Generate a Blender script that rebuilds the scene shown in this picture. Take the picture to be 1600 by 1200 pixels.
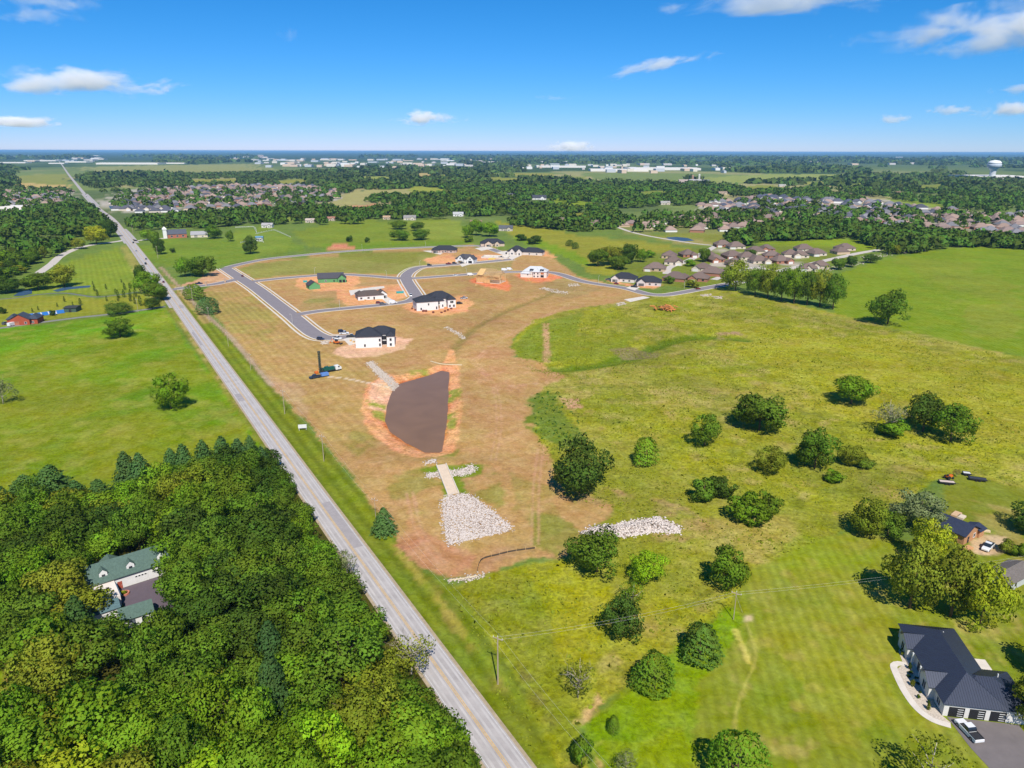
import bpy, math, random
import numpy as np
from mathutils import Matrix, Vector

for o in list(bpy.data.objects):
    bpy.data.objects.remove(o)
SC = bpy.context.scene
COL = SC.collection
rnd = random.Random(7)
nrs = np.random.RandomState(11)

# ---------------------------------------------------------------- camera
CAM_H = 110.0
FPX = 1109.0                      # focal length in pixels of a 1600 px wide picture
PITCH = math.radians(18.16)
ROLL = math.radians(0.14)
_R0 = np.array([1.0, 0, 0])
_F = np.array([0, math.cos(PITCH), -math.sin(PITCH)])
_U0 = np.array([0, math.sin(PITCH), math.cos(PITCH)])
_R = _R0 * math.cos(ROLL) + _U0 * math.sin(ROLL)
_U = _U0 * math.cos(ROLL) - _R0 * math.sin(ROLL)
cam_d = bpy.data.cameras.new('camera')
cam_d.sensor_width = 36.0
cam_d.lens = 36.0 * FPX / 1600.0
cam_d.clip_start = 1.0
cam_d.clip_end = 200000.0
cam = bpy.data.objects.new('camera', cam_d)
COL.objects.link(cam)
M = Matrix.Identity(4)
for i in range(3):
    M[i][0] = _R[i]; M[i][1] = _U[i]; M[i][2] = -_F[i]
M[2][3] = CAM_H
cam.matrix_world = M
SC.camera = cam

# ---------------------------------------------------------------- sky, sun, exposure
SUN_EL = math.radians(50.0)
SUN_AZ = math.radians(10.0)       # behind the camera, a little to the right
world = bpy.data.worlds.new('World')
SC.world = world
world.use_nodes = True
wn = world.node_tree.nodes
wl = world.node_tree.links
wn.clear()
sky = wn.new('ShaderNodeTexSky')
sky.sky_type = 'NISHITA'
sky.sun_disc = False
sky.sun_elevation = SUN_EL
sky.sun_rotation = math.radians(180.0) - SUN_AZ
sky.altitude = 1500.0
sky.air_density = 1.0
sky.dust_density = 0.0
sky.ozone_density = 4.0
bg = wn.new('ShaderNodeBackground')
bg.inputs['Strength'].default_value = 0.11
wo = wn.new('ShaderNodeOutputWorld')
# the clear deep blue of that day: red falls off faster away from the horizon
wsep = wn.new('ShaderNodeSeparateColor'); wcmb = wn.new('ShaderNodeCombineColor')
wl.new(sky.outputs[0], wsep.inputs[0])
def _wm(op, a, b):
    k = wn.new('ShaderNodeMath'); k.operation = op
    wl.new(a, k.inputs[0]); k.inputs[1].default_value = b
    return k.outputs[0]
wl.new(_wm('MULTIPLY', _wm('POWER', _wm('MULTIPLY', wsep.outputs[0], .11), 1.9), .47 / .11), wcmb.inputs[0])
wl.new(_wm('MULTIPLY', wsep.outputs[1], .58), wcmb.inputs[1])
wl.new(_wm('MULTIPLY', wsep.outputs[2], .94), wcmb.inputs[2])
wl.new(wcmb.outputs[0], bg.inputs[0])
wl.new(bg.outputs[0], wo.inputs[0])

sun_d = bpy.data.lights.new('sun', 'SUN')
sun_d.energy = 5.0
sun_d.angle = math.radians(0.53)
sun_d.color = (1.0, 0.95, 0.87)
sun = bpy.data.objects.new('sun', sun_d)
COL.objects.link(sun)
_sd = Vector((math.sin(SUN_AZ) * math.cos(SUN_EL), -math.cos(SUN_AZ) * math.cos(SUN_EL), math.sin(SUN_EL)))
sun.rotation_euler = _sd.to_track_quat('Z', 'Y').to_euler()
sun.location = (0, -50, 300)

SC.view_settings.view_transform = 'Standard'
SC.view_settings.look = 'None'
SC.view_settings.exposure = 0.25
SC.view_settings.gamma = 1.0
SC.render.engine = 'CYCLES'
SC.cycles.use_denoising = True
SC.cycles.max_bounces = 14
SC.cycles.diffuse_bounces = 3
SC.cycles.glossy_bounces = 2
SC.cycles.transmission_bounces = 3
SC.cycles.transparent_max_bounces = 6
SC.cycles.volume_bounces = 8
SC.cycles.caustics_reflective = False
SC.cycles.caustics_refractive = False

# ---------------------------------------------------------------- geometry of the view, used to measure the place
def G(px, py, z=0.0):
    """ground point (at height z) seen at a pixel of the 1600x1200 photograph"""
    d = _F + _R * ((px - 800.0) / FPX) - _U * ((py - 600.0) / FPX)
    t = (z - CAM_H) / d[2]
    return np.array([d[0] * t, d[1] * t])

def PX(x, y, z=0.0):
    v = np.array([x, y, z - CAM_H])
    f = v @ _F
    return 800 + FPX * (v @ _R) / f, 600 - FPX * (v @ _U) / f

def GP(pts, z=0.0):
    return np.array([G(p[0], p[1], z) for p in pts])

def mpp(x, y, z=0.0):
    """metres per pixel at a place"""
    return float(np.dot(np.array([x, y, z - CAM_H]), _F)) / FPX

def z_at(x, y, py):
    """height whose image lies in pixel row py above the ground point x, y"""
    lo, hi = -5.0, 105.0
    for _ in range(40):
        m = (lo + hi) / 2
        if PX(x, y, m)[1] > py: lo = m
        else: hi = m
    return lo

# ---------------------------------------------------------------- small numeric helpers
def S(r, g, b, k=0.80):
    out = []
    for c in (r, g, b):
        c /= 255.0
        c = c / 12.92 if c <= 0.04045 else ((c + 0.055) / 1.055) ** 2.4
        out.append(c * k)
    return np.array(out)

def smooth(a, b, x):
    t = np.clip((x - a) / (b - a), 0, 1)
    return t * t * (3 - 2 * t)

def _hash(ix, iy, seed):
    h = (ix.astype(np.int64) * 374761393 + iy.astype(np.int64) * 668265263 + seed * 974634721) & 0xFFFFFFFF
    h = ((h ^ (h >> 13)) * 1274126177) & 0xFFFFFFFF
    return ((h ^ (h >> 16)) & 0xFFFFFF) / float(0xFFFFFF)

def vnoise(x, y, seed=0):
    ix = np.floor(x); iy = np.floor(y)
    fx = x - ix; fy = y - iy
    fx = fx * fx * (3 - 2 * fx); fy = fy * fy * (3 - 2 * fy)
    a = _hash(ix, iy, seed); b = _hash(ix + 1, iy, seed)
    c = _hash(ix, iy + 1, seed); d = _hash(ix + 1, iy + 1, seed)
    return (a * (1 - fx) + b * fx) * (1 - fy) + (c * (1 - fx) + d * fx) * fy

def fbm(x, y, scale, octv=4, seed=0):
    s = 0; a = 1; t = 0
    for i in range(octv):
        s = s + a * vnoise(x / scale + 17.3 * i, y / scale - 9.1 * i, seed + i)
        t += a; a *= 0.5; scale *= 0.5
    return s / t

def sdist(x, y, poly, far=None):
    """signed distance to a polygon, negative inside; beyond the margin far the value is only a bound"""
    poly = np.asarray(poly)
    if far is not None:
        lo = poly.min(0) - far; hi = poly.max(0) + far
        k = (x > lo[0]) & (x < hi[0]) & (y > lo[1]) & (y < hi[1])
        out = np.full(x.shape, 1e3)
        if k.any(): out[k] = sdist(x[k], y[k], poly)
        return out
    n = len(poly)
    d2 = np.full(x.shape, 1e18)
    inside = np.zeros(x.shape, bool)
    for i in range(n):
        ax, ay = poly[i]; bx, by = poly[(i + 1) % n]
        ex, ey = bx - ax, by - ay
        L = ex * ex + ey * ey + 1e-12
        px = x - ax; py = y - ay
        t = np.clip((px * ex + py * ey) / L, 0, 1)
        np.minimum(d2, (px - t * ex) ** 2 + (py - t * ey) ** 2, out=d2)
        if abs(ey) > 1e-12:
            inside ^= ((ay > y) != (by > y)) & (px < ex * py / ey)
    d = np.sqrt(d2)
    return np.where(inside, -d, d)

def ldist(x, y, line, far=None):
    line = np.asarray(line)
    out = np.full(x.shape, 1e3)
    if far is None: far = 1e9
    for i in range(len(line) - 1):
        ax, ay = line[i][:2]; bx, by = line[i + 1][:2]
        ex, ey = bx - ax, by - ay
        L = ex * ex + ey * ey + 1e-12
        if far < 1e8:
            k = np.where((x > min(ax, bx) - far) & (x < max(ax, bx) + far) & (y > min(ay, by) - far) & (y < max(ay, by) + far))[0]
            if not len(k): continue
            px = x[k] - ax; py = y[k] - ay
        else:
            k = slice(None); px = x - ax; py = y - ay
        t = np.clip((px * ex + py * ey) / L, 0, 1)
        out[k] = np.minimum(out[k], np.sqrt((px - t * ex) ** 2 + (py - t * ey) ** 2))
    return out

def inside(p, poly):
    return bool(sdist(np.array([p[0]]), np.array([p[1]]), poly)[0] < 0)

def spline(pts, step=4.0):
    """smooth curve through points"""
    P = [np.array(p, float) for p in pts]
    P = [2 * P[0] - P[1]] + P + [2 * P[-1] - P[-2]]
    out = []
    for i in range(1, len(P) - 2):
        n = max(2, int(np.linalg.norm(P[i + 1] - P[i]) / step))
        n = min(n, 200)
        for k in range(n):
            t = k / n
            out.append(0.5 * ((2 * P[i]) + (P[i + 1] - P[i - 1]) * t + (2 * P[i - 1] - 5 * P[i] + 4 * P[i + 1] - P[i + 2]) * t * t
                              + (-P[i - 1] + 3 * P[i] - 3 * P[i + 1] + P[i + 2]) * t ** 3))
    out.append(P[-2])
    return np.array(out)

def ordinal(i):
    ones = ['first', 'second', 'third', 'fourth', 'fifth', 'sixth', 'seventh', 'eighth', 'ninth', 'tenth', 'eleventh', 'twelfth', 'thirteenth', 'fourteenth', 'fifteenth', 'sixteenth', 'seventeenth', 'eighteenth', 'nineteenth', 'twentieth']
    return ones[i] if i < 20 else 'twenty-' + ones[i - 20]

# ---------------------------------------------------------------- objects
def link(o, parent=None):
    COL.objects.link(o)
    if parent is not None:
        o.parent = parent
    return o

def tag(o, label=None, cat=None, group=None, kind=None):
    if label: o['label'] = label
    if cat: o['category'] = cat
    if group: o['group'] = group
    if kind: o['kind'] = kind
    return o

def empty(name, loc=(0, 0, 0), rz=0.0, label=None, cat=None, group=None):
    o = bpy.data.objects.new(name, None)
    o.empty_display_size = 0.5
    o.location = loc
    o.rotation_euler = (0, 0, rz)
    link(o)
    return tag(o, label, cat, group)

def mobj(name, me, parent=None, loc=(0, 0, 0), rz=0.0, sc=(1, 1, 1), color=None):
    o = bpy.data.objects.new(name, me)
    o.location = loc
    o.rotation_euler = (0, 0, rz)
    o.scale = sc
    if color is not None:
        o.color = (color[0], color[1], color[2], 1.0)
    return link(o, parent)

def copy_tree(o, parent=None):
    c = o.copy()
    COL.objects.link(c)
    c.parent = parent
    for ch in o.children:
        copy_tree(ch, c)
    return c

def mesh_np(name, V, F, mats=(), smooth_=False):
    V = np.asarray(V, np.float32); F = np.asarray(F, np.int32)
    me = bpy.data.meshes.new(name)
    k = F.shape[1]
    me.vertices.add(len(V)); me.vertices.foreach_set('co', V.ravel())
    me.loops.add(F.size); me.loops.foreach_set('vertex_index', F.ravel())
    me.polygons.add(len(F)); me.polygons.foreach_set('loop_start', np.arange(0, F.size, k, dtype=np.int32))
    if smooth_:
        me.polygons.foreach_set('use_smooth', np.ones(len(F), bool))
    me.update(calc_edges=True)
    me.validate()
    for m in mats: me.materials.append(m)
    return me

class MB:
    """collects boxes, prisms and tubes into one mesh"""
    def __init__(s): s.v = []; s.f = []; s.m = []
    def face(s, pts, m=0):
        i = len(s.v); s.v += [tuple(map(float, p)) for p in pts]; s.f.append(list(range(i, i + len(pts)))); s.m.append(m); return s
    def box(s, x0, x1, y0, y1, z0, z1, m=0):
        i = len(s.v)
        s.v += [(x0, y0, z0), (x1, y0, z0), (x1, y1, z0), (x0, y1, z0), (x0, y0, z1), (x1, y0, z1), (x1, y1, z1), (x0, y1, z1)]
        for q in ((3, 2, 1, 0), (4, 5, 6, 7), (0, 1, 5, 4), (1, 2, 6, 5), (2, 3, 7, 6), (3, 0, 4, 7)):
            s.f.append([i + k for k in q]); s.m.append(m)
        return s
    def loft(s, rings, m=0, cap=True):
        i = len(s.v); n = len(rings[0])
        for r in rings: s.v += [tuple(map(float, p)) for p in r]
        for a in range(len(rings) - 1):
            for k in range(n):
                s.f.append([i + a * n + k, i + a * n + (k + 1) % n, i + (a + 1) * n + (k + 1) % n, i + (a + 1) * n + k]); s.m.append(m)
        if cap:
            s.f.append([i + k for k in range(n)][::-1]); s.m.append(m)
            j = i + (len(rings) - 1) * n
            s.f.append([j + k for k in range(n)]); s.m.append(m)
        return s
    def tube(s, p, q, r0, r1, n=6, m=0):
        p = np.array(p, float); q = np.array(q, float); d = q - p; d /= np.linalg.norm(d) + 1e-9
        a = np.cross(d, [0, 0, 1.0]);
        if np.linalg.norm(a) < 1e-3: a = np.array([1.0, 0, 0])
        a /= np.linalg.norm(a); b = np.cross(d, a)
        R = [[c + r * (a * math.cos(2 * math.pi * k / n) + b * math.sin(2 * math.pi * k / n)) for k in range(n)] for c, r in ((p, r0), (q, r1))]
        return s.loft(R, m)
    def mesh(s, name, *mats, smooth_=False):
        me = bpy.data.meshes.new(name)
        me.from_pydata(s.v, [], s.f)
        for m in mats: me.materials.append(m)
        me.polygons.foreach_set('material_index', s.m)
        if smooth_: me.polygons.foreach_set('use_smooth', np.ones(len(s.f), bool))
        me.update()
        return me

# ---------------------------------------------------------------- materials
def _nt(name):
    m = bpy.data.materials.new(name); m.use_nodes = True
    nt = m.node_tree
    return m, nt, nt.nodes, nt.links, nt.nodes['Principled BSDF']

def mat(name, rgb, rough=0.8, var=0.15, scale=1.0, metal=0.0, spec=0.3, bump=0.0):
    m, nt, n, l, b = _nt(name)
    tc = n.new('ShaderNodeTexCoord')
    no = n.new('ShaderNodeTexNoise'); no.inputs['Scale'].default_value = scale; no.inputs['Detail'].default_value = 5; no.inputs['Roughness'].default_value = 0.65
    l.new(tc.outputs['Object'], no.inputs['Vector'])
    mr = n.new('ShaderNodeMapRange'); mr.inputs[1].default_value = 0.3; mr.inputs[2].default_value = 0.7
    mr.inputs[3].default_value = 1 - var; mr.inputs[4].default_value = 1 + var
    l.new(no.outputs[0], mr.inputs[0])
    mx = n.new('ShaderNodeVectorMath'); mx.operation = 'SCALE'
    mx.inputs[0].default_value = tuple(rgb)
    l.new(mr.outputs[0], mx.inputs['Scale'])
    l.new(mx.outputs[0], b.inputs['Base Color'])
    b.inputs['Roughness'].default_value = rough
    b.inputs['Metallic'].default_value = metal
    b.inputs['Specular IOR Level'].default_value = spec
    if bump:
        bp = n.new('ShaderNodeBump'); bp.inputs['Strength'].default_value = bump; bp.inputs['Distance'].default_value = 0.1
        l.new(no.outputs[0], bp.inputs['Height']); l.new(bp.outputs[0], b.inputs['Normal'])
    return m

def mat_oc(name, rough=0.8, var=0.15, scale=1.0, spec=0.3, seam=0.0, metal=0.0):
    """colour comes from the object, grain from noise; seam > 0 adds standing ribs / courses"""
    m, nt, n, l, b = _nt(name)
    oi = n.new('ShaderNodeObjectInfo')
    tc = n.new('ShaderNodeTexCoord')
    no = n.new('ShaderNodeTexNoise'); no.inputs['Scale'].default_value = scale; no.inputs['Detail'].default_value = 5; no.inputs['Roughness'].default_value = 0.7
    l.new(tc.outputs['Object'], no.inputs['Vector'])
    mr = n.new('ShaderNodeMapRange'); mr.inputs[1].default_value = 0.3; mr.inputs[2].default_value = 0.7
    mr.inputs[3].default_value = 1 - var; mr.inputs[4].default_value = 1 + var
    l.new(no.outputs[0], mr.inputs[0])
    mx = n.new('ShaderNodeVectorMath'); mx.operation = 'SCALE'
    l.new(oi.outputs['Color'], mx.inputs[0]); l.new(mr.outputs[0], mx.inputs['Scale'])
    l.new(mx.outputs[0], b.inputs['Base Color'])
    b.inputs['Roughness'].default_value = rough
    b.inputs['Specular IOR Level'].default_value = spec
    b.inputs['Metallic'].default_value = metal
    return m
# ================================================================ THE LAND
WATER_Z = -1.3
POND_PX = [(626, 600), (650, 593), (675, 586), (690, 580), (700, 582), (698, 612), (696, 650), (691, 685), (687, 706),
           (666, 706), (638, 692), (613, 675), (605, 658), (608, 635), (615, 611)]
POND = GP(POND_PX, WATER_Z)
# centre lines of the roads (pixels -> ground)
ROAD_PX = [(846, 1270), (793, 1196), (700, 1066), (600, 926), (500, 787), (400, 647), (307, 518), (261, 454), (219, 397), (194, 365),
           (176, 343), (152, 324), (132, 303), (118, 286), (106, 271), (97, 258), (90, 249)]
ROAD = spline(GP(ROAD_PX), 12)
ROAD_NEAR = GP(ROAD_PX[:9])
ST = {}   # streets: centre line, half width
def street(key, pts, half): ST[key] = (spline(GP(pts), 3), half)
street('west', [(352, 419), (372, 432), (400, 450), (430, 473), (458, 495), (478, 512), (494, 523), (512, 528), (552, 526)], 5.4)
street('entrance', [(266, 453), (300, 448), (335, 444), (372, 436)], 4.6)
street('back', [(352, 419), (375, 413), (410, 406), (450, 401), (550, 392), (650, 387), (735, 384), (757, 386), (775, 392), (800, 401)], 4.6)
street('cross', [(462, 492), (500, 486), (550, 481), (610, 475), (640, 470), (651, 463)], 4.4)
street('bend', [(651, 463), (644, 452), (637, 441), (634, 433), (640, 425), (655, 418), (687, 415), (750, 410), (800, 405)], 5.0)
street('lower', [(394, 440), (450, 434), (525, 429), (575, 431), (634, 435), (700, 431), (760, 427), (800, 425), (862, 426), (912, 440),
                 (975, 450), (1010, 459), (1035, 461), (1060, 458), (1120, 447), (1160, 440)], 4.6)
PAL = {}  # paler concrete lanes and paths
def lane(key, pts, half): PAL[key] = (spline(GP(pts), 4), half)
lane('court', [(1042, 428), (1043, 420), (1052, 415), (1066, 411), (1090, 400), (1112, 388), (1125, 381)], 4.0)
lane('old_street', [(1215, 424), (1245, 417), (1290, 407), (1340, 396), (1375, 390)], 4.5)
lane('court_drive', [(1115, 437), (1150, 425), (1180, 418), (1215, 424)], 3.5)
lane('trail', [(965, 355), (985, 362), (1010, 368), (1050, 375), (1090, 381), (1122, 384)], 3.0)
lane('estate_drive', [(60, 427), (80, 413), (92, 402), (106, 394), (128, 386), (155, 381), (185, 377), (199, 374)], 4.2)
lane('church_drive', [(201, 374), (214, 376), (232, 374), (262, 372)], 4.2)
lane('barn_drive', [(-30, 517), (20, 510), (70, 503), (125, 496), (190, 489), (258, 479)], 2.3)
lane('far_street', [(196, 316), (260, 309), (340, 303), (430, 298), (525, 304)], 5.0)
lane('far_street_b', [(230, 325), (320, 317), (420, 312), (500, 309)], 5.0)
lane('far_street_c', [(1105, 326), (1220, 320), (1340, 328), (1460, 340), (1600, 354)], 5.0)
lane('far_street_d', [(1170, 313), (1290, 316), (1400, 327), (1470, 334)], 5.0)
lane('far_avenue', [(1560, 372), (1570, 360), (1582, 352), (1600, 347)], 7.0)

PATH_PX = [(-20, 469), (30, 465), (62, 460), (100, 458), (125, 461), (150, 464), (185, 461), (215, 456)]
GARDEN_PATH = spline(GP(PATH_PX), 3)
TRAIL_PX = [(252, 418), (272, 440), (292, 462), (322, 492), (355, 521), (400, 573), (425, 602)]
DIRT_TRAIL = spline(GP(TRAIL_PX), 4)

SWALE1 = spline(GP([(690, 582), (703, 560), (708, 545), (727, 525), (752, 505), (790, 486), (830, 470), (868, 455)]), 6)
SWALE2 = spline(GP([(850, 573), (880, 574), (930, 568), (975, 560), (1012, 545), (1050, 533), (1100, 527), (1160, 529)]), 6)

MEADOW = GP([(800, 540), (850, 500), (975, 475), (1110, 455), (1300, 490), (1400, 518), (1610, 556), (1620, 760), (1470, 745), (1330, 822),
             (1170, 892), (1000, 968), (880, 1060), (850, 1000), (720, 905), (830, 880), (930, 870), (960, 800), (880, 770), (840, 690), (850, 600)])
LEFTF = GP([(-40, 520), (125, 502), (255, 486), (290, 540), (400, 690), (250, 750), (-40, 790)])

def hgt(x, y):
    x = np.asarray(x, float); y = np.asarray(y, float)
    r = np.hypot(x, y)
    z = np.zeros(x.shape)
    near = r < 900
    if near.any():
        xn, yn = x[near], y[near]
        zz = np.zeros(xn.shape)
        dm = np.minimum(sdist(xn, yn, MEADOW, 6), sdist(xn, yn, LEFTF, 6))
        zz += (fbm(xn, yn, 55, 3, 5) - 0.45) * 2.6 * smooth(0, -25, dm)
        zz += (fbm(xn, yn, 9, 2, 6) - 0.5) * 0.30 * smooth(4, -6, dm)
        d = ldist(xn, yn, SWALE2, 25); zz -= 1.7 * np.exp(-(d / 6.5) ** 2)
        d = ldist(xn, yn, SWALE1, 20); zz -= 0.9 * np.exp(-(d / 4.5) ** 2)
        d = ldist(xn, yn, ROAD_NEAR, 20); zz -= 0.55 * np.exp(-((d - 9.0) / 2.2) ** 2) * (np.hypot(xn, yn) < 420)
        dp = sdist(xn, yn, POND, 20)
        nz = (fbm(xn, yn, 7, 2, 9) - 0.5) * .7
        zz = np.where(dp < 16, zz * smooth(6, 16, dp) + (-2.1 + 2.1 * smooth(-5, 9, dp + nz)), zz)
        # low dam below the pond
        c = G(690, 725); zz += 0.9 * np.exp(-(((xn - c[0]) / 26) ** 2 + ((yn - c[1]) / 5.0) ** 2))
        z[near] = zz
    return z

def gz(x, y):
    return float(hgt(np.array([x]), np.array([y]))[0])

# ---- grid: a polar sheet, fine where things are near
ang = np.concatenate([np.linspace(-180, -56, 26), np.linspace(-52, 52, 761), np.linspace(56, 180, 26)[:-1]])
dep = np.concatenate([np.linspace(62, 8, 490), np.geomspace(7.92, 0.075, 140)])
rad = np.concatenate([[1.0, 20.0, 40.0], CAM_H / np.tan(np.radians(dep))])
A_, R_ = np.meshgrid(np.radians(ang), rad, indexing='ij')
gx = (np.sin(A_) * R_).ravel(); gy = (np.cos(A_) * R_).ravel()
na, nr = len(ang), len(rad)
gzv = hgt(gx, gy)
gr = np.hypot(gx, gy)

# ---- what covers the ground: colours of the cover itself, laid over one another with ragged edges
c_grass = S(112, 132, 52)
col = np.tile(c_grass, (len(gx), 1))
tex = np.zeros((len(gx), 3))            # clumpiness, mowing rows along the road, mowing rows of the lawns
tex[:, 0] = 0.5
front = gy > 20
fx_, fy_ = gx[front], gy[front]
_w1 = fbm(fx_, fy_, 14, 4, 21) - 0.5
_w2 = fbm(fx_, fy_, 90, 3, 33) - 0.5
_fine = vnoise(fx_ / 1.3, fy_ / 1.3, 71) - 0.5
fr = gr[front]
fcol = col[front]; ftex = tex[front]
def fresh(c):
    c = np.asarray(c, float)
    q = c[0] / c[1]
    if q > .98: return c
    return c * (np.array([1.45, .88, .30]) if q < .5 else np.array([1.16, .85, .70]) if q < .78 else np.array([1.05, .965, .80]))
def zone(pts, rgb, soft=1.0, ragged=3.0, op=1.0, px=True, clump=None, rowr=None, rowl=None, patch=0.0, patch_scale=12, seed=3):
    global fcol, ftex
    poly = GP(pts) if px else np.asarray(pts)
    rgb = fresh(rgb)
    lo = poly.min(0) - 60; hi = poly.max(0) + 60
    k = np.where((fx_ > lo[0]) & (fx_ < hi[0]) & (fy_ > lo[1]) & (fy_ < hi[1]))[0]
    if not len(k): return
    d = sdist(fx_[k], fy_[k], poly)
    sc = np.maximum(1.0, fr[k] / 500.0)
    d = d + _w1[k] * 2 * ragged * sc + _fine[k] * min(ragged, 1.5)
    a = op * smooth(soft * sc, -soft * sc, d)
    if patch:
        pn = fbm(fx_[k], fy_[k], patch_scale, 4, seed)
        a = a * smooth(0.5 - 0.12, 0.5 + 0.12, pn + (patch - 0.5))
    fcol[k] += (np.asarray(rgb) - fcol[k]) * a[:, None]
    for i, v in enumerate((clump, rowr, rowl)):
        if v is not None: ftex[k, i] += (v - ftex[k, i]) * a
def band(line, half, rgb, soft=0.8, ragged=0.6, op=1.0, clump=None, rowr=None, rowl=None, patch=0.0, patch_scale=8, seed=4):
    rgb = fresh(rgb)
    lo = line.min(0) - half - 20; hi = line.max(0) + half + 20
    k = np.where((fx_ > lo[0]) & (fx_ < hi[0]) & (fy_ > lo[1]) & (fy_ < hi[1]))[0]
    if not len(k): return
    d = ldist(fx_[k], fy_[k], line, half + 15) - half + _w1[k] * 2 * ragged + _fine[k] * min(ragged, 1.0)
    a = op * smooth(soft, -soft, d)
    if patch:
        pn = fbm(fx_[k], fy_[k], patch_scale, 4, seed)
        a = a * smooth(0.5 - 0.12, 0.5 + 0.12, pn + (patch - 0.5))
    fcol[k] += (np.asarray(rgb) - fcol[k]) * a[:, None]
    for i, v in enumerate((clump, rowr, rowl)):
        if v is not None: ftex[k, i] += (v - ftex[k, i]) * a

LUSH = S(92, 152, 22); LAWN = S(124, 152, 40); GOLD = S(152, 158, 38); OLIVE = S(122, 136, 46); STRAW = S(180, 154, 92)
DIRT = S(186, 147, 90); DIRT2 = S(176, 140, 88); CLAY = S(226, 162, 108); PALECLAY = S(232, 184, 146); PALE = S(214, 200, 182)
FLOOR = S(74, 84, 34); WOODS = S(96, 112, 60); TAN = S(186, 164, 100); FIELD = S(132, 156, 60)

# the far country: woods floor with fields, beyond about a kilometre
farw = smooth(1050, 1500, fr + _w2 * 500)
fcol += (WOODS - fcol) * farw[:, None]
m = farw * smooth(0.50, 0.56, fbm(fx_, fy_ * 0.55, 420, 4, 51)) * smooth(7000, 3500, fr) * 0.85
fcol += (S(128, 142, 72) - fcol) * m[:, None]
m = farw * smooth(0.60, 0.64, fbm(fx_, fy_ * 0.5, 300, 3, 57)) * smooth(6000, 3000, fr) * 0.9
fcol += (S(170, 160, 105) - fcol) * m[:, None]
m = smooth(2300, 3200, fr) * smooth(.47, .42, fbm(fx_, fy_ * .55, 420, 4, 51))
fcol += (S(68, 88, 46) - fcol) * m[:, None]
m = smooth(6500, 11000, fr)
fcol += (S(62, 80, 48) - fcol) * m[:, None]

FIELDS = []     # open patches inside the far woods
# fields and lots in the middle distance
zone([(204, 388), (258, 372), (330, 375), (400, 366), (462, 380), (478, 388), (440, 398), (360, 410), (330, 420), (256, 416)], S(110, 150, 42), ragged=4)
zone([(362, 362), (420, 354), (458, 372), (446, 394), (405, 400), (372, 385)], S(118, 156, 50), ragged=1)
zone([(464, 362), (520, 348), (560, 340), (612, 346), (650, 344), (700, 342), (728, 352), (740, 376), (690, 382), (560, 385), (490, 386), (470, 378)], S(118, 152, 44), ragged=6)
zone([(560, 378), (690, 376), (740, 378), (735, 381), (560, 388), (500, 390), (500, 384)], LUSH, ragged=3, op=.6)
zone([(640, 346), (715, 345), (735, 372), (650, 376)], S(140, 156, 60), ragged=6, op=.7)
zone([(776, 346), (830, 350), (905, 368), (965, 374), (1010, 378), (1100, 390), (1140, 396), (1060, 402), (1020, 420), (960, 430), (925, 428), (893, 404), (850, 388), (800, 372)], S(140, 158, 52), ragged=4)
zone([(800, 366), (850, 376), (915, 402), (920, 418), (880, 402), (850, 388), (800, 376)], S(104, 158, 42), ragged=4)
zone([(985, 370), (1060, 364), (1120, 358), (1150, 370), (1120, 384), (1050, 376)], S(126, 148, 60), ragged=4)
zone([(1030, 372), (1095, 374), (1120, 383), (1050, 379)], S(158, 146, 80), ragged=3)
zone([(1180, 378), (1270, 374), (1412, 370), (1416, 388), (1330, 396), (1250, 392)], S(112, 160, 50), ragged=3)
zone([(1310, 428), (1375, 405), (1450, 392), (1510, 385), (1620, 388), (1620, 560), (1500, 540), (1400, 515), (1300, 492)], S(104, 152, 44), ragged=2, clump=.25, rowl=.25)
zone([(1380, 400), (1500, 410), (1600, 450), (1600, 480), (1480, 450)], S(128, 154, 52), ragged=14, op=.5)
zone([(1500, 470), (1600, 480), (1600, 530), (1520, 520)], S(140, 148, 56), ragged=14, op=.5)
zone([(855, 308), (905, 312), (945, 322), (935, 330), (870, 320)], S(112, 160, 60), ragged=3)
zone([(500, 322), (548, 300), (600, 294), (700, 294), (722, 300), (660, 306), (600, 306), (560, 316), (540, 326)], S(168, 160, 96), ragged=10)
zone([(550, 322), (590, 318), (580, 326), (545, 330)], S(200, 140, 100), ragged=8)
zone([(582, 290), (606, 289), (612, 293), (590, 294)], S(210, 130, 90), ragged=6)
zone([(632, 314), (690, 312), (688, 319), (630, 320)], TAN, ragged=6)
zone([(20, 276), (60, 272), (104, 272), (106, 290), (30, 288)], S(134, 156, 76), ragged=6)
zone([(17, 284), (40, 286), (104, 289), (106, 295), (17, 294)], S(196, 168, 100), ragged=6)
zone([(110, 262), (240, 258), (400, 256), (420, 266), (300, 272), (160, 270)], S(150, 150, 84), ragged=20)
zone([(150, 276), (240, 268), (300, 270), (180, 278)], S(136, 156, 70), ragged=10)
zone([(1098, 278), (1200, 272), (1340, 272), (1300, 280), (1180, 285), (1110, 286)], S(146, 160, 84), ragged=12)
zone([(1320, 292), (1345, 285), (1370, 280), (1350, 296), (1330, 300)], S(146, 160, 74), ragged=10)
zone([(1380, 312), (1420, 309), (1480, 316), (1480, 324), (1430, 324), (1385, 322)], S(128, 166, 56), ragged=5)
zone([(860, 296), (930, 292), (935, 297), (865, 300)], S(150, 160, 80), ragged=10)
zone([(1010, 282), (1090, 280), (1100, 290), (1020, 290)], S(120, 156, 70), ragged=10)
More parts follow.
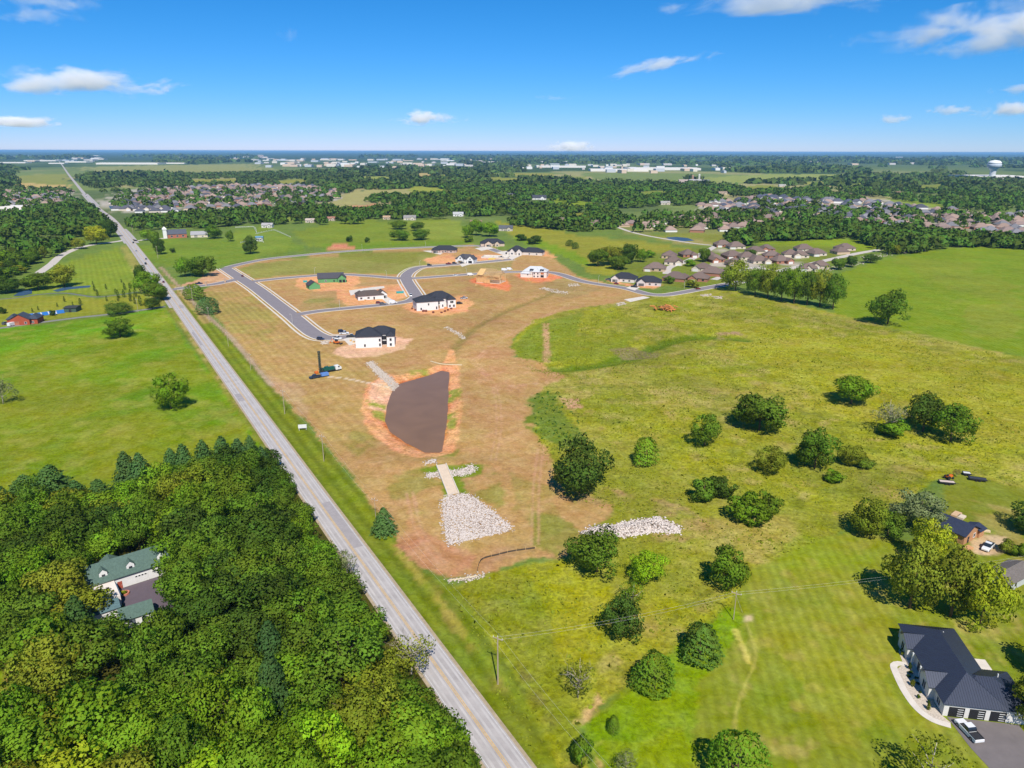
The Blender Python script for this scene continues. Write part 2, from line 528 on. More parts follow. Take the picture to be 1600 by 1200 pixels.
for q_, c_ in (([(762, 277), (814, 278), (812, 286), (765, 285)], S(136, 158, 66)), ([(640, 292), (665, 291), (708, 297), (690, 301), (640, 302)], S(150, 160, 60)), ([(648, 270), (677, 271), (677, 276), (650, 276)], TAN), ([(682, 273), (700, 273), (700, 278), (684, 278)], S(140, 158, 70)),
               ([(720, 279), (740, 278), (742, 285), (722, 286)], S(120, 156, 62)), ([(800, 270), (865, 271), (864, 276), (800, 276)], S(140, 158, 72)), ([(895, 275), (915, 276), (914, 280), (896, 280)], S(128, 156, 66)), ([(980, 300), (1040, 298), (1060, 304), (1000, 308)], S(122, 152, 58)),
               ([(1150, 292), (1200, 289), (1230, 294), (1180, 299)], S(128, 154, 60)), ([(560, 276), (610, 275), (612, 281), (562, 282)], S(146, 158, 70)), ([(430, 282), (480, 280), (486, 286), (436, 288)], S(138, 156, 66)), ([(300, 281), (370, 279), (372, 285), (306, 287)], S(140, 158, 64)), ([(1430, 290), (1475, 288), (1480, 294), (1436, 296)], S(124, 150, 60)), ([(1250, 284), (1290, 283), (1292, 288), (1254, 289)], S(150, 156, 76)),
               ([(700, 318), (740, 315), (750, 322), (712, 326)], S(132, 152, 58)), ([(880, 334), (920, 332), (930, 340), (890, 342)], S(130, 150, 58)), ([(330, 342), (352, 341), (356, 348), (336, 349)], S(124, 152, 56)), ([(440, 340), (470, 338), (476, 345), (446, 347)], S(134, 150, 60)), ([(20, 360), (48, 357), (52, 366), (26, 370)], S(122, 148, 54)), ([(70, 345), (100, 341), (104, 349), (76, 353)], S(150, 148, 80))):
    zone(q_, c_, ragged=5); FIELDS.append(q_)
# the built-up quarters stand on mown lots and drives
for q in ([(150, 318), (200, 296), (340, 287), (480, 290), (536, 300), (530, 312), (470, 320), (390, 325), (300, 332), (185, 333)],
          [(1090, 322), (1200, 306), (1380, 312), (1480, 330), (1600, 334), (1600, 368), (1400, 364), (1240, 348), (1100, 338)],
          [(0, 300), (112, 297), (120, 326), (0, 330)]):
    zone(q, S(142, 142, 106), ragged=14)
    zone(q, S(186, 176, 160), ragged=8, patch=.44, patch_scale=60, seed=8)
zone([(965, 348), (1090, 338), (1200, 340), (1320, 352), (1320, 362), (1100, 364), (980, 366)], S(130, 138, 80), ragged=8)
zone([(975, 400), (1060, 392), (1120, 384), (1330, 386), (1350, 398), (1240, 425), (1160, 440), (1080, 452), (1000, 440), (960, 432)], S(112, 140, 50), ragged=2)
zone([(1090, 392), (1330, 388), (1240, 422), (1120, 425)], S(190, 178, 160), ragged=5, patch=.45, patch_scale=24, seed=12)

# left of the road: pasture, lawns, drive verges
zone([(92, 412), (184, 386), (214, 432), (216, 456), (150, 462), (105, 457), (62, 458), (20, 464), (60, 440)], S(124, 160, 46), ragged=1, rowr=.35, clump=.2)
zone([(-40, 470), (62, 462), (105, 461), (150, 466), (216, 458), (258, 478), (125, 495), (-40, 515)], S(134, 156, 48), ragged=1.5, rowr=.2, clump=.3)
zone([(186, 386), (198, 384), (262, 470), (256, 478), (216, 452), (214, 432)], S(158, 152, 70), ragged=2)
zone([(-60, 521), (20, 513), (125, 500), (256, 483), (290, 530), (415, 690), (380, 712), (180, 800), (-60, 830)], LUSH, ragged=1.5, clump=.6)
zone([(-60, 640), (120, 610), (330, 640), (400, 690), (200, 770), (-60, 790)], S(112, 150, 24), ragged=14, op=.8, clump=.7)
zone([(-60, 521), (125, 502), (250, 486), (262, 505), (120, 545), (-60, 600)], S(92, 166, 18), ragged=14, op=.7)
zone([(-60, 525), (256, 486), (400, 690), (200, 770), (-60, 800)], S(134, 152, 40), ragged=3, op=.55, patch=.5, patch_scale=34, seed=14)
zone([(-60, 525), (256, 486), (400, 690), (200, 770), (-60, 800)], S(88, 140, 22), ragged=3, op=.45, patch=.46, patch_scale=22, seed=15)
zone([(-60, 525), (256, 486), (400, 690), (200, 770), (-60, 800)], S(160, 156, 66), ragged=3, op=.5, patch=.36, patch_scale=9, seed=16)
for pts in ([(40, 676), (80, 662), (125, 655), (200, 648)], [(0, 585), (40, 570), (120, 552), (215, 535)], [(300, 690), (250, 640), (150, 610), (0, 600)]):
    band(spline(GP(pts), 5), .5, S(84, 130, 24), soft=.6, ragged=.5, op=.5)
zone([(258, 480), (268, 480), (432, 705), (410, 700), (300, 540)], S(126, 136, 48), ragged=1.0, rowr=.4)
zone([(264, 482), (272, 482), (436, 705), (428, 706), (330, 580)], S(172, 150, 90), ragged=1.0, patch=.5, patch_scale=9)
# the wood's floor
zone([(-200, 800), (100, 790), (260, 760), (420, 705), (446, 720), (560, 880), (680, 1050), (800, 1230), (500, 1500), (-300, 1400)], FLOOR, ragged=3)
zone([(345, 815), (385, 810), (395, 850), (350, 862)], S(120, 150, 40), ragged=1)
zone([(0, 1040), (40, 1030), (50, 1100), (0, 1110)], S(176, 120, 80), ragged=1.5)
zone([(-30, 1040), (12, 1045), (8, 1085), (-30, 1090)], S(104, 150, 30), ragged=1)
zone([(60, 1085), (150, 1080), (215, 1055), (215, 1095), (130, 1120), (60, 1115)], S(150, 150, 60), ragged=2)
zone([(60, 880), (150, 860), (150, 940), (60, 960)], S(150, 140, 80), ragged=3, op=.6)
# the meadow on the right
zone([(795, 540), (830, 500), (890, 474), (975, 466), (1120, 448), (1300, 488), (1400, 518), (1640, 566), (1640, 775), (1470, 748), (1330, 824), (1170, 892), (1150, 948), (1012, 1048), (906, 1132), (930, 1230), (840, 1230), (700, 920), (830, 880), (930, 870), (960, 800), (870, 770), (830, 690), (850, 600)], GOLD, ragged=2, clump=1.0)
zone([(830, 560), (960, 580), (1150, 560), (1300, 620), (1250, 680), (1000, 670), (900, 640)], S(166, 154, 66), ragged=18, op=.55, patch=.5, patch_scale=40)
_MD = [(795, 540), (890, 476), (1120, 450), (1300, 490), (1640, 568), (1640, 772), (1470, 748), (1330, 824), (1170, 892), (1012, 1048), (906, 1132), (860, 1100), (720, 925), (930, 870), (960, 800), (850, 690), (850, 600)]
zone(_MD, S(172, 158, 78), ragged=2, op=.5, patch=.46, patch_scale=30, seed=61)
zone(_MD, S(118, 142, 40), ragged=2, op=.5, patch=.46, patch_scale=19, seed=62)
zone(_MD, S(180, 160, 92), ragged=2, op=.55, patch=.37, patch_scale=7, seed=63)
zone(_MD, S(96, 118, 40), ragged=2, op=.5, patch=.36, patch_scale=5, seed=64)
zone([(1100, 500), (1400, 530), (1640, 600), (1640, 700), (1300, 640)], S(158, 160, 34), ragged=20, op=.6)
zone([(840, 700), (1000, 690), (1200, 800), (1300, 770), (1330, 820), (1150, 890), (980, 960), (900, 900)], S(138, 146, 44), ragged=12, op=.7)
zone([(900, 760), (1080, 780), (1130, 850), (1000, 860), (930, 830)], S(178, 146, 94), ragged=9, op=.9, patch=.42, patch_scale=13)
zone([(980, 790), (1250, 810), (1240, 870), (1050, 880)], S(172, 150, 80), ragged=10, op=.6, patch=.48, patch_scale=16)
zone([(800, 540), (845, 505), (905, 490), (890, 560), (820, 570)], S(116, 150, 40), ragged=5, op=.8)
zone([(860, 530), (960, 520), (1010, 510), (960, 570), (880, 585)], S(128, 156, 34), ragged=6, op=.8)
band(SWALE2, 5.5, S(84, 128, 30), soft=2.5, ragged=4)
zone([(955, 545), (985, 540), (1040, 552), (1025, 560), (975, 558)], S(138, 124, 82), ragged=3, op=.8)
zone([(1115, 520), (1150, 518), (1170, 526), (1120, 530)], S(170, 140, 100), ragged=4, patch=.55)
zone([(1240, 690), (1330, 690), (1380, 740), (1340, 780), (1250, 760)], S(120, 146, 44), ragged=8, op=.6)
zone([(700, 920), (760, 905), (850, 880), (900, 900), (960, 960), (880, 1060), (930, 1200), (860, 1200), (790, 1060)], S(128, 140, 30), ragged=6, op=.7, clump=1.0)
zone([(830, 890), (880, 880), (960, 940), (900, 1040), (850, 960)], S(158, 160, 30), ragged=8, op=.7)
# right of the road: mown verge with rows
zone([(262, 437), (312, 480), (400, 577), (440, 622), (520, 712), (600, 808), (660, 890), (720, 925), (800, 1040), (900, 1240), (840, 1240), (690, 1020), (560, 842), (420, 650), (300, 500)], S(112, 142, 34), ragged=1.2, rowr=.75, clump=.5)
zone([(612, 850), (690, 920), (780, 1050), (860, 1180), (840, 1190), (720, 1010)], S(158, 142, 62), ragged=3.0, patch=.52, patch_scale=14, op=.8)
zone([(770, 960), (880, 1130), (930, 1230), (890, 1230), (830, 1120)], S(122, 112, 52), ragged=3, patch=.5, patch_scale=10, op=.8)
zone([(250, 420), (262, 440), (300, 470), (330, 505), (318, 505), (270, 452)], S(176, 148, 88), ragged=2, op=.8)
# the cleared ground
DEV = [(316, 455), (340, 440), (352, 420), (400, 408), (550, 393), (650, 388), (735, 384), (760, 385), (800, 396), (850, 390), (872, 408), (905, 432),
       (975, 448), (1010, 462), (985, 470), (930, 478), (880, 486), (830, 502), (800, 530), (800, 558), (850, 566), (886, 590), (850, 604), (832, 625),
       (830, 670), (858, 700), (862, 745), (900, 788), (955, 790), (950, 812), (905, 836), (884, 872), (832, 872), (748, 896), (706, 902), (664, 888),
       (625, 850), (590, 798), (540, 735), (482, 664), (440, 618), (402, 575), (356, 520)]
zone(DEV, DIRT, ragged=2.2, clump=.45, rowr=.12)
zone([(318, 456), (372, 446), (400, 455), (452, 494), (500, 533), (560, 560), (600, 600), (600, 680), (560, 720), (480, 655), (402, 573), (356, 518)], S(184, 150, 88), ragged=6, op=.9, rowr=.35)
zone([(322, 458), (385, 452), (440, 500), (420, 540), (356, 516)], S(160, 148, 70), ragged=8, op=.7, rowr=.5, patch=.6, patch_scale=18)
zone([(400, 580), (470, 600), (480, 650), (440, 618)], S(196, 160, 118), ragged=4, op=.6)
zone([(374, 420), (400, 412), (550, 396), (690, 391), (684, 411), (650, 417), (630, 429), (525, 426), (450, 430), (396, 436)], S(150, 146, 68), ragged=2, clump=.4)
zone([(500, 400), (560, 396), (640, 394), (670, 395), (640, 412), (560, 408)], S(124, 146, 48), ragged=8, op=.6)
zone([(460, 490), (500, 440), (640, 440), (640, 468)], S(172, 142, 92), ragged=4, op=.5)
zone([(470, 470), (520, 465), (530, 480), (480, 484)], S(140, 138, 66), ragged=5, op=.7, patch=.5)
zone([(652, 422), (740, 413), (800, 408), (800, 422), (700, 428), (650, 432)], S(160, 146, 84), ragged=2, op=.8)
zone([(655, 440), (800, 430), (900, 445), (880, 470), (780, 500), (700, 520), (600, 500), (660, 480)], S(178, 142, 86), ragged=8, op=.8)
zone([(850, 430), (905, 440), (940, 452), (890, 466), (850, 455)], S(160, 140, 84), ragged=6, op=.6)
zone([(720, 530), (800, 540), (830, 600), (820, 700), (760, 760), (730, 640)], S(190, 148, 94), ragged=12, op=.7)
zone([(640, 800), (620, 850), (665, 886), (710, 898), (740, 870), (690, 850)], S(196, 142, 98), ragged=4, op=.9)
zone([(760, 880), (835, 862), (838, 846), (780, 856)], S(170, 136, 92), ragged=3, op=.6)
band(SWALE1, 2.6, S(136, 122, 58), soft=2.4, ragged=3.0, op=.7)
for q, o in (([(600, 740), (670, 728), (690, 760), (695, 810), (640, 800)], .55), ([(720, 735), (770, 730), (800, 790), (760, 800), (720, 765)], .6), ([(530, 670), (600, 690), (620, 720), (560, 730)], .45),
          ([(800, 740), (870, 770), (860, 830), (800, 800)], .4), ([(830, 800), (900, 830), (870, 870), (830, 850)], .7)):
    zone(q, S(126, 138, 52), ragged=7, op=o, patch=.5, patch_scale=9)
zone([(655, 735), (690, 728), (750, 728), (758, 740), (722, 748), (728, 772), (712, 768), (696, 775), (686, 745)], S(92, 142, 40), ragged=1.8, op=.95)
zone([(650, 700), (720, 700), (715, 716), (660, 716)], S(124, 144, 50), ragged=3, op=.8)
zone([(828, 620), (860, 610), (880, 650), (920, 690), (880, 700), (850, 690), (826, 670)], S(108, 142, 50), ragged=5, patch=.6, patch_scale=8)
zone([(875, 622), (905, 625), (912, 640), (885, 640)], S(196, 156, 112), ragged=2)
zone([(848, 505), (858, 505), (860, 565), (850, 565)], S(190, 150, 104), ragged=1.5, patch=.55)
# tracks of vehicles on the bare earth
for pts in ([(735, 560), (770, 600), (780, 660), (770, 720)], [(780, 605), (830, 600), (885, 594)], [(845, 700), (838, 760), (836, 850)], [(748, 505), (800, 470), (900, 455)],
            [(900, 470), (860, 490), (800, 520), (745, 560)], [(640, 770), (655, 830), (690, 880)]):
    L = spline(GP(pts), 5)
    for s in (-1.0, 1.0):
        L2 = L.copy(); t = np.gradient(L, axis=0); t /= np.linalg.norm(t, axis=1)[:, None]
        L2[:, 0] += -t[:, 1] * s; L2[:, 1] += t[:, 0] * s
        band(L2, .35, S(206, 160, 120), soft=.5, ragged=.5, op=.6)
# raw clay round the building plots and the pond
for q, c in (([(526, 544), (560, 534), (612, 526), (642, 530), (632, 545), (590, 556), (540, 560), (522, 552)], PALECLAY),
             ([(636, 474), (660, 470), (725, 462), (742, 472), (730, 486), (690, 494), (650, 490), (628, 480)], CLAY),
             ([(528, 450), (560, 448), (628, 444), (640, 456), (636, 464), (600, 474), (545, 478), (526, 465)], CLAY),
             ([(462, 436), (500, 430), (560, 430), (565, 440), (545, 452), (500, 456), (466, 450)], CLAY),
             ([(660, 405), (700, 396), (720, 408), (705, 412), (670, 412)], CLAY),
             ([(735, 435), (785, 430), (800, 446), (795, 455), (760, 448), (738, 442)], S(226, 136, 84)),
             ([(798, 428), (850, 426), (880, 432), (862, 440), (830, 442)], S(226, 140, 90)),
             ([(735, 396), (790, 396), (800, 404), (750, 408), (738, 404)], CLAY),
             ([(835, 396), (855, 394), (868, 402), (850, 400)], CLAY),
             ([(945, 436), (1000, 446), (1036, 446), (1020, 452), (960, 444)], CLAY),
             ([(504, 386), (530, 381), (556, 384), (552, 391), (515, 392)], S(214, 140, 100)),
             ([(335, 422), (352, 420), (372, 440), (330, 446), (275, 448), (300, 440)], S(206, 160, 118))):
    zone(q, c, ragged=2.2)
_pc = GP([(567, 642), (572, 600), (600, 586), (640, 583), (680, 570), (716, 570), (721, 610), (720, 660), (712, 704), (692, 714), (650, 716), (612, 702), (578, 674)])
zone(_pc, CLAY, ragged=2.2, px=False, clump=.9)
zone(POND + (POND - POND.mean(0)) / np.linalg.norm(POND - POND.mean(0), axis=1)[:, None] * 2.6, S(206, 124, 62), ragged=1.6, px=False, soft=1.2)
zone([(578, 600), (600, 590), (614, 612), (606, 640), (580, 640)], PALECLAY, ragged=2, op=.8)
for q in ([(574, 625), (604, 630), (604, 655), (584, 650)], [(696, 604), (722, 604), (720, 625), (700, 625)], [(696, 645), (714, 640), (712, 668), (694, 672)], [(640, 580), (672, 574), (672, 584), (640, 588)]):
    zone(q, S(156, 156, 62), ragged=2.5, patch=.55, patch_scale=5)
zone([(700, 545), (708, 545), (714, 566), (694, 566)], CLAY, ragged=1.5)
# the stone-free wash from the drill
band(spline(GP([(505, 588), (530, 590), (560, 595), (585, 600), (612, 604)]), 3), 0.9, S(224, 200, 168), soft=.5, ragged=.5)
band(DIRT_TRAIL, 1.5, S(178, 152, 120), soft=.7, ragged=.6)
# lawns at the lower right
zone([(1172, 892), (1330, 826), (1390, 842), (1480, 850), (1640, 850), (1640, 1300), (900, 1300), (930, 1200), (910, 1130), (1000, 1055), (1140, 950), (1150, 930)], LAWN, ragged=1.2, clump=.32, rowl=.45)
_LW = [(1180, 900), (1330, 830), (1480, 855), (1600, 870), (1600, 1200), (1090, 1200), (1150, 1000)]
zone(_LW, S(160, 150, 62), ragged=2, op=.45, patch=.44, patch_scale=16, seed=65)
zone(_LW, S(98, 142, 40), ragged=2, op=.4, patch=.46, patch_scale=24, seed=66)
zone(_LW, S(186, 160, 92), ragged=2, op=.5, patch=.33, patch_scale=5, seed=67)
zone([(1180, 960), (1350, 930), (1420, 1000), (1450, 1130), (1300, 1180), (1200, 1080)], S(148, 152, 48), ragged=14, op=.55)
zone([(1260, 840), (1400, 850), (1350, 880), (1230, 880)], S(112, 156, 48), ragged=8, op=.6)
zone([(905, 1130), (1000, 1060), (1070, 1005), (1140, 952), (1160, 960), (1140, 1010), (1085, 1070), (1075, 1220), (930, 1240)], S(106, 160, 18), ragged=3, clump=.8, rowl=.05)
zone([(930, 1150), (1060, 1140), (1070, 1230), (940, 1230)], S(134, 166, 18), ragged=10, op=.6)
zone([(895, 1130), (935, 1085), (945, 1100), (915, 1135)], S(196, 160, 104), ragged=1.5, patch=.62, patch_scale=4)
zone([(920, 1160), (945, 1160), (955, 1230), (935, 1230)], S(190, 158, 100), ragged=2, patch=.5, patch_scale=5)
band(spline(GP([(1167, 975), (1178, 1010), (1180, 1035), (1160, 1080), (1148, 1130), (1155, 1200)]), 3), .35, S(186, 176, 84), soft=.4, ragged=.3, op=.6)
band(spline(GP([(1150, 985), (1160, 1010), (1170, 1035)]), 3), .6, S(206, 190, 90), soft=.5, ragged=.6, op=.8)
zone([(1165, 962), (1175, 960), (1176, 970), (1166, 970)], S(206, 180, 140), ragged=.8)
zone([(1470, 745), (1500, 735), (1640, 775), (1640, 870), (1560, 870), (1480, 845)], S(120, 146, 44), ragged=2, rowl=.1, clump=.4)
zone([(1478, 775), (1600, 800), (1600, 850), (1520, 850), (1480, 800)], S(166, 148, 78), ragged=5, op=.8, patch=.5, patch_scale=8)
zone([(1512, 845), (1535, 836), (1570, 838), (1578, 858), (1548, 870), (1520, 866)], S(212, 180, 140), ragged=2)
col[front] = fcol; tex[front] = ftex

# ---- the sheet
i0 = np.arange(na)[:, None]; j0 = np.arange(nr - 1)[None, :]
i1 = (i0 + 1) % na
F = np.stack([(i0 * nr + j0), (i0 * nr + j0 + 1), (i1 * nr + j0 + 1), (i1 * nr + j0)], -1).reshape(-1, 4)
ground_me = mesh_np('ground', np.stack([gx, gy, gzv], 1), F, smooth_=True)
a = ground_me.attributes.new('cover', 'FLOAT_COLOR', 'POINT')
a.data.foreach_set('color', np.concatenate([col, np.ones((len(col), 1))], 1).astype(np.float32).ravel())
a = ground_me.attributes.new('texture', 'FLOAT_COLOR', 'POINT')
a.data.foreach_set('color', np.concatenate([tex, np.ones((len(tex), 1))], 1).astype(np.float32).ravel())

def ground_material():
    m, nt, n, l, b = _nt('ground_cover')
    at = n.new('ShaderNodeAttribute'); at.attribute_name = 'cover'
    tx = n.new('ShaderNodeAttribute'); tx.attribute_name = 'texture'
    sp = n.new('ShaderNodeSeparateColor'); l.new(tx.outputs['Color'], sp.inputs[0])
    geo = n.new('ShaderNodeNewGeometry')
    def noise(scale, det, rough, dist=0.0):
        k = n.new('ShaderNodeTexNoise'); k.inputs['Scale'].default_value = scale; k.inputs['Detail'].default_value = det
        k.inputs['Roughness'].default_value = rough; k.inputs['Distortion'].default_value = dist
        l.new(geo.outputs['Position'], k.inputs['Vector']); return k
    def mth(op, a, b_=None):
        k = n.new('ShaderNodeMath'); k.operation = op
        for i, v in enumerate((a, b_)):
            if v is None: continue
            if isinstance(v, (int, float)): k.inputs[i].default_value = v
            else: l.new(v, k.inputs[i])
        return k.outputs[0]
    def rng(v, a0, a1, b0, b1):
        k = n.new('ShaderNodeMapRange'); l.new(v, k.inputs[0])
        for i, q in enumerate((a0, a1, b0, b1)): k.inputs[i + 1].default_value = q
        return k.outputs[0]
    big = noise(0.018, 5, .6); mid = noise(0.16, 6, .68, .4); fine = noise(1.1, 5, .72); tuft = noise(0.55, 4, .75, .6)
    v = mth('MULTIPLY', rng(big.outputs[0], .3, .7, .86, 1.14), rng(mid.outputs[0], .3, .7, .84, 1.16))
    # tufts and weeds, stronger where the cover is rank
    amp = sp.outputs[0]
    t = rng(tuft.outputs[0], .32, .68, -.5, .5)
    f = rng(fine.outputs[0], .32, .68, -.5, .5)
    t2 = mth('ADD', mth('MULTIPLY', t, .85), mth('MULTIPLY', f, .55))
    v = mth('MULTIPLY', v, mth('ADD', 1.0, mth('MULTIPLY', t2, mth('ADD', mth('MULTIPLY', amp, .62), .14))))
    # mowing rows
    def rows(angle, wl_, mask):
        mp = n.new('ShaderNodeMapping'); mp.inputs['Rotation'].default_value = (0, 0, angle)
        l.new(geo.outputs['Position'], mp.inputs['Vector'])
        w = n.new('ShaderNodeTexWave'); w.bands_direction = 'X'; w.inputs['Scale'].default_value = 2 * math.pi / wl_ / 20
        w.inputs['Distortion'].default_value = 1.6; w.inputs['Detail'].default_value = 3; w.inputs['Detail Scale'].default_value = .06
        l.new(mp.outputs[0], w.inputs['Vector'])
        return mth('ADD', 1.0, mth('MULTIPLY', mth('SUBTRACT', w.outputs['Fac'], .5), mth('MULTIPLY', mask, .42)))
    v = mth('MULTIPLY', v, rows(math.radians(-30.7), 4.4, sp.outputs[1]))
    v = mth('MULTIPLY', v, rows(math.radians(8), 2.6, sp.outputs[2]))
    sc = n.new('ShaderNodeVectorMath'); sc.operation = 'SCALE'
    l.new(at.outputs['Color'], sc.inputs[0]); l.new(v, sc.inputs['Scale'])
    # drift of hue: dry and fresh patches
    hs = n.new('ShaderNodeHueSaturation'); l.new(sc.outputs[0], hs.inputs['Color'])
    hue = noise(0.05, 5, .7)
    l.new(rng(hue.outputs[0], .3, .7, .482, .518), hs.inputs['Hue'])
    l.new(rng(mid.outputs[0], .3, .7, 1.06, .92), hs.inputs['Saturation'])
    l.new(hs.outputs[0], b.inputs['Base Color'])
    b.inputs['Roughness'].default_value = .95
    b.inputs['Specular IOR Level'].default_value = .08
    bp = n.new('ShaderNodeBump'); bp.inputs['Distance'].default_value = .5
    l.new(mth('MULTIPLY', mth('ADD', amp, .15), .55), bp.inputs['Strength'])
    l.new(mth('ADD', tuft.outputs[0], mth('MULTIPLY', fine.outputs[0], .4)), bp.inputs['Height'])
    l.new(bp.outputs[0], b.inputs['Normal'])
    return m
ground_me.materials.append(ground_material())
ground = mobj('ground', ground_me)
tag(ground, kind='structure')

# ---- ribbons: roads, lanes, kerbs
def ribbon(line, o0, o1, z, name, material, drape=False, thick=0.0):
    t = np.gradient(line, axis=0); t /= np.linalg.norm(t, axis=1)[:, None] + 1e-9
    nx, ny = t[:, 1], -t[:, 0]      # to the right of travel
    L = np.stack([line[:, 0] + nx * o0, line[:, 1] + ny * o0], 1); R = np.stack([line[:, 0] + nx * o1, line[:, 1] + ny * o1], 1)
    zl = np.full(len(L), z); zr = np.full(len(L), z)
    if drape:
        zl = hgt(L[:, 0], L[:, 1]) + z; zr = hgt(R[:, 0], R[:, 1]) + z
    V = np.concatenate([np.column_stack([L, zl]), np.column_stack([R, zr])]); n_ = len(L)
    k = np.arange(n_ - 1)
    Fq = np.stack([k, k + n_, k + n_ + 1, k + 1], 1)
    return mesh_np(name, V, Fq, [material])

m_road = mat('road_asphalt', S(182, 175, 171), .9, .16, .22)
m_street = mat('street_asphalt', S(142, 134, 136), .9, .08, .3)
m_conc = mat('pale_concrete', S(222, 212, 196), .9, .08, .5)
m_white = mat('white_road_paint', S(212, 210, 206), .8, .22, 1.2)
m_yellow = mat('yellow_road_paint', S(216, 176, 104), .8, .25, 1.2)
m_path = mat('dark_path', S(112, 116, 122), .9, .08, .5)
m_shoulder = mat('gravel_shoulder', S(178, 160, 132), .95, .2, .9)

ROADC = ROAD
road = tag(mobj('road', ribbon(ROADC, -3.75, 3.75, .05, 'road', m_road)), kind='structure')
mobj('shoulder', ribbon(ROADC, -4.5, -3.75, .046, 'shoulder', m_shoulder), road)
mobj('shoulder', ribbon(ROADC, 3.75, 4.5, .046, 'shoulder', m_shoulder), road)
near_road = ROADC[np.hypot(ROADC[:, 0], ROADC[:, 1]) < 1500]
for a0, a1, mm, nm in ((-3.42, -3.28, m_white, 'edge_line'), (3.28, 3.42, m_white, 'edge_line'), (-.28, -.10, m_yellow, 'center_line'), (.10, .28, m_yellow, 'center_line')):
    mobj(nm, ribbon(near_road, a0, a1, .056, nm, mm), road)
m_track = mat('wheel_worn_asphalt', S(196, 190, 186), .9, .14, .18)
m_patch = mat('patched_asphalt', S(168, 161, 160), .9, .12, .4)
for a0 in (-2.75, -1.25, .85, 2.35):
    mobj('wheel_track', ribbon(near_road, a0, a0 + .5, .053, 'wheel_track', m_track), road)
for k0, k1, a0, a1 in ((9, 11, .4, 3.2), (21, 22, -3.2, -.4), (30, 33, -3.2, -1.6), (40, 41, .4, 3.2)):
    mobj('asphalt_patch', ribbon(near_road[k0:k1 + 1], a0, a1, .0545, 'asphalt_patch', m_patch), road)
# turning lanes at the two junctions widen the carriageway
for pts, w0, w1 in (([(206, 380), (219, 397), (240, 426), (261, 454), (280, 480)], 3.75, 6.6), ([(187, 358), (194, 365), (206, 380)], -8.5, 8.5), ([(150, 322), (132, 303)], -7.5, 7.5)):
    ln = spline(GP(pts), 10)
    mobj('turning_lane', ribbon(ln, w0, w1, .042, 'turning_lane', m_road), road)

def in_other(e, key, allow=0.0):
    bad = np.zeros(len(e), bool)
    for k, (ln, h) in ST.items():
        if k != key: bad |= ldist(e[:, 0], e[:, 1], ln[::2] if len(ln) > 6 else ln) < h + allow
    return bad
m_kerb = mat('kerb_concrete', S(232, 222, 206), .9, .06, 1.0)
for si, (key, (ln, h)) in enumerate(ST.items()):
    o = tag(mobj('street', ribbon(ln, -h, h, .020 + .004 * si, 'street', m_street)), kind='structure')
    t = np.gradient(ln, axis=0); t /= np.linalg.norm(t, axis=1)[:, None] + 1e-9
    for s in (-1, 1):
        e = np.stack([ln[:, 0] + t[:, 1] * h * s, ln[:, 1] - t[:, 0] * h * s], 1)
        ok = ~in_other(e, key, .3) & (ldist(e[:, 0], e[:, 1], ROAD_NEAR) > 5)
        mb = MB()
        for i in range(len(ln) - 1):
            if not (ok[i] and ok[i + 1]): continue
            q = []
            for j in (i, i + 1):
                nx, ny = t[j, 1] * s, -t[j, 0] * s
                for off in (0.0, .75): q.append((ln[j, 0] + nx * (h + off), ln[j, 1] + ny * (h + off)))
            a0, b0, a1, b1 = q
            mb.face([(*a0, .13), (*b0, .13), (*b1, .13), (*a1, .13)][::(-1 if s < 0 else 1)])
            mb.face([(*a0, 0), (*a0, .13), (*a1, .13), (*a1, 0)]); mb.face([(*b0, 0), (*b0, .13), (*b1, .13), (*b1, 0)])
        if mb.f: mobj('kerb', mb.mesh('kerb', m_kerb), o)
        if key == 'west' or key == 'bend':      # footpath behind the kerb
            mb = MB()
            for i in range(len(ln) - 1):
                if not (ok[i] and ok[i + 1]): continue
                q = []
                for j in (i, i + 1):
                    nx, ny = t[j, 1] * s, -t[j, 0] * s
                    for off in (2.2, 3.5): q.append((ln[j, 0] + nx * (h + off), ln[j, 1] + ny * (h + off)))
                mb.face([(*q[0], .03), (*q[1], .03), (*q[3], .03), (*q[2], .03)])
            if mb.f: mobj('footpath', mb.mesh('footpath', m_conc), o)
m_lane = mat('pale_lane', S(206, 196, 184), .9, .08, .3)
m_bdrive = mat('drive_asphalt', S(140, 138, 132), .9, .1, .3)
for i, (key, (ln, h)) in enumerate(PAL.items()):
    tag(mobj('lane', ribbon(ln, -h, h, .022 + .004 * i, 'lane', m_bdrive if key == 'barn_drive' else m_lane)), kind='structure')
tag(mobj('path', ribbon(GARDEN_PATH, -1.3, 1.3, .03, 'path', m_path)), kind='structure')

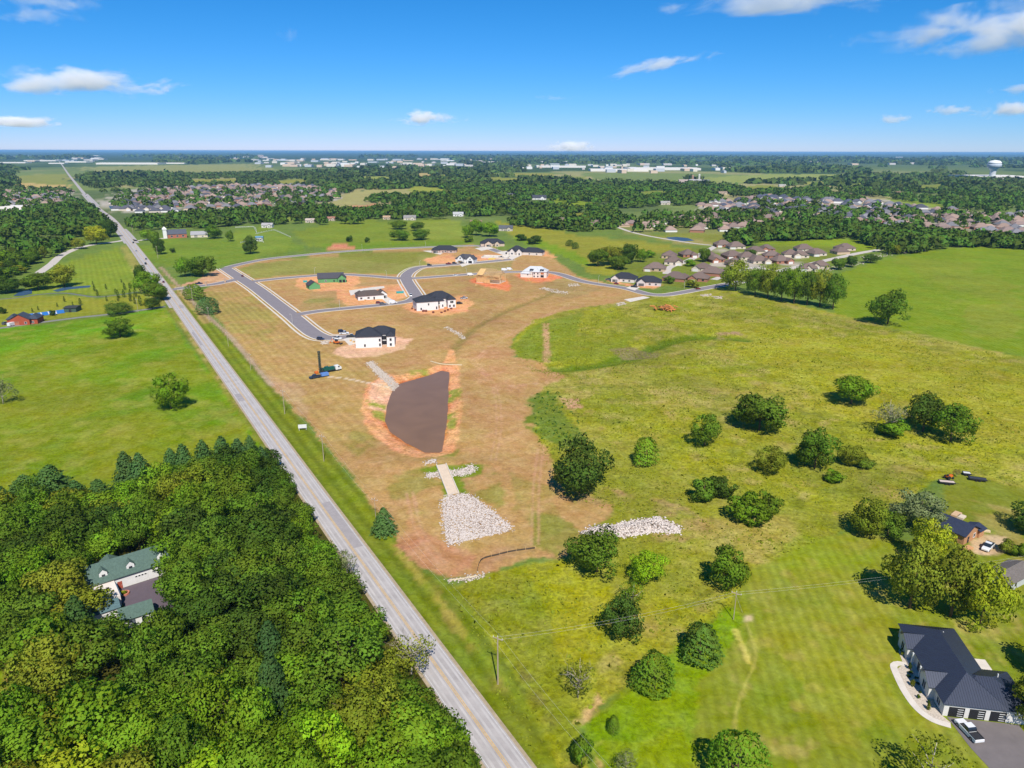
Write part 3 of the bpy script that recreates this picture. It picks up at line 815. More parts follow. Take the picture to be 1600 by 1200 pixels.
# ---- pond
def water_material(name, rgb, rough, spec=.3):
    m, nt, n, l, b = _nt(name)
    b.inputs['Base Color'].default_value = (*rgb, 1)
    b.inputs['Roughness'].default_value = rough
    b.inputs['IOR'].default_value = 1.33
    b.inputs['Specular IOR Level'].default_value = spec
    geo = n.new('ShaderNodeNewGeometry')
    no = n.new('ShaderNodeTexNoise'); no.inputs['Scale'].default_value = 1.3; no.inputs['Detail'].default_value = 3
    l.new(geo.outputs['Position'], no.inputs['Vector'])
    n2 = n.new('ShaderNodeTexNoise'); n2.inputs['Scale'].default_value = .06; n2.inputs['Detail'].default_value = 4; n2.inputs['Distortion'].default_value = 1.0
    l.new(geo.outputs['Position'], n2.inputs['Vector'])
    mr = n.new('ShaderNodeMapRange'); mr.inputs[1].default_value = .3; mr.inputs[2].default_value = .7; mr.inputs[3].default_value = .9; mr.inputs[4].default_value = 1.1
    l.new(n2.outputs[0], mr.inputs[0])
    sc_ = n.new('ShaderNodeVectorMath'); sc_.operation = 'SCALE'; sc_.inputs[0].default_value = tuple(rgb); l.new(mr.outputs[0], sc_.inputs['Scale'])
    l.new(sc_.outputs[0], b.inputs['Base Color'])
    bp = n.new('ShaderNodeBump'); bp.inputs['Strength'].default_value = .06; bp.inputs['Distance'].default_value = .06
    l.new(no.outputs[0], bp.inputs['Height']); l.new(bp.outputs[0], b.inputs['Normal'])
    return m
def sheet(name, poly, z, material, kind='structure'):
    mb = MB(); mb.face([(p[0], p[1], z) for p in poly][::-1])
    me = mb.mesh(name, material)
    if me.polygons[0].normal.z < 0: me.flip_normals()
    return tag(mobj(name, me), kind=kind)
m_pond = water_material('muddy_water', S(136, 104, 76), .18)
m_blue = water_material('blue_water', S(64, 84, 104), .3, .06)
pw = POND + (POND - POND.mean(0)) / np.linalg.norm(POND - POND.mean(0), axis=1)[:, None] * 5.0
sheet('pond_water', spline(np.vstack([pw, pw[:1]]), 3)[:-1], WATER_Z, m_pond)
sheet('creek_water', GP([(20, 463), (30, 456), (50, 452), (50, 459), (36, 462)]), .03, m_blue)
sheet('creek_water', GP([(82, 454), (100, 449), (125, 447), (142, 446), (140, 449), (110, 452), (90, 456)]), .03, m_blue)
sheet('pond_water', GP([(1040, 371), (1056, 370), (1075, 372), (1085, 376), (1070, 377), (1048, 375)]), .03, m_blue)
sheet('pond_water', GP([(170, 322), (180, 317), (196, 318), (200, 322), (186, 325), (172, 326)]), .03, m_blue)
# ================================================================ TREES
def leaf_material(name, trans=0.36, v0=.72, v1=1.28, h0=.475, h1=.515):
    m, nt, n, l, b = _nt(name)
    oi = n.new('ShaderNodeObjectInfo')
    at = n.new('ShaderNodeAttribute'); at.attribute_name = 'leaf'
    sp = n.new('ShaderNodeSeparateColor'); l.new(at.outputs['Color'], sp.inputs[0])
    def rng(v, b0, b1):
        k = n.new('ShaderNodeMapRange'); l.new(v, k.inputs[0]); k.inputs[3].default_value = b0; k.inputs[4].default_value = b1; return k.outputs[0]
    hs = n.new('ShaderNodeHueSaturation')
    l.new(oi.outputs['Color'], hs.inputs['Color'])
    l.new(rng(sp.outputs[1], h0, h1), hs.inputs['Hue'])
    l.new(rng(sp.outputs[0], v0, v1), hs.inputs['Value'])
    l.new(hs.outputs[0], b.inputs['Base Color'])
    b.inputs['Roughness'].default_value = .6
    b.inputs['Specular IOR Level'].default_value = .06
    tr = n.new('ShaderNodeBsdfTranslucent'); l.new(hs.outputs[0], tr.inputs['Color'])
    mx = n.new('ShaderNodeMixShader'); mx.inputs[0].default_value = trans
    l.new(b.outputs[0], mx.inputs[1]); l.new(tr.outputs[0], mx.inputs[2])
    out = n['Material Output']; l.new(mx.outputs[0], out.inputs['Surface'])
    return m
m_leaf = leaf_material('foliage')
m_leaf_far = leaf_material('far_foliage', .2, .42, 1.42, .462, .535)
m_bark = mat('bark', S(112, 92, 72), .9, .25, 4)
m_palebark = mat('pale_bark', S(190, 178, 160), .9, .2, 4)

def leaves_mesh(name, C, N, size, lobe, rs, round_n=0.84, mats=None):
    """small leaf sprays: C centres, N outward directions, size per spray, lobe value in 0..1"""
    n = len(C)
    N = N / (np.linalg.norm(N, axis=1)[:, None] + 1e-9)
    J = N + rs.normal(0, .55, (n, 3)); J /= np.linalg.norm(J, axis=1)[:, None]
    a = np.cross(J, rs.normal(0, 1, (n, 3))); a /= np.linalg.norm(a, axis=1)[:, None] + 1e-9
    b = np.cross(J, a)
    s = size[:, None]
    k = rs.uniform(.55, 1.0, (n, 1))
    V = np.stack([C - a * s - b * s * k * .35, C + a * s * .1 - b * s * k, C + a * s + b * s * k * .3, C - a * s * .15 + b * s * k], 1).reshape(-1, 3)
    V += rs.normal(0, .12, V.shape) * np.repeat(size, 4)[:, None]
    F = np.arange(4 * n).reshape(n, 4)
    me = mesh_np(name, V, F, mats or [m_leaf])
    cols = np.stack([np.clip(lobe * .72 + rs.uniform(0, .28, n), 0, 1), np.clip(lobe * .65 + rs.uniform(0, .35, n), 0, 1), rs.uniform(0, 1, n), np.ones(n)], 1)
    at = me.attributes.new('leaf', 'FLOAT_COLOR', 'POINT')
    at.data.foreach_set('color', np.repeat(cols, 4, 0).astype(np.float32).ravel())
    nn = round_n * N + (1 - round_n) * J
    nn /= np.linalg.norm(nn, axis=1)[:, None]
    me.polygons.foreach_set('use_smooth', np.ones(n, bool))
    me.normals_split_custom_set_from_vertices(np.repeat(nn, 4, 0).tolist())
    return me

def sphere_pts(n, rs, zmin=-1.0):
    z = rs.uniform(zmin, 1, n); t = rs.uniform(0, 2 * math.pi, n); r = np.sqrt(1 - z * z)
    return np.stack([r * np.cos(t), r * np.sin(t), z], 1)

def broad_crown(name, seed, nl=26, per=95, leaf=.034, low=.16, flat=1.0, gap=0.0, spread=.34, lr=(.13, .21)):
    rs = np.random.RandomState(seed)
    cz = (1 + low) / 2; hz = (1 - low) / 2
    Cs, Ns, Ls, Sz = [], [], [], []
    D = sphere_pts(nl, rs, -.98)
    for i in range(nl):
        u = D[i]
        rr = rs.uniform(.58, 1.0) if i > nl * .2 else rs.uniform(.1, .5)
        rr *= 1 + .22 * math.sin(3 * math.atan2(u[1], u[0]) + seed) * (1 - abs(u[2]))
        if i % 9 == 0: rr *= 1.16
        r = rs.uniform(*lr)
        if u[2] < 0: u = np.array([u[0], u[1], u[2]]) * np.array([math.sqrt((1 - u[2] ** 4) / (1 - u[2] ** 2 + 1e-6))] * 2 + [1])
        c = np.array([u[0] * spread * rr * (1.05 if u[2] < .5 else .9), u[1] * spread * rr, cz + u[2] * (hz - r * .8) * rr])
        k = int(per * (r / .17) ** 2)
        P = sphere_pts(k, rs)
        u = u / np.linalg.norm(u)
        out = u * .9 + np.array([0, 0, .35])
        keep = (P @ (out / np.linalg.norm(out))) > rs.uniform(-.75, -.2)
        P = P[keep]
        if gap: P = P[rs.uniform(0, 1, len(P)) > gap]
        rad_ = r * rs.uniform(.72, 1.08, (len(P), 1))
        pos = c + P * rad_ * np.array([1, 1, .86 * flat])
        Cs.append(pos); Ns.append(P + 0.35 * u)
        Ls.append(np.full(len(P), rs.uniform(0, 1))); Sz.append(leaf * rs.uniform(.7, 1.25, len(P)))
    return leaves_mesh(name, np.concatenate(Cs), np.concatenate(Ns), np.concatenate(Sz), np.concatenate(Ls), rs)

def pine_crown(name, seed, tiers=18, leaf=.022):
    rs = np.random.RandomState(seed)
    Cs, Ns, Ls, Sz = [], [], [], []
    for t in range(tiers):
        f = t / (tiers - 1)
        z0 = .10 + .86 * f
        R = .5 * (1 - f) ** .62 * rs.uniform(.85, 1.1) + .025
        nb = int(9 + 5 * (1 - f))
        for b in range(nb):
            a = 2 * math.pi * (b + rs.uniform(-.3, .3)) / nb + t * .9
            r_ = R * rs.uniform(.72, 1.1)
            m = int(7 + 22 * r_ / .5)
            s = np.sqrt(rs.uniform(.05, 1, m))
            w = (1 - .55 * s) * .085
            x = s * r_; y = rs.normal(0, 1, m) * w * .7
            z = z0 + .05 * s - .10 * s * s * r_ / .5 + rs.normal(0, .012, m)
            ca, sa = math.cos(a), math.sin(a)
            Cs.append(np.stack([x * ca - y * sa, x * sa + y * ca, z], 1))
            Ns.append(np.stack([np.full(m, ca * .75) - y * sa * 4, np.full(m, sa * .75) + y * ca * 4, np.full(m, .7)], 1))
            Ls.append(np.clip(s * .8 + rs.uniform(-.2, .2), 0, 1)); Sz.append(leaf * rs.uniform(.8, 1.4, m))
    return leaves_mesh(name, np.concatenate(Cs), np.concatenate(Ns), np.concatenate(Sz), np.concatenate(Ls), rs, .6)

def cedar_crown(name, seed, n=3000, leaf=.023, cone=.55):
    rs = np.random.RandomState(seed)
    P = sphere_pts(n, rs, -.85)
    z = (P[:, 2] + 1) / 2
    wz = np.clip(1 - cone * z, .12, 1) * np.sqrt(np.clip(1 - (2 * z - 1) ** 4, 0, 1)) * .52
    t = np.arctan2(P[:, 1], P[:, 0])
    lump = 1 + .26 * np.sin(t * 5 + z * 15 + seed) * np.sin(z * 19 + t * 2) + .12 * np.sin(t * 2 + seed) + rs.normal(0, .07, n)
    C = np.stack([np.cos(t) * wz * lump, np.sin(t) * wz * lump, .03 + .97 * z * (1 + .04 * np.sin(t * 3))], 1)
    N = np.stack([np.cos(t), np.sin(t), .3 + .8 * z], 1)
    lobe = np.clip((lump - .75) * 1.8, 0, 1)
    return leaves_mesh(name, C, N, leaf * rs.uniform(.7, 1.4, n), lobe, rs, .6)

def branch_mesh(name, seed, material, limbs=6, top=.75, r0=.022, spread=.36, base=.28, twigs=0):
    rs = np.random.RandomState(seed); mb = MB()
    mb.tube((0, 0, -.03), (rs.normal(0, .01), rs.normal(0, .01), base), r0, r0 * .75, 7)
    mb.tube((0, 0, base - .01), (rs.normal(0, .03), rs.normal(0, .03), top), r0 * .74, r0 * .2, 6)
    for i in range(limbs):
        a = 2 * math.pi * i / limbs + rs.uniform(-.4, .4)
        z0 = base + rs.uniform(-.06, .2); L = spread * rs.uniform(.6, 1)
        p0 = np.array([0, 0, z0]); p1 = np.array([math.cos(a) * L * .5, math.sin(a) * L * .5, z0 + rs.uniform(.1, .18)])
        p2 = np.array([math.cos(a + .2) * L, math.sin(a + .2) * L, p1[2] + rs.uniform(.05, .22)])
        mb.tube(p0, p1, r0 * .5, r0 * .32, 5); mb.tube(p1, p2, r0 * .32, r0 * .1, 5)
        for k in range(twigs):
            q = p1 + (p2 - p1) * rs.uniform(0, 1); d = rs.normal(0, .09, 3); d[2] = abs(d[2]) + .03
            mb.tube(q, q + d, r0 * .14, r0 * .04, 4)
    return mb.mesh(name, material, smooth_=True)

CROWNS = {
    'broad': [broad_crown('crown', 100 + i, nl=44 + 3 * i, per=170, leaf=.0235, low=.04 + .02 * (i % 3), spread=.365, lr=(.11, .19)) for i in range(6)],
    'fine': [broad_crown('crown', 140 + i, nl=66, per=165, leaf=.0205, low=.03, lr=(.09, .155), spread=.40) for i in range(4)],
    'airy': [broad_crown('crown', 160 + i, nl=34, per=90, leaf=.021, low=.10, gap=.16, spread=.39, lr=(.09, .16)) for i in range(3)],
    'shrub': [broad_crown('crown', 180 + i, nl=30, per=130, leaf=.034, low=-.08, spread=.36, lr=(.13, .20)) for i in range(3)],
    'mid': [broad_crown('crown', 200 + i, nl=26, per=50, leaf=.05, low=.0, spread=.34, lr=(.14, .22)) for i in range(4)],
    'pine': [pine_crown('crown', 220 + i) for i in range(3)],
    'cedar': [cedar_crown('crown', 240 + i, cone=(.45, .62, .35)[i]) for i in range(3)],
    'column': [cedar_crown('crown', 250, n=260, leaf=.06, cone=.5)],
}
TRUNKS = {
    'broad': [branch_mesh('trunk', 300 + i, m_bark) for i in range(3)],
    'airy': [branch_mesh('trunk', 310 + i, m_palebark, limbs=8, top=.9, r0=.018, spread=.42) for i in range(2)],
    'shrub': [branch_mesh('trunk', 320, m_bark, limbs=5, base=.12, r0=.03)],
    'pine': [branch_mesh('trunk', 330, m_bark, limbs=0, top=.95, r0=.02)],
}
DEADWOOD = branch_mesh('branches', 340, m_palebark, limbs=9, top=.95, r0=.016, spread=.42, base=.3, twigs=6)
TCOL = {'dark': S(78, 104, 34), 'mid': S(102, 132, 36), 'green': S(116, 152, 34), 'bright': S(144, 178, 34), 'yellow': S(164, 172, 40), 'olive': S(134, 146, 42),
        'pine': S(84, 118, 60), 'cedar': S(98, 126, 46), 'grey': S(132, 142, 88), 'brown': S(150, 130, 76)}

def tree(name, x, y, h, w, kind='broad', tint='mid', label=None, cat='tree', group=None, z=None, dead=False, lum=1.0):
    z = gz(x, y) if z is None else z
    rz = rnd.uniform(0, 6.28)
    t = empty(name, (x, y, z), rz, label, cat, group)
    c = np.array(TCOL[tint]) * rnd.uniform(.88, 1.14) * lum
    c = c * np.array([rnd.uniform(.93, 1.08), 1, rnd.uniform(.85, 1.15)])
    tk = {'fine': 'broad', 'mid': 'broad', 'cedar': 'shrub', 'column': 'shrub'}.get(kind, kind)
    mobj('trunk', rnd.choice(TRUNKS[tk]), t, sc=((w + h) / 2, (w + h) / 2, h * .97))
    mobj('crown', rnd.choice(CROWNS[kind]), t, sc=(w * rnd.uniform(.92, 1.1), w * rnd.uniform(.92, 1.1), h), color=c)
    if dead:
        mobj('bare_branches', DEADWOOD, t, sc=(w * 1.05, w * 1.05, h * 1.08))
    return t

def tree_box(box, kind, tint, label, name='broadleaf_tree', cat='tree', group=None, dead=False, k=.30):
    """place a tree whose crown fills a box measured in the photograph"""
    x0, y0, x1, y1 = box
    cx = (x0 + x1) / 2; wpx = x1 - x0
    yb = y1 - .10 * wpx - .02 * (y1 - y0)
    p = G(cx, yb)
    z0 = gz(*p); p = G(cx, yb, z0)
    w = wpx * mpp(p[0], p[1]) * (1.6 if kind == 'pine' else 1.04)
    # the crown's highest visible point stands a little behind the stem
    lo, hi = .5, 40.0
    for _ in range(30):
        h = (lo + hi) / 2
        if PX(p[0], p[1] + w * .12, z0 + h * .97)[1] > y0: lo = h
        else: hi = h
    h = max(h, w * .45) * (1.04 if kind == 'pine' else 1)
    return tree(name, p[0], p[1], h, w, kind, tint, label, cat, group, z0, dead, 1.3 if kind == 'pine' else 1.28)

LONE = 'lone trees standing in the fields'
T = tree_box
B = 'broad'
# --- pasture on the left
T((236, 581, 299, 646), 'fine', 'green', 'round leafy tree alone in the middle of the bright green pasture')
T((165, 495, 211, 532), 'fine', 'mid', 'round dark tree at the upper edge of the pasture below the narrow drive')
T((162, 470, 206, 496), 'fine', 'cedar', 'low wide spreading tree beside the narrow asphalt drive to the barn')
T((-14, 590, 24, 636), 'airy', 'grey', 'half dead tree with bare pale branches cut by the left picture edge', dead=True)
for b, t, lb in (((209, 411, 233, 446), 'dark', 'farthest dark tree of the clump beside the road near the lawn'), ((212, 420, 248, 462), 'green', 'second tree of the roadside clump, tall and mid green'),
                 ((226, 438, 262, 474), 'mid', 'widest tree of the roadside clump, overhanging the verge'), ((240, 450, 262, 470), 'yellow', 'yellowish small tree inside the roadside clump'), ((227, 464, 249, 486), 'dark', 'small dark tree at the near end of the roadside clump by the drive')):
    T(b, B, t, lb)
T((290, 444, 319, 471), 'cedar', 'mid', 'first of two dark bushy trees beside the earth trail, next to the entrance', k=.2)
T((312, 465, 341, 494), 'cedar', 'pine', 'second of two dark bushy trees beside the earth trail, nearer the camera')
T((274, 401, 306, 436), B, 'green', 'left tree of the big pair behind the subdivision entrance')
T((298, 395, 337, 437), B, 'mid', 'right and larger tree of the big pair behind the subdivision entrance')
T((379, 367, 405, 400), B, 'dark', 'dark tree standing at the edge of the green field by the back street')
T((353, 359, 367, 379), B, 'mid', 'small round tree in the green field before the fenced lawn')
T((221, 357, 241, 378), B, 'green', 'tree at the junction corner in front of the brick chapel')
T((233, 356, 252, 390), B, 'mid', 'tall tree left of the brick chapel')
T((240, 372, 260, 400), B, 'dark', 'dark tree at the roadside corner of the green field')
T((322, 350, 348, 376), B, 'mid', 'round tree right of the long white barn')
T((266, 386, 274, 396), 'shrub', 'dark', 'tiny dark bush alone in the green field behind the paired trees', name='shrub', cat='shrub')
T((-10, 432, 34, 462), B, 'dark', 'dark tree by the blue creek at the left picture edge')
T((38, 424, 84, 458), B, 'mid', 'wide tree standing over the blue creek')
T((80, 410, 122, 453), B, 'olive', 'olive tree at the lower corner of the striped lawn')
T((134, 350, 168, 386), B, 'yellow', 'yellow tree at the bend of the pale estate drive')
T((112, 370, 136, 392), B, 'olive', 'olive tree over the pale estate drive, left of the yellow tree')
T((160, 340, 186, 374), B, 'dark', 'dark tree at the road end of the pale estate drive')
# --- along the road and in the meadow
T((586, 794, 616, 837), 'pine', 'pine', 'small dark conifer alone on the grass verge beside the road', name='conifer', cat='conifer')
T((856, 683, 956, 782), 'fine', 'dark', 'big dark oak at the edge of the bare ground right of the white stone apron')
T((988, 684, 1027, 730), 'cedar', 'green', 'small round tree in the meadow right of the big dark oak')
T((1075, 643, 1127, 703), 'fine', 'mid', 'narrow tree in the meadow left of a rounder larger tree', dead=False)
T((1145, 611, 1227, 682), B, 'mid', 'large round tree in the meadow, nearest the middle of the right field')
T((1300, 582, 1359, 638), B, 'green', 'tree standing alone highest in the meadow, above the wide thicket')
T((1358, 625, 1415, 684), 'airy', 'grey', 'greyish thin tree at the left end of the wide thicket', dead=True)
T((1368, 652, 1420, 686), 'shrub', 'green', 'low green bush under the greyish thin tree', name='shrub', cat='shrub')
T((1410, 611, 1474, 682), B, 'dark', 'dark rounded tree in the middle of the wide thicket')
T((1450, 626, 1520, 698), 'fine', 'mid', 'broad tree at the right end of the wide thicket')
T((1176, 695, 1231, 745), 'fine', 'olive', 'small round tree left of the taller tree in the middle of the meadow')
T((1242, 665, 1303, 739), B, 'mid', 'tall tree casting a dark shadow on its left, between two smaller trees')
T((1312, 692, 1352, 732), B, 'olive', 'small two-part tree below the wide thicket')
T((1336, 714, 1366, 734), 'shrub', 'mid', 'low bush leaning against the small two-part tree', name='shrub', cat='shrub')
T((1288, 733, 1317, 757), 'shrub', 'green', 'single round bush in the meadow below the taller tree', name='shrub', cat='shrub')
T((1075, 742, 1120, 786), 'shrub', 'mid', 'left one of two joined bushes in the middle of the meadow', name='shrub', cat='shrub')
T((1104, 740, 1149, 780), 'shrub', 'dark', 'right one of two joined bushes in the middle of the meadow', name='shrub', cat='shrub')
T((1138, 768, 1194, 822), 'shrub', 'green', 'large green bush below the two joined bushes', name='shrub', cat='shrub')
T((1178, 764, 1219, 816), 'shrub', 'mid', 'tall dark bush right beside the large green bush', name='shrub', cat='shrub')
T((887, 822, 977, 904), 'fine', 'mid', 'big rounded tree in front of the white rock pile')
T((979, 857, 1039, 917), 'fine', 'bright', 'bright yellow-green tree below the white rock pile')
T((1103, 851, 1173, 929), B, 'mid', 'dark tree beside the utility pole at the lawn corner')
T((936, 925, 1008, 1004), 'fine', 'dark', 'dark spreading tree under the power lines')
T((965, 905, 1012, 952), 'airy', 'mid', 'thin small tree touching the dark spreading tree from behind')
T((1058, 972, 1130, 1038), 'cedar', 'cedar', 'feathery grey-green cedar beside the mown lawn', name='cedar_tree')
T((992, 1019, 1050, 1086), 'cedar', 'mid', 'dense round cedar in bright green grass', name='cedar_tree')
T((874, 1028, 932, 1098), 'airy', 'olive', 'thin half dry tree near the road verge in the lower meadow', dead=True)
T((948, 1119, 969, 1147), 'cedar', 'mid', 'very small conifer alone in the bright green grass', name='cedar_tree')
T((890, 1146, 926, 1198), 'shrub', 'mid', 'upright bush near the bottom edge beside the road verge', name='shrub', cat='shrub')
T((958, 1168, 996, 1215), 'airy', 'grey', 'pale grey thin bush cut by the bottom picture edge', name='shrub', cat='shrub')
T((1104, 1142, 1192, 1240), 'cedar', 'green', 'large tree cut by the bottom picture edge on the lawn')
T((1392, 1140, 1500, 1250), 'airy', 'olive', 'thin open tree at the bottom edge beside the black roofed house')
# --- lower right garden
T((1324, 776, 1385, 842), B, 'olive', 'leftmost tree of the row behind the lawn, olive green')
T((1362, 796, 1412, 843), B, 'mid', 'second tree of the row behind the lawn')
T((1394, 763, 1472, 838), 'fine', 'grey', 'silvery green rounded tree left of the black roofed shed')
T((1372, 835, 1470, 962), 'fine', 'olive', 'tall left tree of the big yellow-green group above the house')
T((1420, 806, 1482, 888), 'fine', 'yellow', 'upper tree of the big yellow-green group above the house')
T((1440, 848, 1530, 975), 'fine', 'olive', 'middle tree of the big yellow-green group above the house')
T((1490, 872, 1572, 988), 'fine', 'yellow', 'rightmost and brightest tree of the big group above the house')
T((1576, 782, 1640, 838), B, 'dark', 'dark tree cut by the right picture edge above the small grey hut')
T((1600, 985, 1690, 1075), B, 'dark', 'tree at the right picture edge whose shadow falls on the lawn beside the house')
T((1575, 1050, 1660, 1145), 'fine', 'olive', 'tree at the right corner of the black roofed house')
T((1562, 842, 1585, 866), 'shrub', 'olive', 'garden bush right of the parked white pickup', name='shrub', cat='shrub')
T((1580, 846, 1606, 872), 'shrub', 'green', 'garden bush at the right edge beside the parked white pickup', name='shrub', cat='shrub')
# --- trees round the right field
T((1356, 451, 1417, 514), 'fine', 'mid', 'leaning tree standing alone at the field hedge below the row of trees')
for i, (b, t) in enumerate((((1163, 414, 1196, 466), 'mid'), ((1183, 412, 1216, 470), 'olive'), ((1204, 415, 1238, 475), 'mid'), ((1224, 413, 1256, 479), 'green'), ((1245, 420, 1276, 481), 'mid'), ((1264, 416, 1296, 484), 'olive'), ((1284, 424, 1319, 488), 'mid'))):
    T(b, 'fine', t, ['first', 'second', 'third', 'fourth', 'fifth', 'sixth', 'seventh'][i] + ' tall tree, counted from the houses, in the row beside the right field', group='row of tall trees beside the right field')
T((1123, 404, 1174, 460), 'fine', 'olive', 'big olive tree over the street end beside the brown roofed houses')
for b, t, lb in (((918, 386, 950, 420), 'mid', 'left tree of the thicket behind the two black roofed houses'), ((938, 380, 972, 418), 'olive', 'second tree of the thicket behind the two black roofed houses'),
                 ((964, 378, 1000, 416), 'dark', 'dark tallest tree of the thicket behind the two black roofed houses'), ((948, 396, 985, 425), 'mid', 'front tree of the thicket behind the two black roofed houses'),
                 ((990, 388, 1012, 412), 'green', 'small green tree at the right end of the thicket')):
    T(b, B, t, lb)
T((1008, 390, 1024, 404), 'shrub', 'green', 'bush right of the thicket behind the black roofed houses', name='shrub', cat='shrub')
for b, lb in (((611, 343, 637, 361), 'upper left tree of four in the field behind the subdivision'), ((610, 356, 638, 379), 'lower left tree of four in the field behind the subdivision'),
              ((642, 345, 663, 363), 'upper right tree of four in the field behind the subdivision'), ((644, 356, 673, 378), 'lower right tree of four in the field behind the subdivision')):
    T(b, B, 'mid', lb)
T((540, 367, 552, 379), 'shrub', 'dark', 'dark bush alone in the field behind the back street', name='shrub', cat='shrub')
T((569, 370, 578, 380), 'shrub', 'dark', 'tiny bush in the field, right of the dark bush', name='shrub', cat='shrub')
for b, lb in (((720, 350, 742, 374), 'left tree of the cluster above the street end houses'), ((732, 340, 756, 371), 'second tree of the cluster above the street end houses'), ((752, 345, 779, 373), 'right tree of the cluster above the street end houses')):
    T(b, B, 'green', lb)
T((724, 369, 741, 380), 'shrub', 'mid', 'bush below the cluster above the street end houses', name='shrub', cat='shrub')
T((804, 364, 825, 378), 'shrub', 'dark', 'left dark cedar bush in the strip of lush grass behind the houses', name='shrub', cat='shrub')
T((820, 368, 849, 384), 'shrub', 'dark', 'wide dark cedar bush in the strip of lush grass behind the houses', name='shrub', cat='shrub')
T((885, 375, 895, 386), 'cedar', 'dark', 'left one of two small cedars in the yellow-green field', name='cedar_tree')
T((894, 379, 904, 390), 'cedar', 'dark', 'right one of two small cedars in the yellow-green field', name='cedar_tree')
T((1240, 366, 1256, 378), B, 'mid', 'small tree in the green patch behind the brown roofed houses')
T((1164, 388, 1182, 402), B, 'dark', 'dark tree among the brown roofed houses at the lane corner')
T((1090, 384, 1110, 412), B, 'mid', 'tree between brown roofed houses beside the curving lane')
T((1068, 403, 1088, 418), 'shrub', 'green', 'round garden tree inside the loop of the curving lane')
T((1038, 430, 1053, 445), 'shrub', 'mid', 'dark bush right of the black roofed houses', name='shrub', cat='shrub')
T((1070, 434, 1092, 452), 'shrub', 'olive', 'two-coloured hedge bush at the street corner', name='shrub', cat='shrub')
for i, b in enumerate(((1298, 400, 1322, 424), (1318, 398, 1340, 420), (1346, 396, 1374, 414))):
    T(b, B, ('mid', 'dark', 'dark')[i], ('left', 'middle', 'right')[i] + ' tree of three at the near corner of the right field')
# young planted trees on the left lawn
YOUNG = ((148, 455, 5), (153, 463, 5), (166, 452, 4), (181, 459, 4), (195, 453, 5.5), (203, 451, 4.5), (210, 450, 5), (185, 466, 6), (194, 465, 6), (204, 465, 6), (212, 464, 6.5),
                                 (185, 471, 4), (204, 471, 5), (211, 475, 5), (220, 478, 7), (167, 471, 4), (126, 477, 5), (101, 472, 4), (145, 445, 3), (190, 442, 3), (114, 478, 3), (60, 485, 3), (90, 480, 3), (51, 488, 3))
YORD = [sorted(range(len(YOUNG)), key=lambda k: (YOUNG[k][0], YOUNG[k][1])).index(i) for i in range(len(YOUNG))]
for i, (px, py, h) in enumerate(YOUNG):
    p = G(px, py)
    tree('young_conifer', p[0], p[1], h * 1.1, h * .42, 'column', 'dark', 'young narrow conifer on the lawn, ' + ordinal(YORD[i]) + ' counted from the left', 'conifer', 'young conifers planted on the lawn')
p = G(83, 493); tree('shrub', p[0], p[1], 4.5, 4, 'shrub', 'dark', 'dark small tree in front of the long blue pool', 'shrub')
p = G(5, 490); tree('shrub', p[0], p[1], 5, 5, 'shrub', 'dark', 'bush at the left edge beyond the brick barn', 'shrub')

# --- pines at the edge of the pasture
PG = 'pines along the pasture edge'
for i, b in enumerate(((22, 742, 62, 782), (60, 728, 112, 790), (106, 752, 142, 800), (140, 750, 178, 800), (186, 708, 218, 768), (208, 710, 240, 768), (257, 702, 284, 745), (277, 696, 305, 750), (306, 690, 338, 748), (338, 684, 366, 742), (362, 688, 390, 740), (384, 682, 402, 720), (-8, 760, 20, 800), (400, 700, 424, 748))):
    T(b, 'pine', 'pine', ['first', 'second', 'third', 'fourth', 'fifth', 'sixth', 'seventh', 'eighth', 'ninth', 'tenth', 'eleventh', 'twelfth', 'outermost left', 'last'][i] + ' blue-green pine, counted from the left, along the pasture edge' if i < 12 else
      ('blue-green pine half cut by the left picture edge above the wood' if i == 12 else 'blue-green pine nearest the road at the wood\'s corner'), name='pine_tree', group=PG)

# --- the wood at the lower left, tree by tree
WOOD = GP([(-60, 822), (60, 815), (180, 805), (250, 775), (330, 752), (420, 735), (438, 742), (470, 790), (540, 905), (620, 1025), (700, 1150), (770, 1262), (600, 1500), (-150, 1500), (-150, 1000)])
CLEAR = [GP([(120, 884), (252, 858), (290, 930), (286, 1010), (250, 1040), (190, 1034), (130, 985)]), GP([(338, 818), (395, 812), (402, 896), (345, 900)]),
         GP([(-60, 1040), (40, 1035), (40, 1150), (-60, 1150)]), GP([(85, 1080), (150, 1080), (215, 1060), (220, 1130), (100, 1160)])]
wpts = []
cand = nrs.uniform(WOOD.min(0), WOOD.max(0), (9000, 2))
wm = sdist(cand[:, 0], cand[:, 1], WOOD) < 0
for c in CLEAR: wm &= sdist(cand[:, 0], cand[:, 1], c) > 0
wm &= ldist(cand[:, 0], cand[:, 1], ROAD_NEAR) > 8.0
for p in cand[wm]:
    px, py = PX(p[0], p[1], 8)
    if py > 1290 or px < -60: continue
    d = 8.4 if rnd.random() < .75 else 6.2
    if all((p[0] - q[0]) ** 2 + (p[1] - q[1]) ** 2 > d * d for q in wpts): wpts.append(p)
WG = 'trees of the dense wood beside the road'
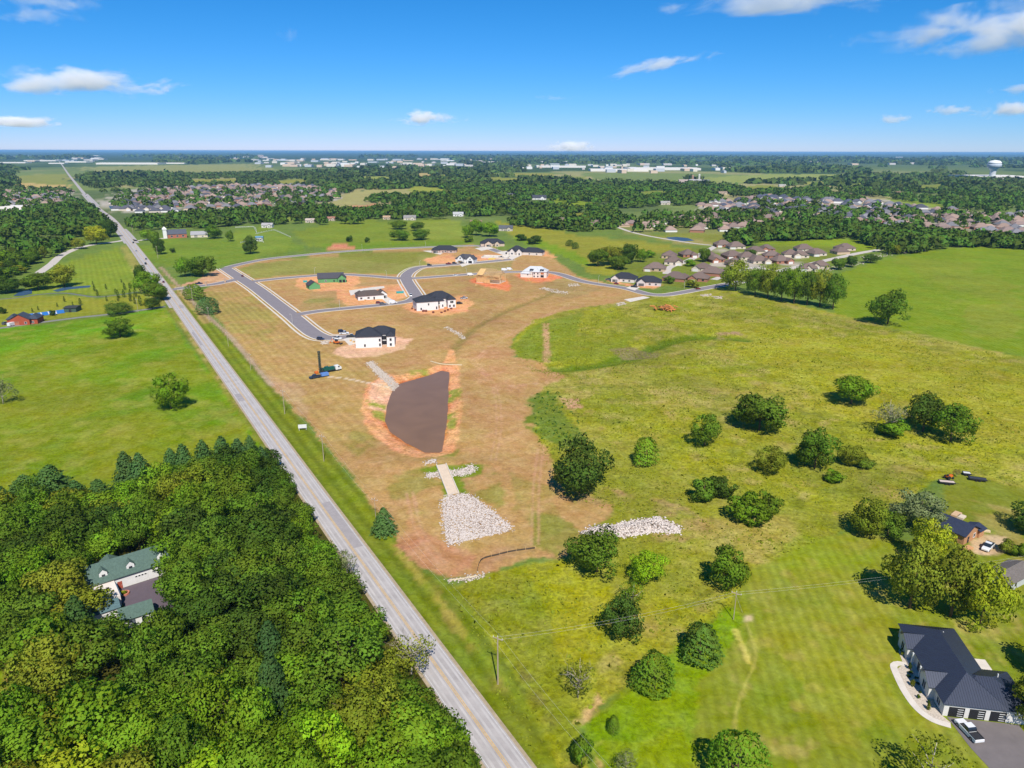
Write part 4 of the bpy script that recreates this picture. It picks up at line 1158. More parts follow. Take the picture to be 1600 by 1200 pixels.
for p in wpts:
    px, py = PX(p[0], p[1], 6)
    dr = ldist(np.array([p[0]]), np.array([p[1]]), ROAD_NEAR[:6])[0]
    n_ = vnoise(np.array([p[0] / 26]), np.array([p[1] / 26]), 91)[0]
    u = rnd.random()
    h = rnd.uniform(9.5, 16.5); w = rnd.uniform(11.5, 17)
    if dr < 12.5: h = rnd.uniform(7.5, 11); w = rnd.uniform(9, 11.5)
    if px < 200 and py > 960: tint = 'yellow' if u < .15 else 'olive' if u < .5 else 'green' if u < .75 else 'mid'
    elif n_ < .36: tint = 'dark' if u < .35 else 'mid'
    elif n_ < .62: tint = 'mid' if u < .5 else 'green' if u < .85 else 'olive'
    else: tint = 'green' if u < .45 else 'bright' if u < .55 else 'olive' if u < .75 else 'mid'
    kind = 'broad' if rnd.random() < .55 else 'fine'
    pine = (300 < px < 480 and 1010 < py < 1190 and rnd.random() < .16) or rnd.random() < .02
    if pine:
        tree('pine_tree', p[0], p[1], rnd.uniform(13, 16), rnd.uniform(9, 11), 'pine', 'pine', 'tall pine rising among the broadleaf trees of the dense wood', 'tree', 'pines inside the dense wood')
    else:
        where = 'along the road edge of the dense wood' if dr < 16 else 'around the green roofed house in the dense wood' if (90 < px < 320 and 800 < py < 1060) else 'at the bottom edge of the dense wood' if py > 1130 else 'at the left edge of the dense wood' if px < 110 else 'at the pasture side of the dense wood' if py < 850 else 'in the middle of the dense wood'
        tree('broadleaf_tree', p[0], p[1], h, w, kind, tint, {'dark': 'dark green', 'mid': 'mid green', 'green': 'fresh green', 'bright': 'bright green', 'yellow': 'yellow-green', 'olive': 'olive green'}[tint] + ' leafy tree ' + where, 'tree', WG, lum=1.26)
NWOOD = len(wpts)
T((524, 856, 562, 908), 'airy', 'grey', 'dead tree with bare white branches at the roadside edge of the wood', dead=True)
T((606, 985, 680, 1066), 'airy', 'olive', 'half bare yellowing tree leaning over the road from the wood', dead=True)

# --- woods of the middle distance: the nearest as single trees, the rest as one mass
WOODS_PX = [
 ([(-40, 348), (60, 330), (128, 322), (172, 345), (186, 356), (184, 368), (150, 376), (104, 386), (74, 408), (50, 430), (20, 440), (-40, 445)], 11, 'wooded estate left of the road'),
 ([(197, 352), (240, 344), (330, 337), (420, 331), (500, 326), (545, 332), (600, 342), (560, 350), (500, 352), (450, 352), (400, 350), (330, 357), (290, 356), (235, 360), (212, 362)], 11, 'tree belt behind the chapel'),
 ([(560, 336), (620, 326), (700, 332), (726, 322), (790, 330), (776, 346), (720, 344), (700, 342), (660, 344), (610, 344)], 13, 'trees round the farmhouse behind the field'),
 ([(560, 318), (600, 308), (700, 306), (760, 302), (800, 312), (830, 322), (790, 330), (700, 330), (640, 322), (570, 324)], 13, None),
 ([(775, 345), (790, 326), (850, 322), (900, 330), (965, 340), (975, 362), (905, 368), (850, 362), (800, 352)], 13, 'tree belt above the yellow-green field'),
 ([(1115, 384), (1140, 372), (1180, 366), (1215, 374), (1190, 380), (1150, 386)], 10, 'grove behind the brown roofed houses'),
 ([(1170, 362), (1280, 350), (1330, 356), (1420, 362), (1500, 376), (1600, 378), (1640, 384), (1600, 390), (1500, 386), (1450, 392), (1420, 398), (1380, 398), (1330, 372), (1270, 376), (1200, 378)], 8, 'hedge belt above the right field'),
 ([(1330, 300), (1360, 284), (1480, 280), (1640, 280), (1640, 338), (1560, 336), (1480, 326), (1400, 312), (1340, 312)], 15, None),
 ([(820, 300), (960, 294), (1100, 290), (1140, 300), (1330, 296), (1380, 310), (1330, 316), (1180, 306), (1100, 318), (1000, 328), (940, 336), (900, 322), (850, 308)], 15, None),
 ([(965, 346), (1050, 336), (1180, 336), (1200, 348), (1100, 362), (990, 368)], 24, None),
 ([(1100, 336), (1230, 326), (1330, 330), (1330, 352), (1200, 358)], 30, None),
 ([(200, 290), (300, 286), (480, 280), (560, 284), (720, 290), (820, 296), (820, 304), (700, 300), (560, 292), (400, 290), (240, 296)], 16, None),
 ([(120, 288), (150, 278), (400, 270), (600, 274), (820, 284), (820, 292), (500, 284), (300, 284), (150, 296)], 20, None),
 ([(0, 296), (110, 296), (130, 330), (0, 336)], 36, None), ([(160, 300), (530, 296), (530, 320), (180, 330)], 40, None),
 ([(0, 268), (30, 270), (30, 298), (0, 300)], 17, None), ([(1100, 312), (1600, 340), (1600, 366), (1300, 350)], 38, None),
]
mass = []      # points of the far mass: x, y, h, w, tint index
singles = []
for pts, sp_, lab in WOODS_PX:
    poly = GP(pts)
    area = .5 * abs(np.dot(poly[:, 0], np.roll(poly[:, 1], 1)) - np.dot(poly[:, 1], np.roll(poly[:, 0], 1)))
    n_ = int(area / (sp_ * sp_) * 1.0)
    n_ = min(n_, 2600)
    c = nrs.uniform(poly.min(0), poly.max(0), (n_ * 6 + 50, 2))
    c = c[sdist(c[:, 0], c[:, 1], poly) < 0]
    c = c[:n_]
    k = ldist(c[:, 0], c[:, 1], ROAD[::4], 60) > 16
    if sp_ < 20: k &= fbm(c[:, 0], c[:, 1], 75, 3, 88) > (.22 if lab and 'hedge' in lab else .38 if lab else .45)
    for q in c[k]: singles.append((q[0], q[1], lab, sp_))
singles.sort(key=lambda s: s[0] ** 2 + s[1] ** 2)
_sx = np.array([s[0] for s in singles]); _sy = np.array([s[1] for s in singles])
_ok = np.ones(len(singles), bool)
for key in ('estate_drive', 'church_drive', 'trail', 'old_street', 'court', 'far_avenue'):
    ln, h_ = PAL[key]; _ok &= ldist(_sx, _sy, ln, h_ + 8) > h_ + 5
singles = [s for s, k in zip(singles, _ok) if k]
nsing = 0
for x, y, lab, sp_ in singles:
    h = rnd.uniform(7, 16); w = rnd.uniform(8, 19) * (1.1 if sp_ > 12 else 1.0)
    if lab and nsing < 300 - NWOOD - 78 and y < 1350:
        nsing += 1
        tree('broadleaf_tree', x, y, h, w, 'mid', rnd.choice(['dark', 'mid', 'mid', 'green', 'olive']), 'one of the trees massed in the ' + lab, 'tree', lab, z=0.0)
    else: mass.append((x, y, h, w, rnd.random()))

# far country: clumps of trees out to the horizon
nfar = 12500
rr_ = np.exp(nrs.uniform(math.log(1700), math.log(15000), nfar * 2)); th = np.radians(nrs.uniform(-46, 46, nfar * 2))
fxx = np.sin(th) * rr_; fyy = np.cos(th) * rr_
wood = fbm(fxx, fyy * .55, 420, 4, 51)
patchy = fbm(fxx, fyy, 170, 3, 77)
keep = (wood < .535) & (patchy > .37) & (ldist(fxx, fyy, ROAD[::3], 90) > 30)
FARZ = [[(150, 246), (245, 246), (250, 262), (150, 262)], [(0, 250), (150, 248), (150, 262), (0, 262)], [(400, 244), (560, 244), (560, 264), (400, 264)], [(820, 256), (1120, 258), (1150, 275), (820, 272)], [(1520, 264), (1640, 262), (1640, 284), (1520, 284)],
        [(150, 318), (200, 294), (340, 286), (480, 288), (536, 300), (530, 312), (300, 334), (185, 333)], [(1080, 324), (1200, 304), (1380, 311), (1480, 326), (1600, 330), (1600, 368), (1240, 350)],
        [(20, 271), (106, 270), (106, 296), (16, 296)], [(110, 260), (240, 256), (420, 256), (420, 268), (300, 273), (160, 271)], [(1098, 276), (1200, 270), (1340, 270), (1300, 281), (1110, 287)], [(500, 324), (548, 298), (722, 292), (722, 302), (560, 320)],
        [(855, 306), (945, 320), (935, 332), (865, 322)], [(1320, 292), (1370, 278), (1350, 298), (1330, 302)], [(630, 312), (690, 310), (690, 320), (630, 321)], [(0, 294), (116, 293), (126, 331), (0, 334)], [(130, 296), (200, 292), (200, 330), (160, 326)], [(1380, 310), (1480, 310), (1480, 325), (1385, 323)],
        [(560, 246), (700, 246), (740, 262), (560, 262)], [(240, 262), (470, 256), (480, 262), (300, 276)]]
for q in FARZ: keep &= sdist(fxx, fyy, GP(q), 1.0) > 0
rr_, fxx, fyy = rr_[keep], fxx[keep], fyy[keep]
for x, y, r in zip(fxx, fyy, rr_):
    mass.append((x, y, rnd.uniform(8, 13) + r * .0004, (10 + r * .007) * rnd.uniform(.7, 1.4), rnd.random()))
mass = np.array(mass)
_open = [list(q) for q in FARZ] + [[(x, y + (3 if y > np.mean([p[1] for p in q]) else 0)) for x, y in q] for q in FIELDS]
_open += [[(px - 13, py - 2), (px + 13, py - 2), (px + 14, py + 5), (px - 14, py + 5)] for px, py in ((640, 344), (716, 338), (604, 343), (517, 345), (417, 356), (484, 348), (842, 312), (790, 361), (1404, 303), (1223, 292), (1130, 304), (798, 307), (744, 352), (28, 328), (690, 330), (880, 348), (930, 352), (1040, 320))]
_kp = np.ones(len(mass), bool)
for q in _open[len(FARZ):]: _kp &= sdist(mass[:, 0], mass[:, 1], GP(q), 1.0) > 0
mass = mass[_kp]
# hedges and scattered trees among the houses come later and join this list

def mass_mesh(name, P, per, rs, near):
    """many trees in one mesh: sprays of leaves over a dome for each tree"""
    n = len(P)
    D = sphere_pts(n * per, rs, -.35).reshape(n, per, 3)
    lump = rs.uniform(.74, 1.1, (n, per, 1))
    C = D * lump * np.stack([P[:, 3] * .5, P[:, 3] * .5, P[:, 2] * .5], 1)[:, None, :]
    C[..., 2] += (P[:, 2] * .52)[:, None]
    C[..., 0] += P[:, 0][:, None]; C[..., 1] += P[:, 1][:, None]
    size = (P[:, 3] * (.17 if near else .30))[:, None] * rs.uniform(.7, 1.3, (n, per))
    N = D + np.array([0, 0, .35])
    lobe = np.clip(P[:, 4][:, None] + rs.uniform(-.25, .25, (n, per)), 0, 1)
    return leaves_mesh(name, C.reshape(-1, 3), N.reshape(-1, 3), size.ravel(), lobe.ravel(), rs, .8, [m_leaf_far])
rs_ = np.random.RandomState(5)
md = np.hypot(mass[:, 0], mass[:, 1])
o = mobj('woods', mass_mesh('woods', mass[md < 2400], 42, rs_, True), color=S(92, 120, 40))
tag(o, 'woods and hedgerows massed between the fields of the middle distance', 'woods', kind='stuff')
o = mobj('woods', mass_mesh('woods', mass[md >= 2400], 11, rs_, False), color=S(92, 112, 48))
tag(o, 'far woods reaching to the flat horizon', 'woods', kind='stuff')
print('wood', NWOOD, 'single', nsing, 'mass', len(mass), (md < 2400).sum())
# ================================================================ BUILDINGS
def shingle_material(name):
    m, nt, n, l, b = _nt(name)
    oi = n.new('ShaderNodeObjectInfo'); tc = n.new('ShaderNodeTexCoord')
    br = n.new('ShaderNodeTexNoise'); br.inputs['Scale'].default_value = 2.2; br.inputs['Detail'].default_value = 6; br.inputs['Roughness'].default_value = .75
    l.new(tc.outputs['Object'], br.inputs['Vector'])
    mr = n.new('ShaderNodeMapRange'); mr.inputs[1].default_value = .3; mr.inputs[2].default_value = .7; mr.inputs[3].default_value = .72; mr.inputs[4].default_value = 1.25
    l.new(br.outputs[0], mr.inputs[0])
    mx = n.new('ShaderNodeVectorMath'); mx.operation = 'SCALE'; l.new(oi.outputs['Color'], mx.inputs[0]); l.new(mr.outputs[0], mx.inputs['Scale'])
    l.new(mx.outputs[0], b.inputs['Base Color']); b.inputs['Roughness'].default_value = .9; b.inputs['Specular IOR Level'].default_value = .2
    w = n.new('ShaderNodeTexWave'); w.bands_direction = 'Z'; w.inputs['Scale'].default_value = 1.6; l.new(tc.outputs['Object'], w.inputs['Vector'])
    bp = n.new('ShaderNodeBump'); bp.inputs['Strength'].default_value = .35; bp.inputs['Distance'].default_value = .05
    l.new(w.outputs['Fac'], bp.inputs['Height']); l.new(bp.outputs[0], b.inputs['Normal'])
    return m
m_shingle = shingle_material('roof_shingles')
m_metalroof = mat_oc('metal_roof', .38, .06, .6, .5, metal=.25)
m_wall = mat_oc('painted_wall', .8, .07, .8)
m_glass = mat('window_glass', S(44, 52, 62), .12, .1, .5, spec=.6)
m_frame = mat('white_frame', S(236, 236, 232), .6, .04)
m_door = mat_oc('door_paint', .6, .05)
m_garage_w = mat('white_garage_door', S(232, 230, 226), .6, .04)
m_wood = mat('bare_timber', S(228, 194, 140), .8, .18, 1.5)
m_osb = mat('timber_sheathing', S(224, 182, 122), .8, .2, 1.2)
m_slab = mat('concrete_slab', S(224, 214, 200), .9, .1, .5)

def hip_faces(x0, x1, y0, y1, ze, rise, kind, over=.5):
    x0 -= over; x1 += over; y0 -= over; y1 += over
    w, d = x1 - x0, y1 - y0
    zr = ze + rise
    if kind == 'h':
        if w >= d:
            a, b = (x0 + d / 2, (y0 + y1) / 2, zr), (x1 - d / 2 + .01, (y0 + y1) / 2, zr)
            return [[(x0, y0, ze), (x1, y0, ze), b, a], [(x1, y0, ze), (x1, y1, ze), b], [(x1, y1, ze), (x0, y1, ze), a, b], [(x0, y1, ze), (x0, y0, ze), a]]
        a, b = ((x0 + x1) / 2, y0 + w / 2, zr), ((x0 + x1) / 2, y1 - w / 2, zr)
        return [[(x0, y0, ze), (x1, y0, ze), a], [(x1, y0, ze), (x1, y1, ze), b, a], [(x1, y1, ze), (x0, y1, ze), b], [(x0, y1, ze), (x0, y0, ze), a, b]]
    if kind == 'gx':
        a, b = (x0, (y0 + y1) / 2, zr), (x1, (y0 + y1) / 2, zr)
        return [[(x0, y0, ze), (x1, y0, ze), b, a], [(x1, y1, ze), (x0, y1, ze), a, b]]
    a, b = ((x0 + x1) / 2, y0, zr), ((x0 + x1) / 2, y1, zr)
    return [[(x1, y0, ze), (x1, y1, ze), b, a], [(x0, y1, ze), (x0, y0, ze), a, b]]

def roof_mesh(wings, material, over=.5, th=.22):
    mb = MB()
    for wg in wings:
        fs = hip_faces(*wg[:7], over=over)
        for f in fs:
            up = [(p[0], p[1], p[2] + th) for p in f]
            mb.face(up); mb.face([p for p in f][::-1])
            for i in range(len(f)):
                j = (i + 1) % len(f)
                mb.face([f[i], f[j], up[j], up[i]])
    return mb.mesh('roof', material)

def wall_mesh(wings, material, base=-.4):
    mb = MB()
    for (x0, x1, y0, y1, ze, rise, kind) in [w[:7] for w in wings]:
        mb.box(x0, x1, y0, y1, base, ze + .02)
        if kind == 'gx':
            k = rise * (x1 - x0 > 0)
            for x in (x0, x1):
                mb.face([(x, y0, ze), (x, y1, ze), (x, (y0 + y1) / 2, ze + rise * .95)][::(1 if x == x1 else -1)])
        elif kind == 'gy':
            for y in (y0, y1):
                mb.face([(x0, y, ze), (x1, y, ze), ((x0 + x1) / 2, y, ze + rise * .95)][::(1 if y == y0 else -1)])
    return mb.mesh('wall', material)

def opening(parent, wing, side, u, z, w, h, kind='window', color=(.03, .03, .035)):
    x0, x1, y0, y1 = wing[:4]
    if side in 'fb': cx = x0 + u * (x1 - x0); cy = y0 if side == 'f' else y1
    else: cy = y0 + u * (y1 - y0); cx = x0 if side == 'l' else x1
    rz = {'f': 0, 'b': math.pi, 'l': -math.pi / 2, 'r': math.pi / 2}[side]
    mb = MB()
    if kind == 'window':
        t = .12
        mb.box(-w / 2 - t, w / 2 + t, -.07, .02, h, h + t); mb.box(-w / 2 - t, w / 2 + t, -.10, .02, -t, 0)
        mb.box(-w / 2 - t, -w / 2, -.07, .02, 0, h); mb.box(w / 2, w / 2 + t, -.07, .02, 0, h)
        o = mobj('window', mb.mesh('window', m_frame), parent, (cx, cy, z), rz)
        p = MB(); p.box(-w / 2, w / 2, -.035, .02, 0, h)
        mobj('pane', p.mesh('pane', m_glass), o)
        if w > 1.3:
            p = MB(); p.box(-.04, .04, -.06, .0, 0, h); mobj('mullion', p.mesh('mullion', m_frame), o)
    elif kind == 'garage':
        n = 4
        for i in range(n):
            mb.box(-w / 2, w / 2, -.05, .02, h * i / n + .015, h * (i + 1) / n - .015)
        o = mobj('garage_door', mb.mesh('garage_door', m_door), parent, (cx, cy, z), rz, color=color)
        if sum(color) < .6:     # dark doors carry pale light slots
            for i in range(4):
                p = MB(); p.box(w * .05, w * .42, -.075, -.052, h * (.12 + .22 * i), h * (.17 + .22 * i)); mobj('light_slot', p.mesh('light_slot', m_frame), o)
        else:
            for i in range(4):
                p = MB(); p.box(-w * .42 + i * w * .22, -w * .28 + i * w * .22, -.075, -.052, h * .78, h * .92); mobj('pane', p.mesh('pane', m_glass), o)
    else:
        mb.box(-w / 2, w / 2, -.05, .02, 0, h)
        o = mobj('door' if kind == 'door' else 'opening', mb.mesh('door', m_door), parent, (cx, cy, z), rz, color=color)
        if kind == 'door':
            p = MB(); p.box(w * .3, w * .38, -.11, -.05, h * .45, h * .5); mobj('handle', p.mesh('handle', m_frame), o)
    return o

def house(name, label, px, py, yaw, wings, roof, wall, feats=(), rm=None, group=None, cat='house', z=0.0, chimney=None, wm=None, over=.5):
    p = G(px, py)
    t = empty(name, (p[0], p[1], z), math.radians(yaw), label, cat, group)
    wo_ = mobj('wall', wall_mesh(wings, wm or m_wall), t, color=wall)
    r = None
    if roof is not None:
        r = mobj('roof', roof_mesh(wings, rm or m_shingle, over), t, color=roof)
        if chimney:
            mb = MB(); x, y, zt = chimney; mb.box(x - .5, x + .5, y - .4, y + .4, 1, zt); mb.box(x - .6, x + .6, y - .5, y + .5, zt, zt + .2)
            mobj('chimney', mb.mesh('chimney', m_wall), r, color=wall)
    for f in feats:
        k = f[0]
        opening(t, wings[f[1]], f[2], f[3], f[4], f[5], f[6], k, f[7] if len(f) > 7 else ((.8, .8, .78) if k == 'garage' else (.02, .02, .025)))
    return t

BLACK = S(58, 60, 68); BROWNR = S(104, 92, 86); WHITEW = S(238, 236, 232); TANW = S(206, 180, 150); BRICK = S(176, 122, 98)
W = 'window'
# --- houses under construction
house('house', 'two-storey white house with black hip roof above the pond', 586, 543, 8,
      [(-11, 4, 0, 14, 6.6, 4.2, 'h'), (-4, 11.5, 5, 17, 6.6, 3.8, 'h'), (7, 11.5, .5, 8, 6.4, 2.2, 'h')], BLACK, WHITEW,
      [(W, 0, 'f', .35, .6, 1.0, 1.6), (W, 0, 'f', .93, 3.6, 1.0, 1.7), (W, 0, 'f', .93, .7, 1.0, 1.7), ('opening', 1, 'f', .62, .3, 3.0, 2.4), ('opening', 1, 'f', .62, 3.3, 3.0, 2.4), (W, 2, 'f', .5, 3.6, 1.2, 1.6), (W, 2, 'f', .5, .6, 1.2, 1.6), (W, 2, 'r', .5, 3.6, 1.0, 1.6), (W, 1, 'r', .6, 1.6, 1.2, 1.8), ('garage', 0, 'l', .5, 0, 5, 2.4)])
house('house', 'largest white house with sprawling black roof beside the street bend', 683, 484, 20,
      [(-15, 1, 0, 13, 6.4, 3.6, 'h'), (-4, 15, 8, 22, 6.4, 4.4, 'h'), (9, 15, 3, 12, 6.2, 2.6, 'h'), (-2, 6, 3, 12, 5.8, 2.8, 'h')], BLACK, WHITEW,
      [(W, 0, 'f', .2, .6, 1.0, 1.7), (W, 0, 'f', .92, .5, 1.0, 2.0), (W, 0, 'f', .55, 3.7, 1.0, 1.5), ('opening', 3, 'f', .4, .2, 3.2, 2.4, S(150, 110, 60)), ('opening', 3, 'f', .4, 3.2, 3.2, 2.3), (W, 3, 'f', .88, 1.2, .9, 1.8), (W, 2, 'f', .25, .6, 1.2, 1.8), (W, 2, 'f', .75, .6, 1.4, 1.8), (W, 2, 'f', .5, 3.6, 2.4, 1.6), (W, 2, 'r', .5, 3.6, 1.2, 1.6), (W, 1, 'r', .7, 1.6, 1.2, 1.8), ('garage', 0, 'l', .4, 0, 5, 2.4)])
house('house', 'single-storey white house with dark brown roof and pale driveway', 584, 468, 22,
      [(-12, 8, 0, 11, 3.3, 3.2, 'h'), (4, 11, 1.5, 9, 3.3, 3.0, 'gy'), (-12, -6, 2, 13, 3.3, 2.6, 'h')], S(98, 86, 80), WHITEW,
      [('garage', 1, 'f', .28, 0, 2.6, 2.3, (.03, .03, .03)), ('garage', 1, 'f', .74, 0, 2.6, 2.3, (.03, .03, .03)), (W, 0, 'f', .12, .9, 1.6, 1.4), (W, 0, 'f', .4, .9, 1.6, 1.4), ('door', 0, 'f', .62, 0, 1.1, 2.1), (W, 0, 'l', .4, .9, 1.6, 1.4)])
house('house', 'house wrapped in green sheathing under a dark roof, long wing', 521, 442, 14,
      [(-13, 9, 2, 15, 3.6, 4.0, 'gx'), (4, 11, -.5, 9, 3.6, 3.4, 'gy')], S(84, 82, 88), S(104, 162, 106),
      [('opening', 1, 'f', .3, .2, 2.2, 2.4), ('opening', 1, 'f', .72, .2, 2.2, 2.4), ('opening', 0, 'f', .62, .5, 1.0, 1.8), (W, 1, 'r', .4, .9, 1.2, 1.4), (W, 0, 'f', .3, .9, 1.4, 1.4)])
house('garage', 'small green sheathed gable garage in front of the green house', 492, 452, 30, [(-4.5, 4.5, 0, 10, 3.2, 3.2, 'gy')], S(74, 74, 82), S(104, 166, 110),
      [('opening', 0, 'l', .4, .3, 1.0, 2.0), (W, 0, 'r', .5, .9, 1.0, 1.2)], cat='garage')
house('house', 'low house with black hip roof beside the back street', 694, 395, 0, [(-14, 14, 0, 15, 3.2, 4.2, 'h'), (-14, -5, -3, 6, 3.2, 2.6, 'h'), (4, 12, -2.5, 6, 3.2, 2.6, 'h')], BLACK, S(196, 172, 160),
      [('garage', 1, 'f', .5, 0, 5, 2.4, (.05, .05, .05)), (W, 2, 'f', .5, .9, 2, 1.5), (W, 0, 'f', .55, .9, 1.8, 1.5), ('door', 0, 'f', .45, 0, 1.1, 2.1)])
house('house', 'white house with two front gables beside the street parked with cars', 724, 411, -18, [(-10, 10, 3, 14, 3.6, 4.4, 'h'), (-6, 0, -1, 8, 4.6, 3.6, 'gy'), (4, 11, 0, 9, 4.0, 3.6, 'gy')], S(84, 84, 90), WHITEW,
      [('garage', 1, 'f', .5, 0, 4.6, 2.4, S(120, 96, 60)), (W, 1, 'f', .5, 4.2, 1.4, 1.6), ('opening', 2, 'f', .5, 0, 4, 2.6), (W, 2, 'f', .5, 3.6, 1.2, 1.2), (W, 2, 'r', .4, .8, 1.4, 1.6)])
house('house', 'black roofed house at the far end of the back street', 769, 385, 4, [(-14, 15, 0, 16, 3.4, 5.0, 'h'), (-9, 0, -3, 7, 3.4, 3.2, 'gy'), (3, 9, -2.5, 7, 3.4, 3, 'gy')], BLACK, S(212, 188, 166),
      [('garage', 1, 'f', .5, 0, 5, 2.4, (.05, .05, .05)), (W, 2, 'f', .5, .8, 2, 1.6), ('door', 0, 'f', .55, 0, 1.1, 2.1), (W, 0, 'r', .5, .8, 1.6, 1.5)])
house('house', 'long black roofed house with white front at the end of the side street', 817, 399, -16, [(-19, 0, 2, 18, 3.6, 5.6, 'h'), (-3, 21, 3, 16, 3.4, 4.4, 'h'), (-15, -9, -2, 8, 3.8, 3.6, 'gy'), (-7, -1, -1, 8, 3.8, 3.4, 'gy')], BLACK, S(226, 216, 206),
      [(W, 2, 'f', .5, .8, 2, 1.8), ('door', 3, 'f', .5, 0, 1.4, 2.4), (W, 1, 'f', .4, .8, 1.4, 1.5), (W, 1, 'f', .75, .8, 1.4, 1.5), (W, 0, 'l', .5, .8, 1.6, 1.5)])
h10 = house('house', 'unfinished two-storey white house with grey underlay on its roof', 834, 434, -12, [(-12, 13, 2, 15, 6.0, 4.6, 'h'), (-14, -4, 0, 8, 4.0, 3.4, 'h'), (-1, 6, 0, 8, 6.0, 3.2, 'h')], S(206, 208, 210), S(236, 228, 216),
      [('opening', 2, 'f', .2, .6, 1.3, 1.7), ('opening', 2, 'f', .75, .6, 1.3, 1.7), ('opening', 2, 'f', .2, 3.6, 1.3, 1.7), ('opening', 2, 'f', .75, 3.6, 1.3, 1.7), ('opening', 0, 'f', .82, .3, 3.4, 2.4), ('opening', 0, 'f', .82, 3.3, 3.4, 2.0, S(190, 120, 70)), ('opening', 1, 'f', .75, 2.4, 1.2, 1.2), ('opening', 0, 'r', .5, 3.2, 1.4, 1.6), ('opening', 0, 'r', .5, .5, 1.4, 1.6)], rm=m_shingle); h10.scale = (.88, .88, .88)
mb = MB()
for x in (-4.6, 6.2): mb.box(x, x + 1.5, .8, 8, 8.2, 8.5)
for x, y in ((-3, 1.4), (8, 1.4)): mb.box(x, x + 2.2, y, y + 4, 8.0, 8.4)
mobj('dark_underlay', mb.mesh('underlay', mat('roof_felt', S(70, 72, 78), .9)), h10)
for px, py, yaw, lb, dx in ((971, 441, -24, 'black roofed new house, left of a pair at the street bend', 0), (1012, 447, -14, 'black roofed new house, right of a pair at the street bend', 1)):
    house('house', lb, px, py, yaw, [(-10, 11, 1, 15, 3.2, 4.4, 'h'), (-9, -2, -2, 7, 3.2, 3.2, 'gy')], BLACK, S(232, 222, 214) if dx == 0 else S(214, 204, 200),
          [('garage' if dx == 0 else 'opening', 1, 'f', .5, 0, 4.6, 2.4, (.1, .1, .1)), (W, 0, 'f', .55, .8, 1.6, 1.5), (W, 0, 'f', .8, .8, 1.6, 1.5), (W, 0, 'l', .5, .8, 1.4, 1.4)])

# timber frame: studs, plates and rafters standing one by one
p = G(762, 442.5)
fr_ = empty('timber_house_frame', (p[0], p[1], 0), math.radians(-22), 'bare yellow timber house frame with open rafters beside the lower street', 'house frame'); fr_.scale = (1.22, 1.22, 1.22)
mb = MB(); mb.box(-9, 9, 0, 13, 0, .25); mobj('slab', mb.mesh('slab', m_slab), fr_)
mb = MB()
mb.box(-9, -8.8, 0, 13, .25, 5.2); mb.box(-9, -2.6, 0, .2, .25, 5.2); mb.box(-2.6, 2.4, -1.5, -1.3, .25, 3.0); mb.box(4, 9, 1, 1.2, 3.0, 5.8); mb.box(-4, 5, 12.8, 13, .25, 5.6)
mobj('sheathing', mb.mesh('sheathing', m_osb), fr_)
mb = MB(); mb.box(2.6, 9, 2.4, 2.6, .3, 2.9); mobj('white_wrap', mb.mesh('wrap', m_frame), fr_)
stud = MB(); stud.box(-.1, .1, -.12, .12, 0, 5.4); sm = stud.mesh('stud', m_wood)
for i in range(13): mobj('stud', sm, fr_, (-2.6 + i * .95, 0, .25))
for i in range(9): mobj('stud', sm, fr_, (9, i * 1.5, .25))
for i in range(8): mobj('stud', sm, fr_, (-2 + i * 1.4, 7, .25))
fl = MB(); fl.box(-2.6, 9.2, -.3, 6.8, 2.9, 3.15); mobj('floor_deck', fl.mesh('floor_deck', m_osb), fr_)
rm_ = MB()
for s in (-1, 1):
    rm_.loft([[(-.12, s * 7.6, 5.3), (.12, s * 7.6, 5.3), (.12, s * 7.6, 5.65), (-.12, s * 7.6, 5.65)], [(-.12, 0, 9.2), (.12, 0, 9.2), (.12, 0, 9.6), (-.12, 0, 9.6)]])
rm_.box(-.1, .1, -7.3, 7.3, 5.3, 5.5); rm_.box(-.1, .1, -3.6, 3.6, 7.2, 7.4); rm_ = rm_.mesh('rafter', m_wood)
for i in range(16): mobj('rafter', rm_, fr_, (-8.6 + i * 1.15, 6.4, .0), 0, (1, 1, 1 if 3 < i < 12 else .9))
mb = MB(); mb.face([(-8, -.9, 5.75), (-3.5, -.9, 5.75), (-3.5, 6, 9.3), (-8, 6, 9.3)]); mb.face([(-8, -.9, 5.65), (-8, 6, 9.2), (-3.5, 6, 9.2), (-3.5, -.9, 5.65)]); mobj('roof_boards', mb.mesh('roof_boards', m_osb), fr_)
# a slab with its first walls
p = G(773, 404)
sl = empty('house_foundation', (p[0], p[1], 0), math.radians(-10), 'pale concrete foundation with low grey walls between two black roofed houses', 'foundation')
mb = MB(); mb.box(-15, 14, 0, 16, -.2, .3); mobj('slab', mb.mesh('slab', m_slab), sl)
mb = MB()
for a0 in ((-15, 14, 0, .3), (-15, 14, 15.7, 16), (-15, -14.7, .3, 15.7), (13.7, 14, .3, 15.7), (-3, -2.7, .3, 9)): mb.box(a0[0], a0[1], a0[2], a0[3], .3, 1.5)
mobj('wall', mb.mesh('wall', m_slab), sl)
mb = MB(); mb.box(-6, 1, -7, -.5, -.1, .35); mobj('lumber_stack', mb.mesh('stack', mat('yellow_lumber', S(238, 200, 60), .8)), sl)

